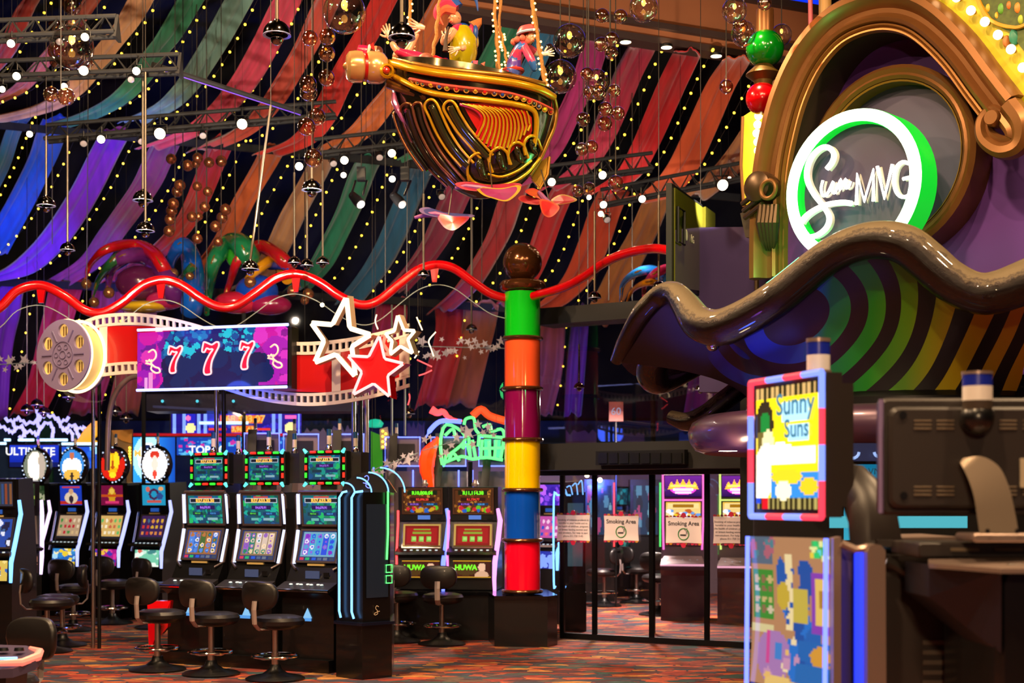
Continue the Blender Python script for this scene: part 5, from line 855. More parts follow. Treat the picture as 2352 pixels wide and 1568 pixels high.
def seven(cx_, cy_, s):
    pts = [(-13, -26), (-11, -31), (-4, -29), (4, -26), (12, -31), (17, -30), (17, -22), (10, -8), (4, 6), (2, 20), (2, 30), (-9, 32), (-12, 24), (-8, 8), (0, -8), (6, -17), (-1, -17), (-6, -19), (-10, -12), (-15, -13)]
    P = [WS(cx_+x*s, cy_+y*s, .13) for x, y in pts]; mb = MB(); mb.add([sum(P, Vector())/len(P)]+P, [(0, i+1, (i+1) % len(P)+1) for i in range(len(P))]); f = mb.build('seven', mat('seven_red', '#d00820', .4, emit='#e00830', es=.9), led, False)
    MB().tube([Vector(v) for v in smoothpath([tuple(v) for v in P], 3, True)], .0095, 6, closed=True).build('neon_outline', neon('seven_outline', '#ff5060', 1.6, k=.5), f)
seven(401, 825, .98); seven(482, 822, 1.18); seven(566, 815, 1.02)
for cx_, cy_, f in ((349, 830, 1), (629, 818, 1)):
    for pts in ([(-8, -21), (2, -27), (9, -20), (8, -8), (-2, 3), (6, 12), (16, 16), (18, 24), (8, 26), (-2, 18), (-1, 8), (-14, 4)], [(-14, -2), (-10, 0), (-6, -4), (-4, 0), (0, -4)]): MB().tube([WS(cx_+x*f, cy_+y, .13) for x, y in smoothpath(pts, 4)], .009, 6).build('script_mark', mat('script_peach', '#f0c0a0', .4, emit='#f0b898', es=1.0), led)
lamp('POINT', 'led_blue_glow', WS(490, 905, .35), WS(490, 950), 22, BLUE, .2); lamp('POINT', 'led_blue_glow', WS(400, 742, .3), WS(490, 700), 6, BLUE, .2)
# neon stars
def star(label, cx_, cy_, outer, inner, rot, off, m, r, fill=None, sq=.95):
    pts = []
    for k in range(10): a = R(rot+36*k); rr = (outer[(k//2) % len(outer)] if k % 2 == 0 else inner); pts.append((cx_+cos(a)*rr*sq, cy_-sin(a)*rr))
    P = [WS(x, y, off) for x, y in pts]; dense = []
    for i in range(10):
        a, b = P[i], P[(i+1) % 10]; dense += [a.lerp(b, f) for f in (.06, .5, .94)]
    t = thing('neon_star', label, 'neon star', WS(cx_, cy_, off), 0, 'neon stars on the film strip')
    MB().tube(dense, r, 8, closed=True).build('neon_tube', m, t); mb = MB(); c = sum(P, Vector())/10
    if fill: mb.add([c-NS*.03]+[p-NS*.03 for p in P], [(0, i+1, (i+1) % 10+1) for i in range(10)]); mb.build('face', fill, t, False)
    mb = MB(); mb.loft([[c+(p-c)*1.04-NS*.02 for p in P], [c+(p-c)*1.06-NS*.14 for p in P]]); mb.build('return_edge', mat('star_edge', '#b89a80', .4) if not fill else RED, t, False)
star('large warm white neon star outline beside the jackpot display', 778, 778, [98, 76, 80, 96, 78], 36, 79, .22, NEON_WHITE, .024); star('small warm white neon star outline at the strip end', 918, 775, [52, 36, 46, 48, 40], 20, 95, .2, NEON_WHITE, .016); star('red neon star with glowing red face in front', 862, 848, [78, 74, 80, 72, 70], 33, 83, .34, neon('star_pink', '#ff6a60', 1.8, k=.4), .014, mat('star_red_face', '#c00008', .4, emit='#d0000c', es=.8))
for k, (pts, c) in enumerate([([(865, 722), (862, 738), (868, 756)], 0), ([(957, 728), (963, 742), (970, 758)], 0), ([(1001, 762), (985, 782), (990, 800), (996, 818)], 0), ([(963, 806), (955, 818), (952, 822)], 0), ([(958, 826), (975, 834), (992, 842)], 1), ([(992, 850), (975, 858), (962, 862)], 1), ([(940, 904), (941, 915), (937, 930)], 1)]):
    o = MB().tube(pxpath(pts, 14.0 if k < 2 else 14.4, 4), .007, 6).build('neon_or_reflection_dash', NEON_WHITE if not c else NEON_RED, film); _ = (o, ['short upright warm neon reflection left of the small star', 'short warm neon reflection right of the small star', 'bent warm neon reflection over the white star garland', 'tiny warm neon reflection below the bent one', 'upper red neon reflection right of the film strip', 'lower red neon reflection right of the film strip', 'curved red neon reflection below the strip corner'][k], 'neon reflection')  # reflections of the neon in the glass, built as glowing tubes
# white star garlands
WST = mat('white_star_card', '#c8c0d0', .5)
def star_mesh(r, th=.01):
    pts = [(cos(R(90+36*k))*(r if k % 2 == 0 else r*.42), 0, sin(R(90+36*k))*(r if k % 2 == 0 else r*.42)) for k in range(10)]; mb = MB(); mb.prism(pts, (0, -th/2, 0), (0, th/2, 0)); me = bpy.data.meshes.new('star'); me.from_pydata([tuple(v) for v in mb.v], [], mb.f); me.materials.append(WST); return me
SM = star_mesh(1.0, .1)
def garland(label, a, b, D, n, spread, seed, r0, r1):
    g = random.Random(seed); A, B = at(*a, D), at(*b, D); t = thing('star_garland', label, 'garland', A, 0, 'white star garlands'); MB().cyl(A, Vector((A.x, A.y, 9.2)), .002, 4).build('hanging_thread', WIRE, t); MB().cyl(B, Vector((B.x, B.y, 9.2)), .002, 4).build('hanging_thread', WIRE, t); MB().cyl(A, B, .006, 6).build('cord', mat('pale_cord', '#8898a0', .5), t)
    for k in range(n):
        f = (k+.5)/n; p = A.lerp(B, f)+Vector((0, g.uniform(-.04, .04), g.uniform(-spread, spread)*D/F)); r = g.uniform(r0, r1)*D/F*(1.3 if k % 4 == 0 else .8); o = bpy.data.objects.new('star', SM); COL.objects.link(o); o.parent = t; o.location = p-A; o.scale = (r, r, r); o.rotation_euler = (0, g.uniform(-.5, .5), g.uniform(-.4, .4))
garland('white star garland hung behind the neon stars up to the column', (965, 795), (1162, 800), 18.5, 26, 24, 5, 7, 13); garland('white star garland at the picture edge beside the reel', (-20, 838), (85, 832), 18.5, 12, 20, 6, 7, 12); garland('sagging white star garland in front of the twin machine toppers', (855, 1080), (960, 1040), 15.2, 11, 16, 7, 7, 14); garland('grey star garland across the neon train', (970, 1035), (1140, 985), 17.7, 14, 26, 8, 7, 16)
# ================================================================ slot machines
def lscreen(name, pic, w, top, bot, es, root, x=0, bezel=.018, bm=None):
    """picture on a machine: top and bottom edge as (y, z) in the machine's own frame; returns the screen and a matrix for lettering"""
    o = (x-w/2, top[0], top[1]); uy = Vector((0, bot[0]-top[0], bot[1]-top[1])); nrm = Vector((0, uy.z, -uy.y)).normalized()
    if nrm.y > 0: nrm = -nrm
    s_ = pic.mesh(Vector(o)+nrm*.004, (w, 0, 0), uy).build(name, screen_mat(es), root, False)
    if bezel:
        b = MB(); h = uy.length; up = -uy.normalized(); c = Vector((x, (top[0]+bot[0])/2, (top[1]+bot[1])/2)); b.M = frame(c, (1, 0, 0), up)
        for cx_, cy_, sx, sy in ((0, h/2+bezel/2, w+2*bezel, bezel), (0, -h/2-bezel/2, w+2*bezel, bezel), (-w/2-bezel/2, 0, bezel, h), (w/2+bezel/2, 0, bezel, h)): b.box((cx_, cy_, .002), (sx, sy, .02))
        b.build('bezel', bm or BLACK, s_, False)
    def put(text, fx, fy, size, m, bold=.0):
        me = text_mesh(text, size, 0, bold=bold); place_mesh(me, frame(Vector(o)+Vector((w*fx, 0, 0))+uy*fy+nrm*.008, (1, 0, 0), -uy)); link('lettering', me, m, s_, False)
    return s_, put
def em(name, c, es=1.2): return mat('print_'+name, '#101010', .5, emit=c, es=es, sample=False)
GOLDT = em('gold', '#ffc050'); LIMET = em('lime', '#70ff20'); WHITET = em('white', '#ffffff', 1.1); PURT = em('violet', '#b070ff'); REDT = em('red', '#ff4030'); CYT = em('cyan', '#50b0ff'); DARKT = mat('dark_print', '#282428', .6)
def jungle(seed):
    p = Pic(44, 34); p.grad('#0c6a70', '#0a3a5c'); p.speck(seed, 60, ['#0a7a58', '#0c8c80', '#085048', '#10a090', '#0a4a80', '#18b060'], .03, .09); p.rect(.3, .02, .7, .08, '#c04038'); p.rect(.05, .1, .95, .26, '#a0b0c0'); p.rect(.06, .12, .94, .25, '#101828'); p.rect(.22, .36, .78, .5, '#201050'); p.rect(.12, .58, .42, .7, '#0c3040'); p.rect(.54, .58, .9, .7, '#0c3060'); p.rect(.2, .8, .42, .88, '#60a8a0'); p.rect(.55, .8, .85, .88, '#80a8b0'); return p
def reels(seed, bg, cols, frame_c):
    p = Pic(46, 34, bg); g = random.Random(seed); p.rect(.04, .04, .96, .84, frame_c)
    for c in range(5):
        x0 = .08+c*.17; p.rect(x0, .08, x0+.15, .8, g.choice(cols)); 
        for r in range(4): p.oval(x0+.075, .17+r*.18, .055, .075, g.choice(cols+['#e8c8a0', '#d8d0e0'])); p.oval(x0+.075, .17+r*.18, .025, .035, g.choice(cols))
    for k in range(6): p.rect(.04+k*.16, .88, .15+k*.16, .96, ['#c03050', '#20a060', '#2050c0', '#485878', '#606878', '#384050'][k])
    return p
LEDW = mat('white_led_strip', '#c8c8e0', .4, emit='#c8c8ff', es=1.7); FRAMEM = mat('grey_metal_bezel', '#6a6062', .3, .7)
def beacon(root, x, y, z, s=1.0, blue='#1c4c78'):
    b = MB().lathe([(.03*s, 0), (.034*s, .02*s), (.022*s, .04*s), (.022*s, .06*s)], 14, (x, y, z)).build('beacon', CHROME, root); MB().lathe([(.022*s, .06*s), (.022*s, .14*s)], 14, (x, y, z)).build('white_stage', mat('beacon_white', '#d8c8b8', .4), b); MB().lathe([(.022*s, .14*s), (.022*s, .2*s), (.001, .205*s)], 14, (x, y, z)).build('blue_stage', mat('beacon_blue', blue, .3), b)
def cabinet(root, prof, w, m=BLACK, name='cabinet'):
    """prof (y,z) outline carried across the width"""
    return MB().prism([(0, y, z) for y, z in prof], (-w/2, 0, 0), (w/2, 0, 0)).build(name, m, root, False)
def buttons(root, y, z, n=6, w=.3, m=None, dy=0):
    for k in range(n): MB().lathe([(.001, .014), (.016, .012), (.019, 0)], 10, (-w/2+w*k/(n-1), y+dy*(k % 2), z)).build('button', m or mat('lit_button', '#c0d0d8', .2, emit='#a0c8d8', es=.6), root)
def slotA(loc, rz, label, seed, redchip, sp='#9070ff'):
    t = thing('slot_machine', label, 'slot machine', loc, rz, 'jungle jackpot machines', False)
    cabinet(t, [(0, 0), (0, .7), (-.1, .76), (-.1, .8), (.06, .86), (.14, 1.0), (.26, 1.385), (.23, 1.735), (.5, 1.74), (.62, .9), (.62, 0)], .6)
    MB().prism([(0, -.105, .765), (0, -.105, .8), (0, .05, .86), (0, .05, .82)], (-.31, 0, 0), (.31, 0, 0)).build('button_deck', DARK, t, False); MB().tube([(-.31, -.11, .785), (.31, -.11, .785)], .014, 8).build('deck_nosing', CHROME, t); buttons(t, -.03, .835, 7, .36, None, .03)
    MB().box((0, .075, .93), (.16, .012, .075)).build('ticket_display', mat('ticket_display', '#303850', .3, emit=('#c05040' if redchip else '#405078'), es=.5), t, False); MB().box((.16, .078, .93), (.06, .012, .05)).build('bill_slot', BLACKM, t, False); MB().box((-.02, -.005, .5), (.12, .02, .03)).build('lit_badge_base', em('badge', '#60b0ff', .8), t, False); MB().prism([(-.05, -.012, .515), (.05, -.012, .515), (0, -.012, .61)], (0, 0, 0), (0, .008, 0)).build('lit_badge', em('badge2', '#90d0ff', .9), t, False)
    lo, put = lscreen('lower_screen', reels(seed, '#203060', [['#3060b0', '#4878c8', '#70a0e0', '#406030', '#a86838'], ['#20785c', '#8a5aa8', '#c8b0a0', '#7a4ab0', '#d8b888'], ['#3898c0', '#2848c8', '#7828b0', '#5880c8', '#8850c0']][seed % 3], ['#8a5a38', '#806848', '#6a98b0'][seed % 3]), .44, (.232, 1.35), (.14, 1.06), 1.3, t, 0, .02, FRAMEM)
    up, put = lscreen('upper_screen', jungle(seed), .44, (.225, 1.705), (.25, 1.42), 1.2, t, 0, .02, FRAMEM); put('R57,633.30', .5, .185, .052, GOLDT, .003); put('R4,670.91', .5, .43, .034, PURT, .001); put('R814.61', .27, .64, .022, LIMET); put('R263.03', .72, .64, .022, CYT)
    for s_ in (-1, 1):
        MB().tube([(s_*.275, .22, 1.72), (s_*.285, .245, 1.42)], .017, 8).build('side_light', neon('strip_lilac', sp, 1.8, k=.55), t); MB().tube([(s_*.285, .235, 1.36), (s_*.27, .15, 1.03)], .017, 8).build('side_light', neon('strip_lilac', sp, 1.8, k=.55), t); MB().tube([(s_*.255, .215, 1.735), (s_*.3, .225, 1.7), (s_*.305, .25, 1.39), (s_*.3, .15, 1.03), (s_*.22, .105, .98)], .014, 6).build('metal_edge', FRAMEM, t)
    MB().tube([(-.12, .215, 1.735), (.12, .215, 1.735)], .012, 6).build('top_light', neon('strip_white', '#d0d0ff', 2, k=.6), t); MB().tube([(-.26, .22, 1.74), (.26, .22, 1.74)], .02, 8).build('brow', FRAMEM, t); MB().box((0, .14, 1.025), (.2, .02, .02)).build('gold_label', mat('gold_label', '#c8b070', .4), t, False)
    # topper
    MB().box((0, .36, 1.79), (.12, .1, .12)).build('topper_neck', DARK, t, False); tp = MB().box((0, .34, 1.98), (.5, .1, .34), .02).build('topper', BLACK, t); MB().box((.22, .44, 1.98), (.3, .14, .3)).build('topper_back', DARK, t, False)
    sc_, put = lscreen('topper_screen', jungle(seed+5), .38, (.286, 2.1), (.284, 1.86), 1.1, t, 0, .008); put('R57,633.30', .5, .185, .044, GOLDT, .002); put('R4,670.91', .5, .43, .028, PURT)
    g = random.Random(seed)
    for k in range(4):
        for zz in (2.135, 1.825): MB().cyl((-.17+k*.095, .282, zz), (-.11+k*.095, .282, zz), .012, 8).build('led_segment', em('led_red', '#ff2818', 1.7) if (k+(zz > 2)) % 2 else em('led_green', '#30ff30', 1.5), tp)
    for k in range(3):
        for xx in (-.225, .225): MB().cyl((xx, .282, 1.88+k*.075), (xx, .282, 1.93+k*.075), .012, 8).build('led_segment', em('led_red', '#ff2818', 1.7) if (k+(xx > 0)) % 2 else em('led_green', '#30ff30', 1.5), tp)
    for sx in (-1, 1):
        for sz in (-1, 1): MB().tube([(sx*.215, .278, 1.98+sz*.15), (sx*.245, .27, 1.98+sz*.185)], [.02, .012], 8).build('corner_lamp', em('led_cyan', '#60f0e0', 1.5), tp)
    beacon(t, 0, .36, 2.15, 1.05); beacon(t, .26, .44, 2.13, 1.0)
    return t
BA = 27.0; nb = Vector((-sin(R(BA)), -cos(R(BA)), 0)); eb = Vector((cos(R(BA)), -sin(R(BA)), 0)); rzb = -R(BA)
MP = [Vector((-3.264, 14.45, 0)), Vector((-2.632, 14.12, 0)), Vector((-1.98, 13.8, 0))]
for k, lab in enumerate(('first jungle jackpot slot machine of the front bank, beside the round toppers', 'middle jungle jackpot slot machine of the front bank', 'third jungle jackpot slot machine of the front bank, next to the neon edged end cabinet')):
    slotA(MP[k], rzb, lab, 3+k, k == 2, ('#6a88ff', '#8a60ff', '#6a90ff')[k])
# black plinth panels between and under the bank
o = MB(); o.M = Matrix.Translation((MP[1]+MP[2])/2*0+MP[1]) @ Matrix.Rotation(rzb, 4, 'Z'); o.box((-.02, .42, .33), (2.1, .5, .66)); o.box((-.02, .1, .06), (2.1, .36, .12)); o.box((-.355, .4, .8), (.1, .35, 1.55)); o.box((.36, .4, .8), (.1, .35, 1.55))
tag(o.build('slot_bank_base', BLACK, None, False), 'black base and dividers under the front slot bank', 'plinth')
# end cabinet with blue neon edges
ec = thing('end_cabinet', 'black end cabinet with blue neon uprights and dark poster screen beside the front bank', 'cabinet', (-1.5, 13.4, 0))
Pq = [at(768, 1558, 13.15), at(778, 1450, 13.12)]
def up3(px, D, z): v = at(px, HY, D); return Vector((v.x, v.y, z))
A, B, Cc, Dd, E = up3(772, 13.35, 0), up3(832, 13.1, 0), up3(900, 13.35, 0), up3(905, 14.3, 0), up3(800, 14.4, 0)
MB().prism([A+Vector((0, .05, 0)), B+Vector((0, .06, 0)), Cc+Vector((-.02, .04, 0)), Dd, E], (0, 0, .52), (0, 0, 1.73)).build('body', BLACK, ec, False); MB().prism([A, B, Cc, Dd, E], (0, 0, 0), (0, 0, .5)).build('base', BLACK, ec, False); MB().prism([A+Vector((-.02, -.02, 0)), B+Vector((0, -.04, 0)), Cc+Vector((.03, -.02, 0)), Dd, E], (0, 0, .5), (0, 0, .525)).build('ledge', mat('blue_black_ledge', '#101428', .15), ec, False)
MB().prism([B.lerp(Cc, .12)+Vector((0, .045, .75)), B.lerp(Cc, .86)+Vector((0, .035, .75)), B.lerp(Cc, .86)+Vector((0, .035, 1.62)), B.lerp(Cc, .12)+Vector((0, .045, 1.62))], (0, 0, 0), (0, .01, 0)).build('poster_screen', mat('dark_glass_screen', '#1c2028', .08, emit='#28303c', es=.25), ec, False)
for pts in ([A.lerp(B, .18)+Vector((0, 0, .56)), A.lerp(B, .12)+Vector((0, 0, .62)), A.lerp(B, .12)+Vector((0, 0, 1.68)), A.lerp(B, .25)+Vector((0, 0, 1.73)), A.lerp(B, .4)+Vector((0, .05, 1.74))], [A.lerp(B, .68)+Vector((0, 0, .56)), A.lerp(B, .6)+Vector((0, 0, .62)), A.lerp(B, .6)+Vector((0, 0, 1.68)), A.lerp(B, .72)+Vector((0, 0, 1.73)), B+Vector((0, .05, 1.74))]): MB().tube(pts, .011, 8).build('neon_upright', NEON_CYAN, ec)
MB().tube([B.lerp(Cc, .86)+Vector((0, .02, 1.74)), B.lerp(Cc, .86)+Vector((0, .02, 1.35)), B.lerp(Cc, .82)+Vector((0, .02, 1.1))], .01, 6).build('green_neon', NEON_GREEN, ec)
for zz in (.98, .88): MB().tube([B.lerp(Cc, .8)+Vector((0, .02, zz)), B.lerp(Cc, 1)+Vector((0, .02, zz)), B.lerp(Cc, 1)+Vector((0, .02, zz+.07)), B.lerp(Cc, .8)+Vector((0, .02, zz+.07))], .006, 6, closed=True).build('green_frame', NEON_GREEN, ec)
SCR = [(-8, -21), (2, -27), (9, -20), (8, -8), (-2, 3), (6, 12), (16, 16), (18, 24), (8, 26), (-2, 18), (-1, 8), (-14, 4)]
MB().tube([B.lerp(Cc, .5)+Vector((-x*.0016, .02, .63-y*.0016)) for x, y in smoothpath(SCR, 3)], .003, 5).build('script_mark', mat('script_tan', '#b09878', .4, emit='#a08060', es=.3), ec)
cen = (B+Cc)/2+Vector((-.12, .3, 1.73)); MB().lathe([(.001, .0), (.2, 0)], 4, cen).build('crown_base', BLACK, ec)
for k, r_ in enumerate((.10, .155, .21, .26)):
    MB().tube([cen+Vector((-.2+k*.11+r_*.9*cos(a), -.12, r_*1.0*sin(a)*.9)) for a in [PI*.5+PI*.5*i/8*(-1) for i in range(9)]], .007, 6).build('crown_arc', NEON_CYAN, ec)
MB().prism([cen+Vector((-.24, -.1, 0)), cen+Vector((.28, -.1, 0)), cen+Vector((.2, -.1, .12)), cen+Vector((.02, -.1, .2)), cen+Vector((-.1, -.1, .17)), cen+Vector((-.2, -.1, .1))], (0, 0, 0), (0, .12, 0)).build('crown', BLACK, ec, False); MB().tube([cen+Vector((.0+x*.0022, -.11, .1-y*.0022)) for x, y in smoothpath(SCR, 3)], .004, 5).build('crown_script', NEON_BLUE, ec)
# ---------------------------------------------------------------- chairs
PAD = mat('black_leatherette', '#171415', .42, noise=.2, nscale=40, coat=.15)
def make_chair():
    t = thing('casino_chair', 'x', 'chair', (0, 0, 0), 0, 'black swivel casino chairs', False)
    MB().lathe([(.001, .0), (.27, .0), (.275, .015), (.25, .03), (.12, .055), (.06, .1), (.05, .14), (.001, .14)], 28, (0, 0, 0)).build('foot', BLACKM, t)
    MB().lathe([(.035, .12), (.035, .25), (.028, .25), (.028, .48)], 16).build('post', STEEL, t); MB().torus((0, 0, .22), .21, .013, (0, 0, 1), 32, 8).build('foot_ring', CHROME, t)
    for a in (0, 2.1, 4.2): MB().tube([(0, 0, .19), (.12*cos(a), .12*sin(a), .19), (.21*cos(a), .21*sin(a), .22)], .009, 6).build('ring_strut', CHROME, t)
    MB().lathe([(.001, .46), (.12, .46), (.2, .48), (.235, .51), (.24, .545), (.22, .575), (.15, .592), (.001, .595)], 28, (0, .05, 0)).build('seat', PAD, t)
    rings = []
    for i in range(5):      # backrest: a padded shield bent round the sitter
        y = (-.03, -.016, 0, .016, .03)[i]; s_ = (.9, .985, 1, .985, .9)[i]; ring = []
        for k in range(28):
            a = 2*PI*k/28; ca, sa = cos(a), sin(a); x = .215*s_*math.copysign(abs(ca)**.62, ca); z = .135*s_*math.copysign(abs(sa)**.7, sa); x *= 1-.1*(z < 0)*abs(z/.135)
            ring.append((x, -.25+y+x*x*1.1, .785+z))
        rings.append(ring)
    MB().loft(rings, True, True).build('backrest', PAD, t, True, 60)
    MB().tube([(0, -.02, .47), (0, -.22, .475), (0, -.275, .53), (0, -.285, .66), (0, -.275, .74)], .03, 4, flat=.35, ref=(0, 1, .01)).build('back_strut', mat('satin_strut', '#b8a8a6', .4, .5), t, False)
    return t
CHAIR = make_chair(); first = [True]
def chair(loc, rz, label):
    if first[0]: first[0] = False; CHAIR.location = loc; CHAIR.rotation_euler = (0, 0, rz); CHAIR['label'] = label; return CHAIR
    return dup(CHAIR, loc, rz, label)
def fl(px, py): D = EYE*F/(py-HY); return Vector(((px-CX)/F*D, D, 0))
chair(fl(362, 1539), rzb-.05, 'black chair first in the front row with the red stand behind'); chair(fl(485, 1549), rzb, 'black chair in the middle of the front row'); chair(fl(632, 1560), rzb-.1, 'black chair of the front row nearest the neon end cabinet')
chair(fl(108, 1497), -R(60), 'black chair turned aside in front of the striped reel machine'); chair(fl(143, 1483), R(115), 'black chair seen sideways with its back to the aisle'); chair(fl(168, 1448), rzb, 'black chair at the second round topper machine'); chair(fl(258, 1432), rzb, 'black chair at the fiery topper machine'); chair(fl(358, 1442), rzb-.3, 'black chair half hidden behind the front bank')
chair(fl(912, 1474), -R(8), 'black chair half hidden by the end cabinet'); chair(fl(1015, 1480), -R(8), 'black chair in front of the second twin machine'); chair(Vector((-3.12, 8.75, 0)), R(150), 'near black chair cut off at the picture corner')
# small red stand behind the first chair
o = MB().prism([at(338, 1380, 14.3), at(392, 1380, 14.3), at(385, 1440, 14.3), at(360, 1470, 14.3), at(358, 1500, 14.2), at(342, 1500, 14.2)], (0, 0, 0), (0, .12, 0)).build('red_stand', RED, None, False); o.data.transform(Matrix.Translation((0, 0, 0))); tag(o, 'red side panel standing behind the first front row chair', 'panel')
# ---------------------------------------------------------------- the back row with round toppers
def slotB(loc, rz, label, seed, up_pic, lo_pic, belly, top_pic, bar, name='slot_machine', group='round topper machines', deck=0.0):
    t = thing(name, label, 'slot machine', loc, rz, group, False); z0 = deck
    cabinet(t, [(0, 0), (0, .7), (.03, 1.0), (-.06, 1.02), (-.06, 1.05), (.08, 1.1), (.17, 1.46), (.15, 1.9), (.5, 1.92), (.6, 1.0), (.6, 0)], .54)
    MB().box((0, -.02, 1.045), (.56, .12, .03)).build('button_deck', CHROME, t, False); lscreen('belly_screen', belly, .44, (.01, .97), (-.012, .74), 1.2, t, 0, .015); lscreen('reel_screen', lo_pic, .42, (.148, 1.44), (.066, 1.12), 1.1, t, 0, .02, FRAMEM); lscreen('upper_screen', up_pic, .42, (.136, 1.87), (.15, 1.59), 1.1, t, 0, .02)
    MB().box((0, .155, 1.525), (.14, .012, .05)).build('card_display', em('card', '#2860c0', .7), t, False); MB().box((.16, .16, 1.52), (.05, .012, .04)).build('bill_slot', BLACKM, t, False); MB().box((0, .15, 1.475), (.18, .015, .02)).build('gold_label', mat('gold_label', '#c8b070', .4), t, False)
    MB().tube([(.29, .13, 1.66), (.3, .15, 1.5), (.285, .06, 1.2), (.27, -.02, .95), (.26, -.01, .72)], [.02, .026, .026, .026, .018], 8).build('light_bar', bar, t); MB().tube([(-.285, .15, 1.5), (-.27, .06, 1.2), (-.26, -.02, .95)], .014, 8).build('chrome_edge', CHROME, t); buttons(t, -.02, 1.06, 6, .36)
    if top_pic is not None:
        c = Vector((0, .2, 2.16)); MB().box((0, .3, 1.96), (.16, .1, .14)).build('topper_neck', DARK, t, False); dk_ = MB().lathe([(.001, -.1), (.2, -.1), (.265, -.02), (.27, .03), (.235, .05), (.22, .04)], 36, c, (0, -1, 0)).build('round_topper', BLACK, t)
        mb = MB(); h = top_pic; n = h.w
        for j in range(h.h):
            for i in range(h.w):
                x0, x1 = (i/h.w-.5)*.45, ((i+1)/h.w-.5)*.45; z1, z0_ = (.5-j/h.h)*.45, (.5-(j+1)/h.h)*.45
                if ((x0+x1)/2)**2+((z0_+z1)/2)**2 < .222**2: mb.col = tuple(h.a[j, i]); mb.add([(x0, c.y-.046, c.z+z0_), (x1, c.y-.046, c.z+z0_), (x1, c.y-.046, c.z+z1), (x0, c.y-.046, c.z+z1)], [(0, 1, 2, 3)])
        mb.build('topper_picture', screen_mat(1.6), dk_, False)
        for k in range(24):
            if k % 6 < 4: a = 2*PI*k/24; MB().sphere((c.x+.248*cos(a), c.y-.05, c.z+.248*sin(a)), .012, 6, 5).build('marquee_bulb', em('marquee', '#d0e0ff', 1.3), dk_)
        beacon(t, 0, .22, 2.42, .9)
    return t
def face_pic(bg, cols, seed, n=26): p = Pic(26, 20, bg); p.speck(seed, n, cols, .04, .14); return p
def grid_pic(bg, cols, seed, rows=3, cs=5):
    p = Pic(30, 22, bg); g = random.Random(seed)
    for r in range(rows):
        for c in range(cs): p.oval(.12+c*.19, .22+r*.26, .06, .08, g.choice(cols))
    p.rect(0, .9, 1, 1, '#202028'); return p
BARB = neon('bar_periwinkle', '#5a70ff', 1.7, k=.35); BARP = neon('bar_pinkwhite', '#e08aff', 1.7, k=.5)
def hero(): p = Pic(30, 24, '#1838b0'); p.rect(.0, .8, 1, .96, '#b02820'); p.oval(.5, .62, .3, .3, '#d8c0a0'); p.oval(.5, .3, .1, .14, '#c89870'); p.oval(.5, .7, .1, .2, '#302030'); p.rect(.1, .05, .9, .12, '#c03838'); return p
def snake(): p = Pic(30, 24, '#2090b8'); p.oval(.5, .45, .22, .28, '#402048'); p.oval(.5, .45, .12, .16, '#2090b8'); p.oval(.75, .55, .14, .16, '#284888'); p.oval(.25, .2, .1, .12, '#d06050'); p.oval(.8, .18, .1, .1, '#e0a060'); p.rect(.2, .75, .8, .88, '#c05048'); return p
def gold_god(): p = Pic(30, 24, '#700c38'); p.oval(.5, .5, .16, .4, '#c89018'); p.rect(.0, .45, 1, .6, '#b84818'); p.oval(.5, .3, .1, .14, '#e0b848'); p.rect(.2, .8, .8, .92, '#d0306a'); return p
def tp(bg, lst):
    p = Pic(22, 22, bg)
    for a in lst: p.oval(*a)
    return p
ROWB = [(58, 1068, 20.5), (147, 1067, 20.2), (243, 1070, 19.9), (340, 1070, 19.6)]
def rowpos(px, D): return Vector(((px-CX)/F*D, D, 0))
slotB(rowpos(62, 20.6), rzb, 'back row slot machine with pale portrait round topper', 1, face_pic('#183018', ['#608040', '#a0a080', '#304028'], 1), grid_pic('#206050', ['#c0a060', '#803020'], 2), face_pic('#102030', ['#304060'], 3), tp('#6a7060', [(.5, .5, .34, .46, '#f0e0d0'), (.78, .5, .16, .4, '#a89888'), (.5, .6, .2, .25, '#ffffff')]), BARP)
slotB(rowpos(147, 20.3), rzb, 'back row slot machine with blue hero screen and white round topper', 2, hero(), grid_pic('#b09070', ['#b02030', '#40803c', '#c8a878', '#d8c0a0'], 4), face_pic('#2060b0', ['#f0e0a0', '#a0d0e8', '#e0c030', '#3080c0'], 5), tp('#3078c0', [(.5, .55, .42, .3, '#ffffff'), (.5, .8, .35, .18, '#d0a040'), (.5, .2, .1, .12, '#b06040'), (.5, .85, .07, .14, '#302020')]), BARB)
slotB(rowpos(241, 20.0), rzb, 'back row slot machine with crimson screen and fiery gold round topper', 3, gold_god(), grid_pic('#d0a860', ['#60b060', '#e0d0b0', '#c06040', '#f0e0c0'], 6), face_pic('#a01880', ['#e0b040', '#d03090', '#4030a0', '#f0c060'], 7), tp('#c01c10', [(.5, .2, .42, .2, '#301020'), (.5, .5, .22, .36, '#e0a010'), (.5, .5, .1, .12, '#a04010'), (.35, .35, .12, .25, '#f0c020'), (.65, .35, .12, .25, '#f0c020'), (.5, .82, .16, .08, '#f0c020')]), BARB)
slotB(rowpos(338, 19.7), rzb, 'back row slot machine with cyan snake screen and red crested topper', 4, snake(), grid_pic('#3a2050', ['#c03030', '#d0a030', '#406080', '#d08040'], 8), face_pic('#70c0a0', ['#c0e0d0', '#d06050', '#408080', '#e0f0e0'], 9, 18), tp('#f4f0f0', [(.5, .2, .2, .12, '#c03020'), (.5, .5, .12, .3, '#e8c8b8'), (.5, .8, .08, .14, '#d04030')]), BARB)
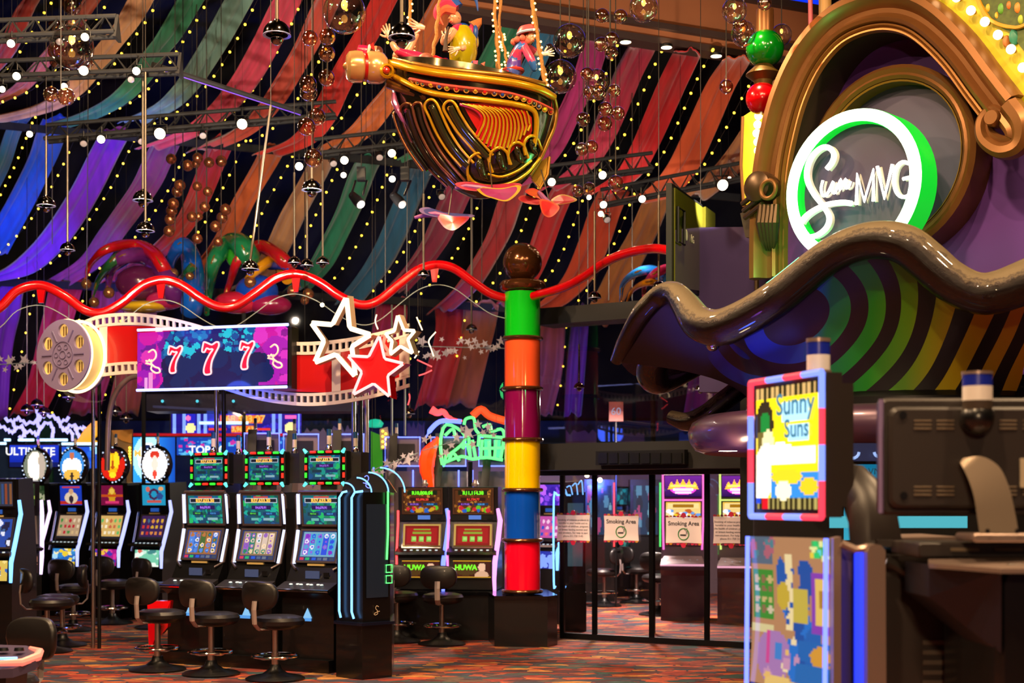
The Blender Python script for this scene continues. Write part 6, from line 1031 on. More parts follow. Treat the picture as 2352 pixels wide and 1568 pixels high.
# machines at the picture edge
def strips(): 
    p = Pic(30, 24, '#303040')
    for k in range(9): p.rect(k/9, .08, k/9+.07, .92, ['#805030', '#306048', '#304878', '#884028'][k % 4])
    return p
t = slotB(Vector((-5.95, 16.2, 0)), -R(8), 'edge slot machine with striped reels and a savings jackpot belly', 5, strips(), face_pic('#2848a0', ['#e0e0f0', '#406090', '#202040'], 11, 14), face_pic('#d0b050', ['#e8d080', '#c04030', '#3060b0'], 12, 14), None, NEON_CYAN, group='edge machines'); me = text_mesh('JACKPOT', .07, 0); place_mesh(me, frame((0, -.02, .78), (1, 0, 0), (0, .02, .97))); link('lettering', me, em('jackpot', '#e8f0ff'), t, False)
slotB(Vector((-6.2, 17.9, 0)), R(28), 'slot machine seen obliquely with a pink light bar and teal edge', 6, face_pic('#203020', ['#90a040', '#405030'], 13), grid_pic('#203838', ['#307060', '#a06030'], 14), face_pic('#301820', ['#805040'], 15), None, BARP, group='edge machines')
nd = thing('near_button_deck', 'near machine button deck with pink lit nose at the picture corner', 'slot machine', (-2.75, 8.1, 0))
MB().prism([at(-60, 1478, 8.3), at(60, 1482, 8.3), at(92, 1492, 8.1), at(96, 1502, 8.0), at(80, 1518, 7.9), at(30, 1535, 7.8), at(-60, 1540, 7.8)], (0, 0, -.05), (0, 0, 0)).build('deck', mat('purple_grey_deck', '#4a4058', .3), nd, True); MB().tube([at(0, 1523, 7.82), at(50, 1521, 7.84), at(86, 1508, 7.95), at(92, 1496, 8.08), at(70, 1488, 8.2)], [.016, .022, .026, .022, .012], 8).build('lit_nose', mat('pink_nose', '#f09080', .4, emit='#ff8070', es=.8), nd); MB().cyl(at(-10, 1512, 7.86), at(40, 1511, 7.9), .008, 6).build('blue_strip', NEON_CYAN, nd); MB().prism([at(-60, 1540, 7.85), at(15, 1538, 7.85), at(5, 1700, 7.85), at(-60, 1700, 7.85)], (0, 0, 0), (0, .35, 0)).build('pedestal', mat('brown_black', '#1c1210', .4), nd, False)
for x in (8, 44): MB().lathe([(.001, .02), (.025, .018), (.03, 0)], 12, at(x, 1494, 8.1)).build('button', BLACKM, nd)
# ---------------------------------------------------------------- the twin machines on the plinth
def slotC(loc, rz, label, seed, a1, a2, lbar, rbar):
    t = thing('slot_machine', label, 'slot machine', loc, rz, 'twin machines beside the column', False); D = loc[1]; zs = lambda y: EYE+(HY-y)/F*D-loc[2]
    W_ = .46; cabinet(t, [(0, 0), (0, .18), (.03, zs(1278)), (-.06, zs(1274)), (-.06, zs(1268)), (.07, zs(1255)), (.15, zs(1190)), (.13, zs(1118)), (.5, zs(1116)), (.58, .3), (.58, 0)], .6)
    up = Pic(40, 26, '#3a1c0c'); up.rect(.03, .02, .97, .98, '#5a2c10'); up.rect(.1, .05, .9, .24, '#102008'); up.speck(seed, 40, ['#a06020', '#7a3c10', '#c08030'], .02, .04); up.rect(.12, .06, .88, .23, '#0c1c08'); up.rect(.18, .36, .82, .5, '#300808'); up.rect(.1, .58, .48, .7, '#301048'); up.rect(.52, .58, .9, .7, '#0c3050'); up.speck(seed+1, 16, ['#60c020', '#d02030', '#2060c0', '#d0a020'], .04, .07, (.1, .78, .9, .95))
    s_, put = lscreen('upper_screen', up, W_, (.105, zs(1124)), (.122, zs(1177)), 1.0, t, 0, .02, mat('bronze_bezel', '#6a4a38', .3, .6)); put(a1, .5, .15, .056, LIMET, .003); put(a2, .5, .43, .038, REDT, .001); put('R179.00', .29, .64, .03, PURT); put('R50.00', .71, .64, .03, CYT)
    MB().box((0, .13, zs(1189)), (.56, .02, .07)).build('card_panel', BLACKM, t, False); MB().box((.02, .115, zs(1188)), (.15, .012, .05)).build('card_display', em('card2', '#5080d8', .9), t, False); MB().box((.2, .115, zs(1188)), (.06, .012, .04)).build('bill_slot', BLACK, t, False)
    lo = Pic(40, 30, '#c8a050'); lo.rect(.06, .08, .94, .92, '#8a1010'); lo.rect(.1, .16, .9, .84, '#a81418'); lo.rect(.28, .2, .72, .28, '#90a030'); lo.rect(.24, .34, .76, .42, '#90a030')
    for k in range(3): lo.rect(.22+k*.2, .52, .36+k*.2, .76, '#80c048'); lo.rect(.24+k*.2, .58, .34+k*.2, .7, '#b0e070')
    lo.rect(.0, .94, 1, 1, '#604010'); lscreen('reel_screen', lo, W_, (.112, zs(1204)), (.05, zs(1256)), 1.0, t, 0, .016, CHROME); MB().box((0, -.0, zs(1270)), (.6, .14, .03)).build('button_deck', CHROME, t, False); buttons(t, -.01, zs(1264), 6, .38)
    be = Pic(40, 18, '#2a0c08'); be.rect(.02, .06, .98, .94, '#3c100c'); be.oval(.34, .5, .3, .38, '#4a3010'); be.oval(.76, .4, .1, .26, '#e0b090'); be.oval(.76, .85, .18, .25, '#d0a080'); be.rect(0, 0, 1, .06, '#c89020'); be.rect(0, .94, 1, 1, '#c89020'); b_, put = lscreen('belly_screen', be, W_, (.008, zs(1287)), (-.01, zs(1326)), 1.2, t, 0, .012); put('HUWA', .34, .42, .085, LIMET, .004)
    MB().tube([(.3, .1, zs(1168)), (.325, .14, zs(1195)), (.31, .05, zs(1240)), (.28, -.03, zs(1290)), (.27, -.01, zs(1330)), (.275, -.01, zs(1358))], [.02, .03, .03, .03, .024, .02], 8).build('light_bar', rbar, t); MB().tube([(-.3, .12, zs(1172)), (-.3, .12, zs(1200)), (-.3, .02, zs(1270)), (-.29, -.02, zs(1320))], .013, 8).build('light_bar', lbar, t); MB().lathe([(.04, 0), (.045, .03), (.03, .05), (.028, .08)], 14, (0, .3, zs(1116))).build('beacon_stub', SILVER, t)
    return t
zp = cz(1362)
slotC(Vector((-1.10, 17.15, zp)), -R(6), 'first twin slot machine with lime jackpot figures and blue light bar', 1, 'R10,808.04', 'R2,096.20', NEON_RED, NEON_BLUE); slotC(Vector((-.48, 17.05, zp)), -R(6), 'second twin slot machine with lime jackpot figures and pink light bar', 2, 'R11,114.38', 'R1,734.77', NEON_PINK, neon('bar_magenta', '#ff40ff', 1.8, k=.3))
# ================================================================ glass smoking room beside the column
WG, NG, UG = plane_at((.597, 17.1), 30.0)
HB = mat('navy_black_header', '#06060d', .6)
def gbox(name, x0, x1, y0, y1, off, th, m, parent=None):
    """slab on the glass line between pixel columns x0,x1 and rows y0,y1, level at both ends"""
    a, b = WG(x0, y0, off), WG(x1, y0, off); zt_, zb = WG(x0, y0, off).z, WG(x0, y1, off).z; mb = MB()
    mb.prism([Vector((a.x, a.y, zt_)), Vector((b.x, b.y, zt_)), Vector((b.x, b.y, zb)), Vector((a.x, a.y, zb))], NG*0, -NG*th); return mb.build(name, m, parent, False)
hb = gbox('beam_header', 1207, 1900, 1020, 1080, .55, .9, HB); hb['kind'] = 'structure'; hb2 = gbox('beam_upper', 1234, 1900, 708, 746, .25, .4, HB); hb2['kind'] = 'structure'; hb3 = gbox('beam_transom', 1230, 1900, 1076, 1092, .15, .2, HB); hb3['kind'] = 'structure'
vg = thing('vent_grille', 'long black louvred grille unit on the glass room header', 'vent', WG(1460, 1060, .6))
gbox('casing', 1368, 1572, 1036, 1068, .68, .1, BLACKM, vg)
for k in range(8): gbox('louvre', 1374+k*24.5, 1394+k*24.5, 1040, 1064, .70, .02, BLACK, vg)
PANEG = glassy('door_glass', '#e6e2e6', .035, .22); FRM = mat('black_door_frame', '#0a0a10', .4, .3)
zb_l = 0.02
for k, (x0, x1, lab) in enumerate(((1292, 1366, 'first'), (1366, 1497, 'second'), (1497, 1624, 'third'), (1624, 1745, 'fourth'))):
    d = thing('door_%d' % (k+1), None, None, Vector((*WG((x0+x1)/2, HY).xy, 0))); d['kind'] = 'structure'; a, b = WG(x0, HY), WG(x1, HY); ztop = WG(1292, 1090).z
    MB().prism([Vector((a.x, a.y, .06)), Vector((b.x, b.y, .06)), Vector((b.x, b.y, ztop)), Vector((a.x, a.y, ztop))], NG*.006, -NG*.006).build('glass', PANEG, d, False)
    for p in (a, b): MB().prism([Vector((p.x, p.y, .0))+UG*s_*.028 for s_ in (-1, 1)]+[Vector((p.x, p.y, ztop))+UG*s_*.028 for s_ in (1, -1)], NG*.02, -NG*.02).build('stile', FRM, d, False)
    MB().prism([Vector((a.x, a.y, .0)), Vector((b.x, b.y, .0)), Vector((b.x, b.y, .07)), Vector((a.x, a.y, .07))], NG*.022, -NG*.022).build('bottom_rail', FRM, d, False)
# upper glass between the two beams
ug = thing('window_1', None, None, WG(1400, 900)); ug['kind'] = 'structure'; a, b = WG(1240, 748, .1), WG(1900, 748, .1); MB().prism([Vector((a.x, a.y, WG(1240, 748).z)), Vector((b.x, b.y, WG(1240, 748).z)), Vector((b.x, b.y, WG(1240, 1018).z)), Vector((a.x, a.y, WG(1240, 1018).z))], NG*.006, -NG*.006).build('glass', PANEG, ug, False)
# paper notices
PAPER = mat('paper_notice', '#e4d4d6', .6, emit='#c8b0b4', es=.12)
def notice(x0, x1, y0, y1, kind, label):
    c = WG((x0+x1)/2, (y0+y1)/2, .03); a, b = WG(x0, y0, .03), WG(x1, y0, .03); W_ = (b-a).xy.length; H_ = c.z*0+WG(x0, y0, .03).z-WG(x0, y1, .03).z; t = thing('notice_sign', label, 'sign', c, 0, 'paper notices on the glass')
    pts = []
    for i in range(9): f = i/8; pts.append((-.5+f, .5-.02*sin(PI*f)))
    pts += [(.5-.02*sin(PI*f), .5-f) for f in (.25, .5, .75)]+[(.5-i/8, -.5+.02*sin(PI*i/8)) for i in range(9)]+[(-.5+.02*sin(PI*f), -.5+f) for f in (.25, .5, .75)]
    MB().prism([c+UG*(x*W_)+UP*(y*H_) for x, y in pts], NG*.003, NG*0).build('paper', PAPER, t, False)
    for s_ in (1, -1):
        for k in range(10):
            q = c+UG*((-.45+k*.1)*W_)+UP*(s_*H_*.5)+NG*.004; mb = MB(); cx_ = ('#b0204c', '#c88a2c', '#701848', '#d03058')[k % 4]; mb.prism([q-UG*W_*.05, q+UG*W_*.05, q+UG*W_*.02+UP*s_*H_*.07, q-UG*W_*.04+UP*s_*H_*.07], NG*0, NG*.002); mb.build('border_flag', mat('flag_'+cx_[1:], cx_, .5), t, False)
        MB().lathe([(.001, .006), (.03, .006), (.03, 0)], 14, c+UP*(s_*H_*.58)+NG*.004, NG).build('border_knob', mat('knob_pink', '#d0204c', .5), t)
    M0 = lambda fx, fy: frame(c+UG*(fx*W_)+UP*(fy*H_)+NG*.008, UG, UP)
    if kind == 0:
        for k, ln in enumerate(('Smoking of tobacco products is', 'harmful to your health and to', 'the health of children, pregnant', 'or breast feeding women and', 'non-smokers. For help to quit', 'phone 011 720 3145')): me = text_mesh(ln, .032, 0); place_mesh(me, M0(0, .3-k*.125)); link('lettering', me, DARKT, t, False)
    else:
        me = text_mesh('Smoking Area', .068, 0, bold=.001); place_mesh(me, M0(0, .26)); link('lettering', me, DARKT, t, False); q = c-UP*H_*.15+NG*.008; MB().torus(q, H_*.22, .006, NG, 32, 6).build('green_ring', mat('ring_green', '#2c8a3c', .5), t); MB().tube([q-UG*H_*.13-UP*.01, q+UG*H_*.1-UP*.01], .008, 6).build('cigarette', DARKT, t)
        for dx in (0, .03): MB().tube([q+UG*(H_*.11+dx*.5), q+UG*(H_*.12+dx*.3)+UP*.03, q+UG*(H_*.05+dx)+UP*.05, q+UG*(H_*.04+dx)+UP*.07], .003, 5).build('smoke_line', DARKT, t)
notice(1279, 1355, 1182, 1241, 0, 'paper notice of small text on the first glass door'); notice(1387, 1467, 1184, 1241, 1, 'smoking area notice with ring symbol on the second glass door'); notice(1529, 1612, 1188, 1247, 1, 'smoking area notice with ring symbol on the third glass door'); notice(1638, 1722, 1186, 1248, 0, 'paper notice of small text on the fourth glass door')
# machines inside the glass room
def slotE(px, D, label, fc, rz=0):
    loc = Vector(((px-CX)/F*D, D, 0)); t = thing('slot_machine', label, 'slot machine', loc, rz, 'crown machines in the glass room', False); zs = lambda y: EYE+(HY-y)/F*D; k_ = D/F
    cabinet(t, [(0, 0), (0, .62), (-.1, .7), (-.1, .75), (.1, .85), (.16, 1.1), (.18, zs(1145)), (.12, zs(1090)), (.45, zs(1088)), (.55, 0)], .6, mat('lilac_grey_cabinet', '#6a5a68', .35))
    p = Pic(40, 28, '#401060'); p.grad('#602080', '#200840'); p.oval(.5, .62, .36, .28, '#ff40c0')
    for i in range(5): p.tri(.18+i*.16, .12+.06*abs(i-2), .2, .4, '#ffb030')
    p.rect(.15, .42, .85, .55, '#ffd060'); p.rect(.22, .62, .78, .72, '#ffe8ff'); p.rect(.28, .76, .72, .84, '#ffc0f0'); lscreen('crown_screen', p, 84*k_, (.1, zs(1092)), (.14, zs(1140)), 3.2, t, 0, .01)
    q = Pic(40, 30, '#c8a030'); q.grad('#f0c040', '#e8e0a0'); q.rect(.04, .08, .96, .4, '#f8e090'); q.rect(.2, .14, .8, .32, '#a07010'); q.speck(3, 24, ['#f0f0ff', '#60a0e0', '#f0d020', '#ffffff', '#c06020'], .05, .09, (.05, .5, .95, .95)); lscreen('reel_screen', q, 80*k_, (.16, zs(1153)), (.13, zs(1190)), 2.0, t, 0, .012); lscreen('lower_screen', grid_pic('#e0c080', ['#d04060', '#4070c0', '#f0e0d0', '#40a060'], 3), 80*k_, (.13, zs(1195)), (.08, zs(1248)), 1.2, t, 0, .012)
    for s_ in (-1, 1): MB().tube([(s_*46*k_, .05, zs(1088)), (s_*46*k_, .11, zs(1145)), (s_*46*k_, .08, zs(1200)), (s_*44*k_, .02, zs(1262))], .014, 6).build('neon_edge', fc, t)
    MB().tube([(-46*k_, .1, zs(1148)), (46*k_, .1, zs(1148))], .012, 6).build('neon_edge', fc, t); MB().prism([(-.3, -.1, .76), (.3, -.1, .76), (.26, .08, .86), (-.26, .08, .86)], (0, 0, 0), (0, 0, .03)).build('button_deck', mat('pale_deck', '#a89aa0', .3), t, False); MB().tube([(-.3, -.11, .77), (.3, -.11, .77)], .014, 6).build('deck_light', neon('deck_pink', '#ff70a0', 1.5, k=.4), t); buttons(t, .0, .83, 5, .4)
slotE(1568, 19.6, 'crown topped slot machine with pink neon edges inside the glass room', NEON_PINK, -R(10)); slotE(1700, 19.0, 'crown topped slot machine with yellow neon edges inside the glass room', neon('edge_yellow', '#d8ff20', 1.8, k=.2), -R(10))
slotB(Vector(((1246-CX)/F*19.2, 19.2, 0)), -R(40), 'slim slot machine with rainbow frame just behind the column', 21, face_pic('#4020b0', ['#8040e0', '#3010a0', '#c060ff'], 31), grid_pic('#c050a0', ['#f0c0e0', '#3050c0', '#f06070'], 32), face_pic('#2030a0', ['#80a0ff'], 33), None, NEON_CYAN, group='machines in the glass room')
slotB(Vector(((1440-CX)/F*24.6, 24.6, 0)), R(50), 'teal lit slot machine deep inside the glass room', 22, face_pic('#106070', ['#20a0b0', '#104050'], 34), grid_pic('#205060', ['#e06080', '#60c0a0'], 35), face_pic('#104040', ['#30a090'], 36), None, NEON_PURPLE, group='machines in the glass room')
for k, (px, c, lab) in enumerate(((1375, NEON_RED, 'far black tower with red led edge in the glass room'), (1480, NEON_GREEN, 'far black tower with green led edge in the glass room'))):
    p = Vector(((px-CX)/F*23.5, 23.5, 0)); t = thing('slot_tower', lab, 'slot machine', p, 0, 'far towers', False); MB().box((0, 0, 1.0), (.5, .4, 2.0)).build('cabinet', BLACK, t, False); lscreen('screen', face_pic('#204060', ['#60a0c0', '#c05080', '#203040', '#80c0d0'], 40+k), .4, (-.21, 1.9), (-.21, 1.1), 1.2, t); MB().cyl((.24, -.21, .9), (.24, -.21, 1.95), .014, 6).build('edge_light', c, t)
# neon edged poster stand and kiosk inside
ps = thing('poster_stand', 'dark stand with cyan neon uprights and grey poster inside the glass room', 'stand', fl(1318, 1400)); D_ = 18.0
MB().prism([at(1287, 1130, D_), at(1345, 1130, D_), at(1345, 1360, D_), at(1287, 1360, D_)], (0, .02, 0), (0, .4, 0)).build('body', BLACK, ps, False); c0_ = at(1316, 1360, D_); MB().box((c0_.x, D_+.2, c0_.z/2), (.34, .4, c0_.z)).build('base', BLACK, ps, False)
for x in (1272, 1295): MB().tube(pxpath([(x+4, 1345), (x, 1335), (x, 1145), (x+8, 1137), (x+16, 1137)], D_-.02, 3), .012, 8).build('neon_upright', NEON_CYAN, ps)
for k in range(4): MB().tube(pxpath([(1288+k*13, 1122-k*3), (1297+k*13, 1122-k*6), (1303+k*12, 1136)], D_-.02, 4), .008, 6).build('crown_arc', NEON_CYAN, ps)
MB().prism([at(1304, 1155, D_), at(1340, 1155, D_), at(1338, 1300, D_), at(1304, 1300, D_)], (0, -.01, 0), (0, .0, 0)).build('poster', mat('grey_poster', '#50707c', .4, emit='#48707c', es=.45), ps, False)
chair(fl(1388, 1392), R(60), 'black chair behind the second glass door'); chair(fl(1462, 1384), -R(60), 'black chair turned aside deep in the glass room'); chair(fl(1510, 1412), -R(20), 'black chair at the pink edged crown machine'); chair(fl(1690, 1406), -R(10), 'black chair at the yellow edged crown machine')
st = thing('wooden_stool', 'blue topped stool with splayed wooden legs inside the glass room', 'stool', fl(1400, 1352)); q = fl(1400, 1352)
for dx, dy in ((-1, -1), (1, -1), (-1, 1), (1, 1)): MB().tube([(q.x+dx*.26, q.y+dy*.2, 0), (q.x+dx*.1, q.y+dy*.08, .62)], [.018, .026], 8).build('leg', mat('pale_wood', '#b08058', .5), st)
MB().lathe([(.001, .6), (.2, .6), (.22, .64), (.2, .7), (.001, .71)], 24, q).build('seat', mat('blue_seat', '#1830a0', .5), st)
bi = thing('blue_bin', 'blue box bin beside the wooden stool', 'bin', fl(1450, 1340)); q = fl(1450, 1340); MB().box((q.x, q.y, .66), (.36, .3, .24)).build('box', mat('blue_bin', '#0c2c90', .4), bi, False); MB().box((q.x, q.y, .27), (.12, .12, .54)).build('pedestal', BLACKM, bi, False)
for k, (x, y, D) in enumerate(((1348, 1091, 22), (1378, 1102, 22))): o = MB().sphere(at(x, y, D), .035, 10, 8).build('ceiling_bulb', SPOTLENS); tag(o, ('higher', 'lower')[k]+' round ceiling bulb inside the glass room', 'bulb')
gw = MB().box((2.2, 25.4, 1.3), (6.0, .1, 2.6)).build('wall_glassroom', mat('glassroom_wall', '#6a5660', .8), None, False); gw['kind'] = 'structure'
lamp('AREA', 'glass_room_panel_light', (1.6, 20.5, 3.1), (1.6, 20.4, 0), 800, WHITE, .6)
# ================================================================ neon and screens of the back bar
bb = thing('neon_lightning', 'lilac neon lightning bolts tangled above the back bar', 'neon sign', at(100, 1000, 23)); D_ = 23
for pts in ([(12, 962), (30, 968), (42, 960), (60, 972), (85, 966), (100, 955), (122, 956), (140, 968), (158, 960)], [(84, 940), (88, 955), (86, 972), (92, 985), (82, 1003)], [(30, 968), (36, 985), (50, 978), (56, 1000), (44, 1004)], [(88, 985), (110, 970), (122, 985), (120, 1003)], [(132, 960), (140, 978), (150, 990), (165, 992), (168, 1015)], [(150, 985), (165, 976), (185, 984), (195, 980)], [(172, 980), (178, 995), (184, 1005)], [(-5, 975), (15, 985), (25, 992), (34, 990)], [(55, 990), (75, 992), (85, 998)]):
    MB().tube([at(x, y+3*((i % 2)*2-1), D_) for i, (x, y) in enumerate(smoothpath(pts, 3))], .028, 6).build('bolt', NEON_PURPLE, bb)
MB().cyl(at(60, 1005, D_+.05), Vector((*at(60, 0, D_+.05).xy, 0)), .02, 6).build('post', BLACKM, bb)
o = MB().prism([at(x, y, 22.8) for x, y in ((175, 1016), (196, 985), (214, 968), (228, 966), (224, 1000), (212, 1010), (225, 1012), (224, 1017))], (0, -.03, 0), (0, .03, 0)).build('yellow_bolt', mat('yellow_bolt', '#e8a800', .4, emit='#f0a800', es=.7), None, False); q_ = at(205, 1014, 22.9); MB().cyl(q_, (q_.x, q_.y, 0), .015, 6).build('post', BLACKM, o); tag(o, 'yellow lightning shard beside the steel post', 'sign')
for k, (y, x0, x1) in enumerate(((1010, 10, 24), (1010, 42, 78), (1010, 85, 155), (1019, 142, 225), (1018, 0, 14))):
    o = MB().cyl(at(x0, y, 22.6), at(x1, y, 22.6), .022, 8).build('neon_tube', neon('tube_ice', '#50c0ff', 2.2, k=.4)); tag(o, ['shortest ice blue neon tube under the lilac bolts', 'second ice blue neon tube under the lilac bolts', 'long ice blue neon tube under the lilac bolts', 'lower ice blue neon tube beside the steel post', 'ice blue neon tube at the picture edge'][k], 'neon tube')
def wallscreen(x0, x1, y0, y1, D, pic, es, label, name='wall_screen', texts=()):
    t = thing(name, label, 'screen', at((x0+x1)/2, y1, D)); o_ = at(x0, y0, D); pic.mesh(o_, at(x1, y0, D)-o_, at(x0, y1, D)-o_).build('picture', screen_mat(es), t, False); a, b = at(x0-3, y0-3, D+.02), at(x1+3, y1+3, D+.12); MB().box((a+b)/2, (b.x-a.x, .1, a.z-b.z)).build('casing', BLACKM, t, False)
    MB().box(((a.x+b.x)/2, D+.15, b.z/2), (.2, .1, b.z)).build('pedestal', VOID, t, False)
    for s_, fx, fy, sz, m in texts: me = text_mesh(s_, sz, 0, bold=.004); place_mesh(me, frame(at(x0+(x1-x0)*fx, y0+(y1-y0)*fy, D-.02), (1, 0, 0), UP)); link('lettering', me, m, t, False)
    return t
p = Pic(44, 14, '#1030c0'); p.grad('#1838d0', '#0820a0'); p.rect(.0, .8, 1, 1, '#0a1860'); wallscreen(22, 135, 1022, 1072, 22.4, p, 1.1, 'blue screen with white italic lettering under the lilac bolts', texts=[('ULTIMATE', .42, .3, .17, WHITET), ('LINK', .7, .62, .12, WHITET)])
p = Pic(30, 18, '#1848c0'); p.speck(2, 14, ['#a0d8ff', '#60b0f0', '#f0f8ff', '#2060d0'], .05, .16); wallscreen(142, 222, 1026, 1075, 22.4, p, 1.4, 'blue screen with white lightning picture beside the steel post')
p = Pic(40, 24, '#1868d0'); p.grad('#2890e8', '#0c40a0', False); p.oval(.35, .45, .36, .5, '#a0e0ff'); p.oval(.35, .45, .24, .34, '#ffffff'); p.oval(.33, .32, .1, .17, '#102048'); wallscreen(306, 402, 1004, 1108, 22, p, 1.7, 'large bright blue screen with white burst and dark disc', texts=[('MAJOR', .36, .36, .14, GOLDT)])
p = Pic(60, 14, '#1040b0'); p.speck(8, 90, ['#3088d8', '#50a8e8', '#1850b0', '#d030a0', '#60c0f0'], .01, .03); wallscreen(406, 660, 1004, 1045, 22.1, p, 1.1, 'long blue screen with cream figures behind the beacon lamps', texts=[('TOP 10', .27, .72, .17, WHITET)])
p = Pic(80, 18, '#181078'); p.speck(5, 30, ['#2818a0', '#201080', '#3020b0'], .03, .06)
for x in (.01, .085, .2, .25, .78, .83, .97): p.rect(x, .02, x+.022, .98, '#80a0ff')
p.rect(.11, .02, .19, .98, '#2020b0'); p.oval(.15, .72, .035, .25, '#ffe890'); p.oval(.13, .25, .015, .15, '#ff70b0'); p.oval(.915, .72, .04, .28, '#ffe890'); p.rect(.87, .1, .96, .3, '#ff60b0'); p.rect(.38, .1, .7, .48, '#e06018'); p.rect(.39, .14, .69, .44, '#f08020'); p.rect(.46, .62, .64, .92, '#e06018'); p.rect(.29, .7, .42, .86, '#d03020'); p.rect(.66, .7, .76, .86, '#d03020')
wallscreen(393, 692, 948, 996, 24, p, 1.5, 'wide purple jackpot screen with orange figure panels under the film strip', texts=[('168,583.07', .55, .3, .17, GOLDT), ('3,967.63', .55, .78, .11, GOLDT)])
o = MB().cyl(at(300, 999, 23.4), at(662, 999, 23.4), .03, 8).build('red_bar', mat('red_bar', '#c01828', .4, emit='#c01020', es=.4)); q_ = at(480, 999, 23.4); MB().cyl(q_, (q_.x, q_.y, 0), .015, 6).build('post', BLACKM, o); tag(o, 'red horizontal bar between the two rows of back screens', 'bar')
o = MB().cyl(at(458, 971, 23.8), at(570, 971, 23.8), .024, 8).build('neon_tube', neon('tube_ice', '#50c0ff', 2.2, k=.4)); MB().cyl(at(500, 971, 23.8), at(500, 971, 24.1), .01, 6).build('bracket', BLACKM, o); tag(o, 'ice blue neon tube crossing the wide jackpot screen', 'neon tube')
dc = thing('dark_canopy', 'dark blue soffit box with pin lights under the film strip', 'soffit', at(560, 940, 16.5)); MB().box((at(575, 925, 16.6).x, 16.8, at(575, 925, 16.6).z), (2.4, .5, .2)).build('box', mat('navy_soffit', '#05062a', .4), dc, False)
for x in (420, 700): q_ = at(x, 925, 16.8); MB().cyl(q_, (q_.x, q_.y, 9.2), .006, 5).build('hanger', VOID, dc)
for x in (373, 453, 536): MB().sphere(at(x, 921, 16.5), .018, 8, 6).build('pin_light', em('pin', '#50d0e0', 1.3), dc)
sb = thing('circus_board', 'tan painted board with orange curve and bulbs behind the bent support', 'scenery', at(280, 1060, 23)); MB().prism([at(256, 988, 23), at(304, 986, 23), at(304, 1110, 23), at(256, 1110, 23)], (0, 0, 0), (0, .05, 0)).build('board', mat('tan_board', '#8a6a40', .6), sb, False); MB().prism([at(256, 988, 22.97), at(304, 986, 22.97), at(302, 1018, 22.97), at(280, 1012, 22.97), at(262, 1000, 22.97)], (0, 0, 0), (0, .02, 0)).build('orange_curve', mat('orange_paint', '#d89030', .5), sb, False)
for k in range(6): MB().sphere(at(298, 1028+k*7, 22.95), .02, 6, 5).build('bulb', BULB, sb)
MB().box((at(280, 1110, 23).x, 23.1, at(280, 1110, 23).z/2), (.3, .08, at(280, 1110, 23).z)).build('post', VOID, sb, False)
# backs of tall toppers framed in blue neon
GREYB = mat('beige_grey_shell', '#7c6c70', .45)
for k, (x, y, D) in enumerate(((602, 1028, 17.0), (692, 1030, 16.8), (796, 1030, 16.6), (925, 1037, 18.4), (1030, 1037, 18.3), (1140, 1037, 18.2))):
    t = thing('topper_display', ['first blue neon framed topper back over the front bank', 'second blue neon framed topper back over the front bank', 'third blue neon framed topper back beside the steel posts', 'blue neon framed topper back above the first twin machine', 'blue neon framed topper back behind the neon train', 'blue neon framed topper back beside the yellow drum'][k], 'display', at(x, y+80, D), 0, 'blue neon topper backs'); w_, h_ = 40, 33
    c = at(x, y, D); u = D/F; MB().box((c.x, D+.06, c.z), (2*w_*u*.94, .1, 2*h_*u*.94)).build('shell', GREYB, t, False); MB().box((c.x, D-.0, c.z-.01), (2*w_*u*.68, .03, 2*h_*u*.6)).build('dark_inset', mat('dark_inset', '#18141c', .4), t, False)
    MB().tube([c+Vector((a*u, -.02, b*u)) for a, b in ((-w_, -h_), (w_, -h_), (w_, h_), (-w_, h_))], .011, 6, closed=True).build('neon_frame', NEON_BLUE, t)
    MB().tube([c+Vector((-.5*w_*u, -.05, h_*u*1.25)), c+Vector((-.55*w_*u, -.1, -.2)), c+Vector((-.8*w_*u, -.2, -.75))], .06, 6, flat=.3, ref=(0, 1, .2)).build('curved_stalk', DARK, t); MB().box((c.x, D+.25, (c.z-.25)/2), (2*w_*u*1.05, .35, c.z-.25)).build('body', GREYB, t, False)
    for s_ in (-1, 1): MB().tube([c+Vector((s_*.09-.02*0+.22, .05, -h_*u-.05)), c+Vector((s_*.09+.22, .05, -h_*u-.26))], .01, 6).build('neon_or_reflection_dash', NEON_BLUE, t)
    beacon(t, c.x-.08, D, c.z+h_*u, .9, '#20285c')
# neon train sign
nt_ = thing('neon_train', 'green neon steam train sign with red and blue smoke streaks', 'neon sign', at(1080, 1080, 17.9)); D_ = 17.9
for pts in ([(1015, 1060), (1012, 1010), (1025, 975), (1060, 990), (1068, 1010), (1050, 1030), (1022, 1050)], [(1022, 1000), (1040, 985), (1046, 1005)], [(1066, 975), (1070, 962), (1088, 960), (1092, 985), (1100, 998), (1098, 1025)], [(1075, 985), (1080, 1050)], [(1020, 1062), (1060, 1048), (1085, 1054), (1115, 1050), (1155, 1056)], [(1062, 1030), (1072, 1020), (1080, 1046)], [(1108, 980), (1125, 975), (1130, 990), (1150, 985), (1158, 1000), (1150, 1052)], [(1108, 1010), (1105, 1048), (1120, 1050)], [(1122, 1012), (1125, 1050)], [(1140, 1010), (1136, 1052)], [(1012, 1046), (1018, 1070), (1026, 1040)], [(1085, 1010), (1092, 1050)], [(1030, 1060), (1040, 1040), (1055, 1058)], [(1102, 1000), (1160, 1005)], [(1100, 1030), (1160, 1028)]):
    MB().tube(pxpath(pts, D_, 3), .019, 6).build('green_tube', NEON_GREEN, nt_)
for a in ((1112, 1128, 1008, 1052), (1134, 1150, 1010, 1050)): MB().prism([at(a[0], a[2], D_+.03), at(a[1], a[2], D_+.03), at(a[1], a[3], D_+.03), at(a[0], a[3], D_+.03)], (0, 0, 0), (0, .02, 0)).build('lit_window', em('mint', '#50ffa0', 1.2), nt_, False)
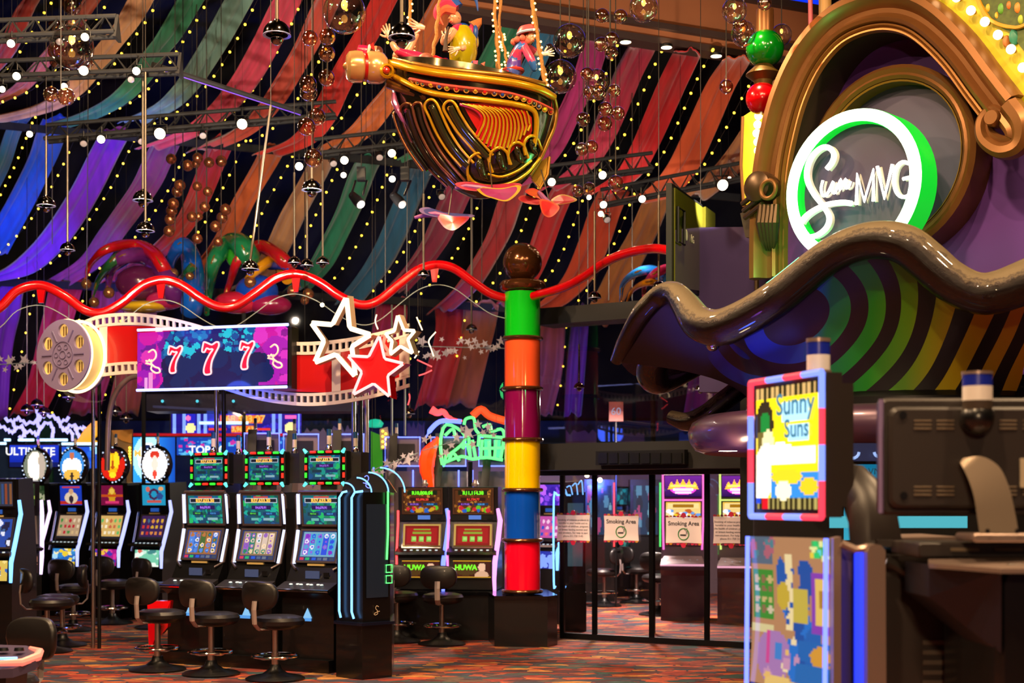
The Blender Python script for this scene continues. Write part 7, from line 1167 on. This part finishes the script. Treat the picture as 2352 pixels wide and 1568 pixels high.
MB().tube(pxpath([(976, 1008), (990, 985), (1010, 968), (1035, 966), (1060, 968)], D_, 4), [.01]*3+[.03]*14, 6).build('blue_streak', NEON_BLUE, nt_); MB().tube(pxpath([(990, 940), (1005, 948), (1018, 945), (1030, 958), (1050, 965), (1062, 966)], D_, 4), [.05, .05, .045, .045, .04, .04, .04, .04, .035, .035, .035, .03, .03, .03, .02, .02, .02, .015, .015, .012, .01], 6).build('red_streak', NEON_RED, nt_)
MB().tube(pxpath([(1008, 1005), (985, 1040), (980, 1075), (985, 1100), (992, 1120)], D_+.1, 4), [.03, .04, .06, .08, .1, .1, .1, .1, .09, .09, .08, .08, .07, .06, .05, .04, .03], 8).build('flame', mat('flame_orange', '#ff5010', .4, emit='#ff3808', es=1.0), nt_); MB().tube(pxpath([(1085, 955), (1105, 940), (1125, 955), (1165, 968)], D_+.4, 4), .05, 6).build('orange_smoke', mat('flame_orange2', '#ff6030', .4, emit='#f04010', es=.8), nt_); MB().cyl(at(1080, 1060, D_+.06), Vector((*at(1080, 0, D_+.06).xy, 0)), .03, 8).build('post', BLACKM, nt_)
# lit globe and green board in the gap beside the posts
o = MB().lathe([(.001, .07), (.08, .055), (.13, 0), (.1, -.06), (.001, -.07)], 20, at(862, 972, 22)).build('teal_lamp_shade', mat('teal_glow', '#20c0a0', .4, emit='#18c8a0', es=.7)); q_ = at(862, 972, 22); MB().cyl(q_, (q_.x, q_.y, 9.2), .004, 6).build('cord', WIRE, o); tag(o, 'glowing teal lamp shade behind the steel posts', 'lamp')
gb = thing('green_board', 'bright green painted board with a white bulb tower beside the posts', 'scenery', at(870, 1100, 21)); MB().prism([at(852, 990, 21), at(876, 1000, 21), at(880, 1110, 21), at(852, 1110, 21)], (0, 0, 0), (0, .05, 0)).build('board', mat('vivid_green', '#20b010', .5), gb, False); MB().prism([at(872, 985, 20.9), at(890, 980, 20.9), at(896, 1030, 20.9), at(874, 1032, 20.9)], (0, 0, 0), (0, .05, 0)).build('tower', mat('tower_pale', '#a09098', .5), gb, False); MB().box((at(866, 1110, 21).x, 21.1, at(866, 1110, 21).z/2), (.15, .1, at(866, 1110, 21).z)).build('post', VOID, gb, False)
for k in range(7): MB().sphere(at(879+(k % 2)*7, 990+k*6, 20.86), .018, 6, 5).build('bulb', BULB, gb)
# skyline pieces along the scenery board
for k, (x, w_, h_, c, lab) in enumerate(((-40, 90, 40, '#183c6c', 'blue painted hill at the picture edge of the scenery'), (60, 60, 70, '#0c5038', 'green painted tree before the scenery, behind the bolts'), (690, 60, 30, '#8a7468', 'pale painted rooftops right of the jackpot screen'), (760, 50, 36, '#7a6a70', 'grey painted dome rooftops left of the steel posts'), (935, 40, 45, '#5a4a68', 'lilac painted tower left of the train'), (1300, 70, 26, '#705060', 'painted fairground stalls above the glass room header'), (1420, 60, 20, '#503848', 'low painted roofs above the vent grille'), (1560, 60, 22, '#284878', 'blue painted tents above the header end'))):
    D = 26.5; a = at(x, 1012, D); b = at(x+w_, 1012, D); mb = MB(); n = 8; P = [a+(b-a)*(i/n)+Vector((0, 0, h_*D/F*(.5+.5*abs(sin(i*1.3+k))))) for i in range(n+1)]; mb.prism([Vector((b.x, b.y, 0)), Vector((a.x, a.y, 0))]+P, (0, 0, 0), (0, .08, 0)); tag(mb.build('scenery_cutout', mat('cutout_'+c[1:], c, .7), None, False), lab, 'scenery', 'painted scenery cutouts')
o = MB().box(at(1415, 945, 22), (.22, .04, .3)).build('speed_sign', mat('sign_orange', '#b05a38', .5, emit='#a04828', es=.2), None, False); tag(o, 'small orange framed number sign behind the upper glass', 'sign'); me = text_mesh('60', .16, 0); place_mesh(me, frame(at(1415, 945, 21.96), (1, 0, 0), UP)); l_ = link('lettering', me, em('num', '#e0e0ff', .7), o, False)
MB().cyl(at(1415, 940, 22.05), Vector((*at(1415, 0, 22.05).xy, 0)), .015, 6).build('post', BLACKM, o)
# ================================================================ near machine at the side, seen from its flank
KD = mat('satin_black_shell', '#2e2725', .38, bump=.04, bscale=300); KS = mat('champagne_silver', '#a08a80', .32, .55)
km = thing('near_slot_machine', 'near slot machine with led framed top display and tall curved screen', 'slot machine', (1.1, 5.6, 0))
TR_, TL_ = at(1898, 854, 5.4), at(1734, 880, 5.91); hR = (1188-854)*5.4/F
BR_, BL_ = TR_+Vector((0, 0, -hR)), TL_+Vector((0, 0, -hR)); TL_ = Vector((TL_.x, TL_.y, TR_.z)); BL_ = Vector((BL_.x, BL_.y, BR_.z)); ex = (TR_-TL_); nk = Vector((ex.y, -ex.x, 0)).normalized()
p = Pic(40, 44, '#f0d020'); p.a[:] = np.array(C('#f8d818')); p.rect(0, 0, 1, .09, '#302810'); p.rect(0, .91, 1, 1, '#302810')
for k in range(12): p.rect(k/12, 0, k/12+.04, .09, '#c8a060'); p.rect(k/12+.02, .91, k/12+.05, 1, '#a09050')
p.rect(.1, .91, .2, 1, '#d01020'); p.rect(.0, .91, .08, .96, '#2040c0'); p.oval(.14, .3, .15, .2, '#302418'); p.oval(.15, .3, .08, .1, '#187830'); p.rect(.02, .36, .26, .52, '#6a5a28'); p.oval(.2, .45, .1, .1, '#e8d8a0'); p.oval(.18, .66, .2, .2, '#fff0d0'); p.rect(.3, .5, .95, .64, '#ffffe8'); p.oval(.4, .56, .25, .1, '#ffffff'); p.rect(.25, .64, 1, .7, '#e8c818'); p.rect(.25, .7, 1, .91, '#3080c8'); p.oval(.5, .74, .25, .06, '#f0c020'); p.oval(.85, .82, .14, .07, '#e8b820'); p.oval(.1, .82, .16, .1, '#fff8e0'); p.oval(.45, .85, .12, .08, '#fff0c0')
p.rect(.42, .13, .86, .29, '#a8d8f0'); p.rect(.52, .31, .86, .46, '#a8d8f0')
s_ = p.mesh(TL_.lerp(TR_, .06)+nk*.012+Vector((0, 0, -.03)), ex*.88, Vector((0, 0, -hR+.06))).build('top_picture', screen_mat(1.7), km, False)
for tx, f, zz, sz in (('Sunny', .64, .2, .12), ('Suns', .66, .375, .1)): me = text_mesh(tx, sz, 0, bold=.002); place_mesh(me, frame(TL_.lerp(TR_, f)+nk*.02+Vector((0, 0, -hR*zz)), ex, UP)); link('lettering', me, em('pale_teal', '#4898b8', .8), s_, False)
tc_ = MB().prism([TL_, TR_, BR_, BL_], nk*.0, -nk*.07).build('top_casing', KD, km, False); MB().prism([TL_.lerp(TR_, .25)+Vector((0, 0, -.04)), TR_+Vector((0, 0, -.04)), BR_+Vector((0, 0, .04)), BL_.lerp(BR_, .25)+Vector((0, 0, .04))], -nk*.07, -nk*.12).build('top_casing_back', KD, km, False)
led_r, led_b = em('frame_red', '#ff3a50', 1.6), em('frame_blue', '#7a90ff', 1.7); cs = [TL_, TR_, BR_, BL_]
for k in range(4):
    a, b = cs[k]+nk*.02, cs[(k+1) % 4]+nk*.02; n = 4
    for i in range(n): q0, q1 = a.lerp(b, i/n), a.lerp(b, (i+1)/n); MB().tube([q0, q1], .013, 8).build('led_frame_piece', led_r if (i+k) % 2 == 0 else led_b, tc_)
bq = TL_.lerp(TR_, .72)-nk*.06; b = MB().lathe([(.05, -.02), (.052, 0), (.05, .02)], 20, bq).build('beacon', KS, km); MB().lathe([(.045, .02), (.045, .08)], 20, bq).build('white_stage', WHITEP, b); MB().lathe([(.045, .08), (.045, .13)], 20, bq).build('blue_stage', mat('beacon_royal', '#1828a0', .3), b); MB().lathe([(.047, .13), (.047, .145), (.001, .147)], 20, bq).build('cap', KS, b)
# bowed neck that carries the top display
MB().tube([at(1918, 1085, 5.55), at(1950, 1100, 5.5), at(1985, 1140, 5.45), at(2005, 1190, 5.4), at(2012, 1250, 5.4)], [.05, .075, .09, .095, .1], 8, flat=.5, ref=(0, 1, 0)).build('neck', KD, km)
# tall curved lower screen
LT, LB_ = at(1727, 1231, 5.95), at(1724, 1600, 5.95); RT, RB = at(1908, 1236, 5.35), at(1905, 1600, 5.35); q = Pic(44, 60, '#c08a58'); q.a[:] = np.array(C('#b8845c')); q.speck(3, 20, ['#1c60b0', '#2070c8', '#1850a0'], .05, .1, (.5, .15, .8, .8)); q.rect(.02, .2, .3, .5, '#3c8a30')
g = random.Random(4)
for r in range(4):
    for c in range(3): q.oval(.07+c*.09, .26+r*.06, .035, .022, g.choice(['#c8b070', '#8a6a48', '#d0c0a0']))
q.rect(.0, 0, .3, .16, '#58687a'); q.speck(5, 10, ['#b06070', '#50808a'], .03, .05, (.02, .02, .3, .12)); q.oval(.4, .22, .06, .1, '#1c58a8'); q.rect(.45, .1, .55, .55, '#f0d8a0'); q.speck(8, 8, ['#1c58a8'], .02, .03, (.45, .15, .55, .5)); q.rect(.55, .3, .72, .5, '#c8b048'); q.oval(.42, .35, .08, .08, '#c8a838'); q.rect(.8, .02, .98, .12, '#50b060'); q.speck(9, 14, ['#30d070', '#f0d040', '#60e0e0', '#f0f0a0'], .02, .03, (.8, .03, .98, .12)); q.rect(.78, .2, 1, .55, '#8a40b0'); q.rect(.82, .24, .98, .5, '#e8c060'); q.rect(.86, .3, .98, .4, '#b08030'); q.rect(0, .54, .3, .58, '#d8c890'); q.rect(.62, .6, 1, .72, '#1c64b0'); q.oval(.88, .68, .12, .06, '#d89838'); q.oval(.3, .72, .22, .16, '#a878b0'); q.rect(.2, .56, .26, .76, '#d04890'); q.rect(.32, .64, .42, .74, '#4080c8'); q.speck(12, 8, ['#f0d8a8', '#e8b868', '#c890b0'], .03, .06, (.2, .6, .6, .85)); q.rect(.6, .74, 1, .85, '#2068b0'); q.oval(.4, .88, .2, .05, '#e8c070'); q.rect(0, .9, 1, 1, '#181418')
q.mesh(LT+nk*.01, RT-LT, LB_-LT, lambda u, v: .015*sin(PI*v)).build('tall_screen', screen_mat(.95), km, False)
for a, b in ((LT, LB_), (RT, RB)): MB().tube([a+nk*.02, a.lerp(b, .5)+nk*.02, b+nk*.02], .009, 8).build('blue_edge', NEON_BLUE, km)
for k, (a, b, c) in enumerate((((1797, 1290), (1762, 1435), NEON_RED), ((1870, 1240), (1869, 1445), neon('streak_rainbow', '#60c0ff', 1.6, k=.4)), ((1770, 1232), (1771, 1277), NEON_PURPLE), ((1781, 1232), (1785, 1280), NEON_BLUE))): pass
MB().prism([LT, RT, RB, LB_], -nk*.02, -nk*.05).build('screen_back', KD, km, False)
# flank: silver posts, blue lit channel, black body
def slab(name, pts, D0, th, m, r=None): P = [at(x, y, D0) for x, y in pts]; return MB().prism(P, (0, 0, 0), (0, th, 0)).build(name, m, km, False)
slab('silver_post', [(1914, 1236), (1932, 1232), (1932, 1640), (1914, 1640)], 5.3, .08, KS); slab('channel', [(1932, 1246), (1966, 1262), (1966, 1640), (1932, 1640)], 5.42, .04, mat('violet_channel', '#5a4a8a', .4)); MB().cyl(at(1978, 1268, 5.3), at(1978, 1640, 5.3), .026, 12).build('blue_tube', neon('channel_blue', '#0830ff', 1.5, k=.02), km); slab('channel_back', [(1960, 1262), (1996, 1262), (1996, 1640), (1960, 1640)], 5.36, .02, mat('deep_blue_panel', '#0818a0', .3)); MB().tube([at(1932, 1248, 5.3), at(1965, 1262, 5.3), at(1995, 1258, 5.28)], .016, 8).build('channel_lip', KS, km)
P = [at(x, y, 5.22) for x, y in ((1992, 1640), (1992, 1268), (1998, 1254), (2010, 1249), (2024, 1252), (2034, 1264), (2036, 1640))]; MB().prism(P, (0, 0, 0), (0, .3, 0)).build('rounded_post', KS, km, False)
body = slab('body', [(2034, 1640), (2034, 1275), (2130, 1275), (2130, 1258), (2300, 1640)], 5.35, .6, KD); slab('body_back', [(2034, 1262), (2300, 1262), (2300, 1640), (2034, 1640)], 5.55, .4, KD); MB().tube([at(2036, 1288, 5.3), at(2160, 1360, 5.28), at(2265, 1418, 5.26)], .02, 8).build('slanted_rib', mat('rib_grey', '#2c2826', .35, .2), km)
for k in range(5): slab('vent_slot', [(2120, 1470+k*23), (2196, 1470+k*23), (2196, 1480+k*23), (2120, 1480+k*23)], 5.345, .01, mat('vent_grey', '#5a5046', .5))
slab('top_ledge', [(2040, 1235), (2200, 1232), (2210, 1246), (2045, 1250)], 5.45, .5, KS); slab('ledge_dark', [(2018, 1240), (2056, 1240), (2056, 1256), (2018, 1256)], 5.3, .4, KD)
# second machine beside it: monitor back on a silver arm
mo = thing('near_monitor', 'back of a large black monitor on a curved silver arm', 'monitor', at(2230, 1240, 4.9)); D_ = 5.0
def rb(name, x0, x1, y0, y1, D0, d, m, r=.02):
    a, b = at(x0, y0, D0), at(x1, y1, D0); mb = MB(); mb.M = frame(((a.x+b.x)/2, D0+d/2, (a.z+b.z)/2), (1, 0, 0), (0, 0, 1)); mb.rbox((0, 0, 0), (b.x-a.x, a.z-b.z, d), r); return mb.build(name, m, mo, True, 30)
rb('shell', 2022, 2520, 914, 1182, D_, .06, KD); rb('raised_back', 2044, 2500, 934, 1166, D_-.04, .05, KD, .03); MB().tube([at(2024, 917, D_), at(2024, 1178, D_)], .009, 8).build('lilac_edge', mat('lilac_edge', '#8a78a8', .35, .2), mo)
for x0 in (2100, 2152, 2296, 2350):
    for y0 in (964, 1116):
        for k in range(3): rb('vent_slot', x0, x0+40, y0+k*9, y0+k*9+4, D_-.045, .01, mat('vent_grey2', '#6a5a48', .5), .002)
for x, y in ((2074, 953), (2076, 1138)): MB().lathe([(.001, .002), (.014, .002)], 12, at(x, y, D_-.046), (0, -1, 0)).build('screw_hole', BLACK, mo)
rb('label_plate', 2344, 2380, 1052, 1120, D_-.05, .01, mat('pale_plate', '#b8a890', .5), .002)
bq = at(2245, 960, D_-.08); b = MB().sphere(bq+Vector((0, 0, .0)), .058, 22, 16, (1, 1, 1)).build('beacon', BLACK, mo); MB().lathe([(.05, .03), (.052, .06)], 22, bq).build('clear_collar', mat('smoky_collar', '#4a4038', .15), b); MB().lathe([(.05, .06), (.05, .11)], 22, bq).build('white_stage', WHITEP, b); MB().lathe([(.05, .11), (.05, .15)], 22, bq).build('blue_stage', mat('beacon_royal', '#1828a0', .3), b); MB().lathe([(.052, .15), (.052, .16), (.001, .162)], 22, bq).build('cap', KS, b)
P = smoothpath([(2212, 1052), (2255, 1048), (2295, 1072), (2318, 1120), (2332, 1180), (2340, 1225)], 5); Lq = smoothpath([(2205, 1062), (2215, 1080), (2228, 1110), (2238, 1145), (2244, 1185), (2250, 1225)], 5)
SILA = mat('silver_arm', '#8a7a6a', .35, .6); rings = [[at(a[0], a[1], D_-.1-.1*i/len(P)), at(b_[0], b_[1], D_-.1-.1*i/len(P)), at(b_[0], b_[1], D_-.02), at(a[0], a[1], D_-.02)] for i, (a, b_) in enumerate(zip(Lq, P))]; MB().loft(rings, True, True).build('arm', SILA, mo, True, 40)
for x in (2268, 2336): MB().lathe([(.001, .002), (.008, .002)], 10, at(x, 1219, D_-.21), (0, -1, 0)).build('bolt', BLACK, mo)
rb('foot_plate', 2236, 2420, 1225, 1245, D_-.2, .2, KS, .01); rb('rear_shelf', 2110, 2520, 1246, 1280, D_-.05, .36, KD, .01)
for k in range(3): rb('shelf_slot', 2185+k*100, 2250+k*100, 1258, 1266, D_-.06, .01, mat('vent_grey2', '#6a5a48', .5), .002)
rb('bracket_body', 2290, 2520, 1296, 1660, D_-.3, .6, BLACK, .05)
mb = MB(); pts = [at(2132, 1284, D_-.1), at(2520, 1278, D_-.1), at(2520, 1306, D_-.4), at(2300, 1306, D_-.4), at(2200, 1298, D_-.3), at(2134, 1294, D_-.15)]; mb.prism(pts, (0, 0, 0), (0, 0, -.015)); mb.build('silver_deck', KS, mo, True); MB().prism([at(2134, 1296, D_-.12), at(2300, 1308, D_-.38), at(2300, 1500, D_-.3), at(2220, 1440, D_-.15), at(2134, 1370, D_-.1)], (0, 0, 0), (0, .3, 0)).build('under_deck', mat('blue_black_shell', '#080a1c', .45), mo, False)
# lit panels of the lounge desk beyond
pc = Pic(20, 24, '#1890b8'); pc.grad('#0c78a0', '#38b8d8'); dp = thing('lounge_screen', 'cyan lit lounge panel with mirrored lettering between the near machines', 'screen', at(1985, 1230, 8.0)); D_ = 8.0
o_ = at(1938, 1066, D_); pc.mesh(o_, at(2060, 1066, D_)-o_, at(1938, 1240, D_)-o_).build('panel', screen_mat(.8), dp, False); me = text_mesh('MVG CE', .052, 0); place_mesh(me, frame(at(1985, 1083, D_-.02), (-1, 0, 0), UP)); link('lettering', me, mat('dark_teal_print', '#0c4a68', .5), dp, False)
o_ = at(1905, 1185, 7.6); Pic(20, 6, '#58c8d8').mesh(o_, at(2222, 1185, 7.6)-o_, at(1905, 1212, 7.6)-o_).build('lower_panel', screen_mat(.8), dp, False); MB().prism([at(2035, 1185, 7.55), at(2060, 1185, 7.55), at(2060, 1218, 7.55), at(2035, 1218, 7.55)], (0, 0, 0), (0, .02, 0)).build('red_bar', mat('crimson_bar', '#900c30', .4, emit='#800828', es=.4), dp, False)
a = at(1938, 1240, D_); MB().box((at(2080, 0, 8.1).x, 8.15, a.z/2), (.9, .2, a.z)).build('desk', BLACK, dp, False)
for k, (x, r_) in enumerate(((1957, 16), (2020, 12))): MB().tube([at(x+r_*cos(t), 1038+r_*.9*sin(t), 7.9) for t in [PI*i/8 for i in range(9)]], .008, 6).build('light_ring', em('ring_pale', '#a0c0ff', 1.0), dp)
MB().box((at(1980, 1035, 7.95).x, 7.97, at(1980, 1038, 7.95).z), (.3, .04, .1)).build('ring_board', mat('navy_board', '#182860', .4), dp, False)
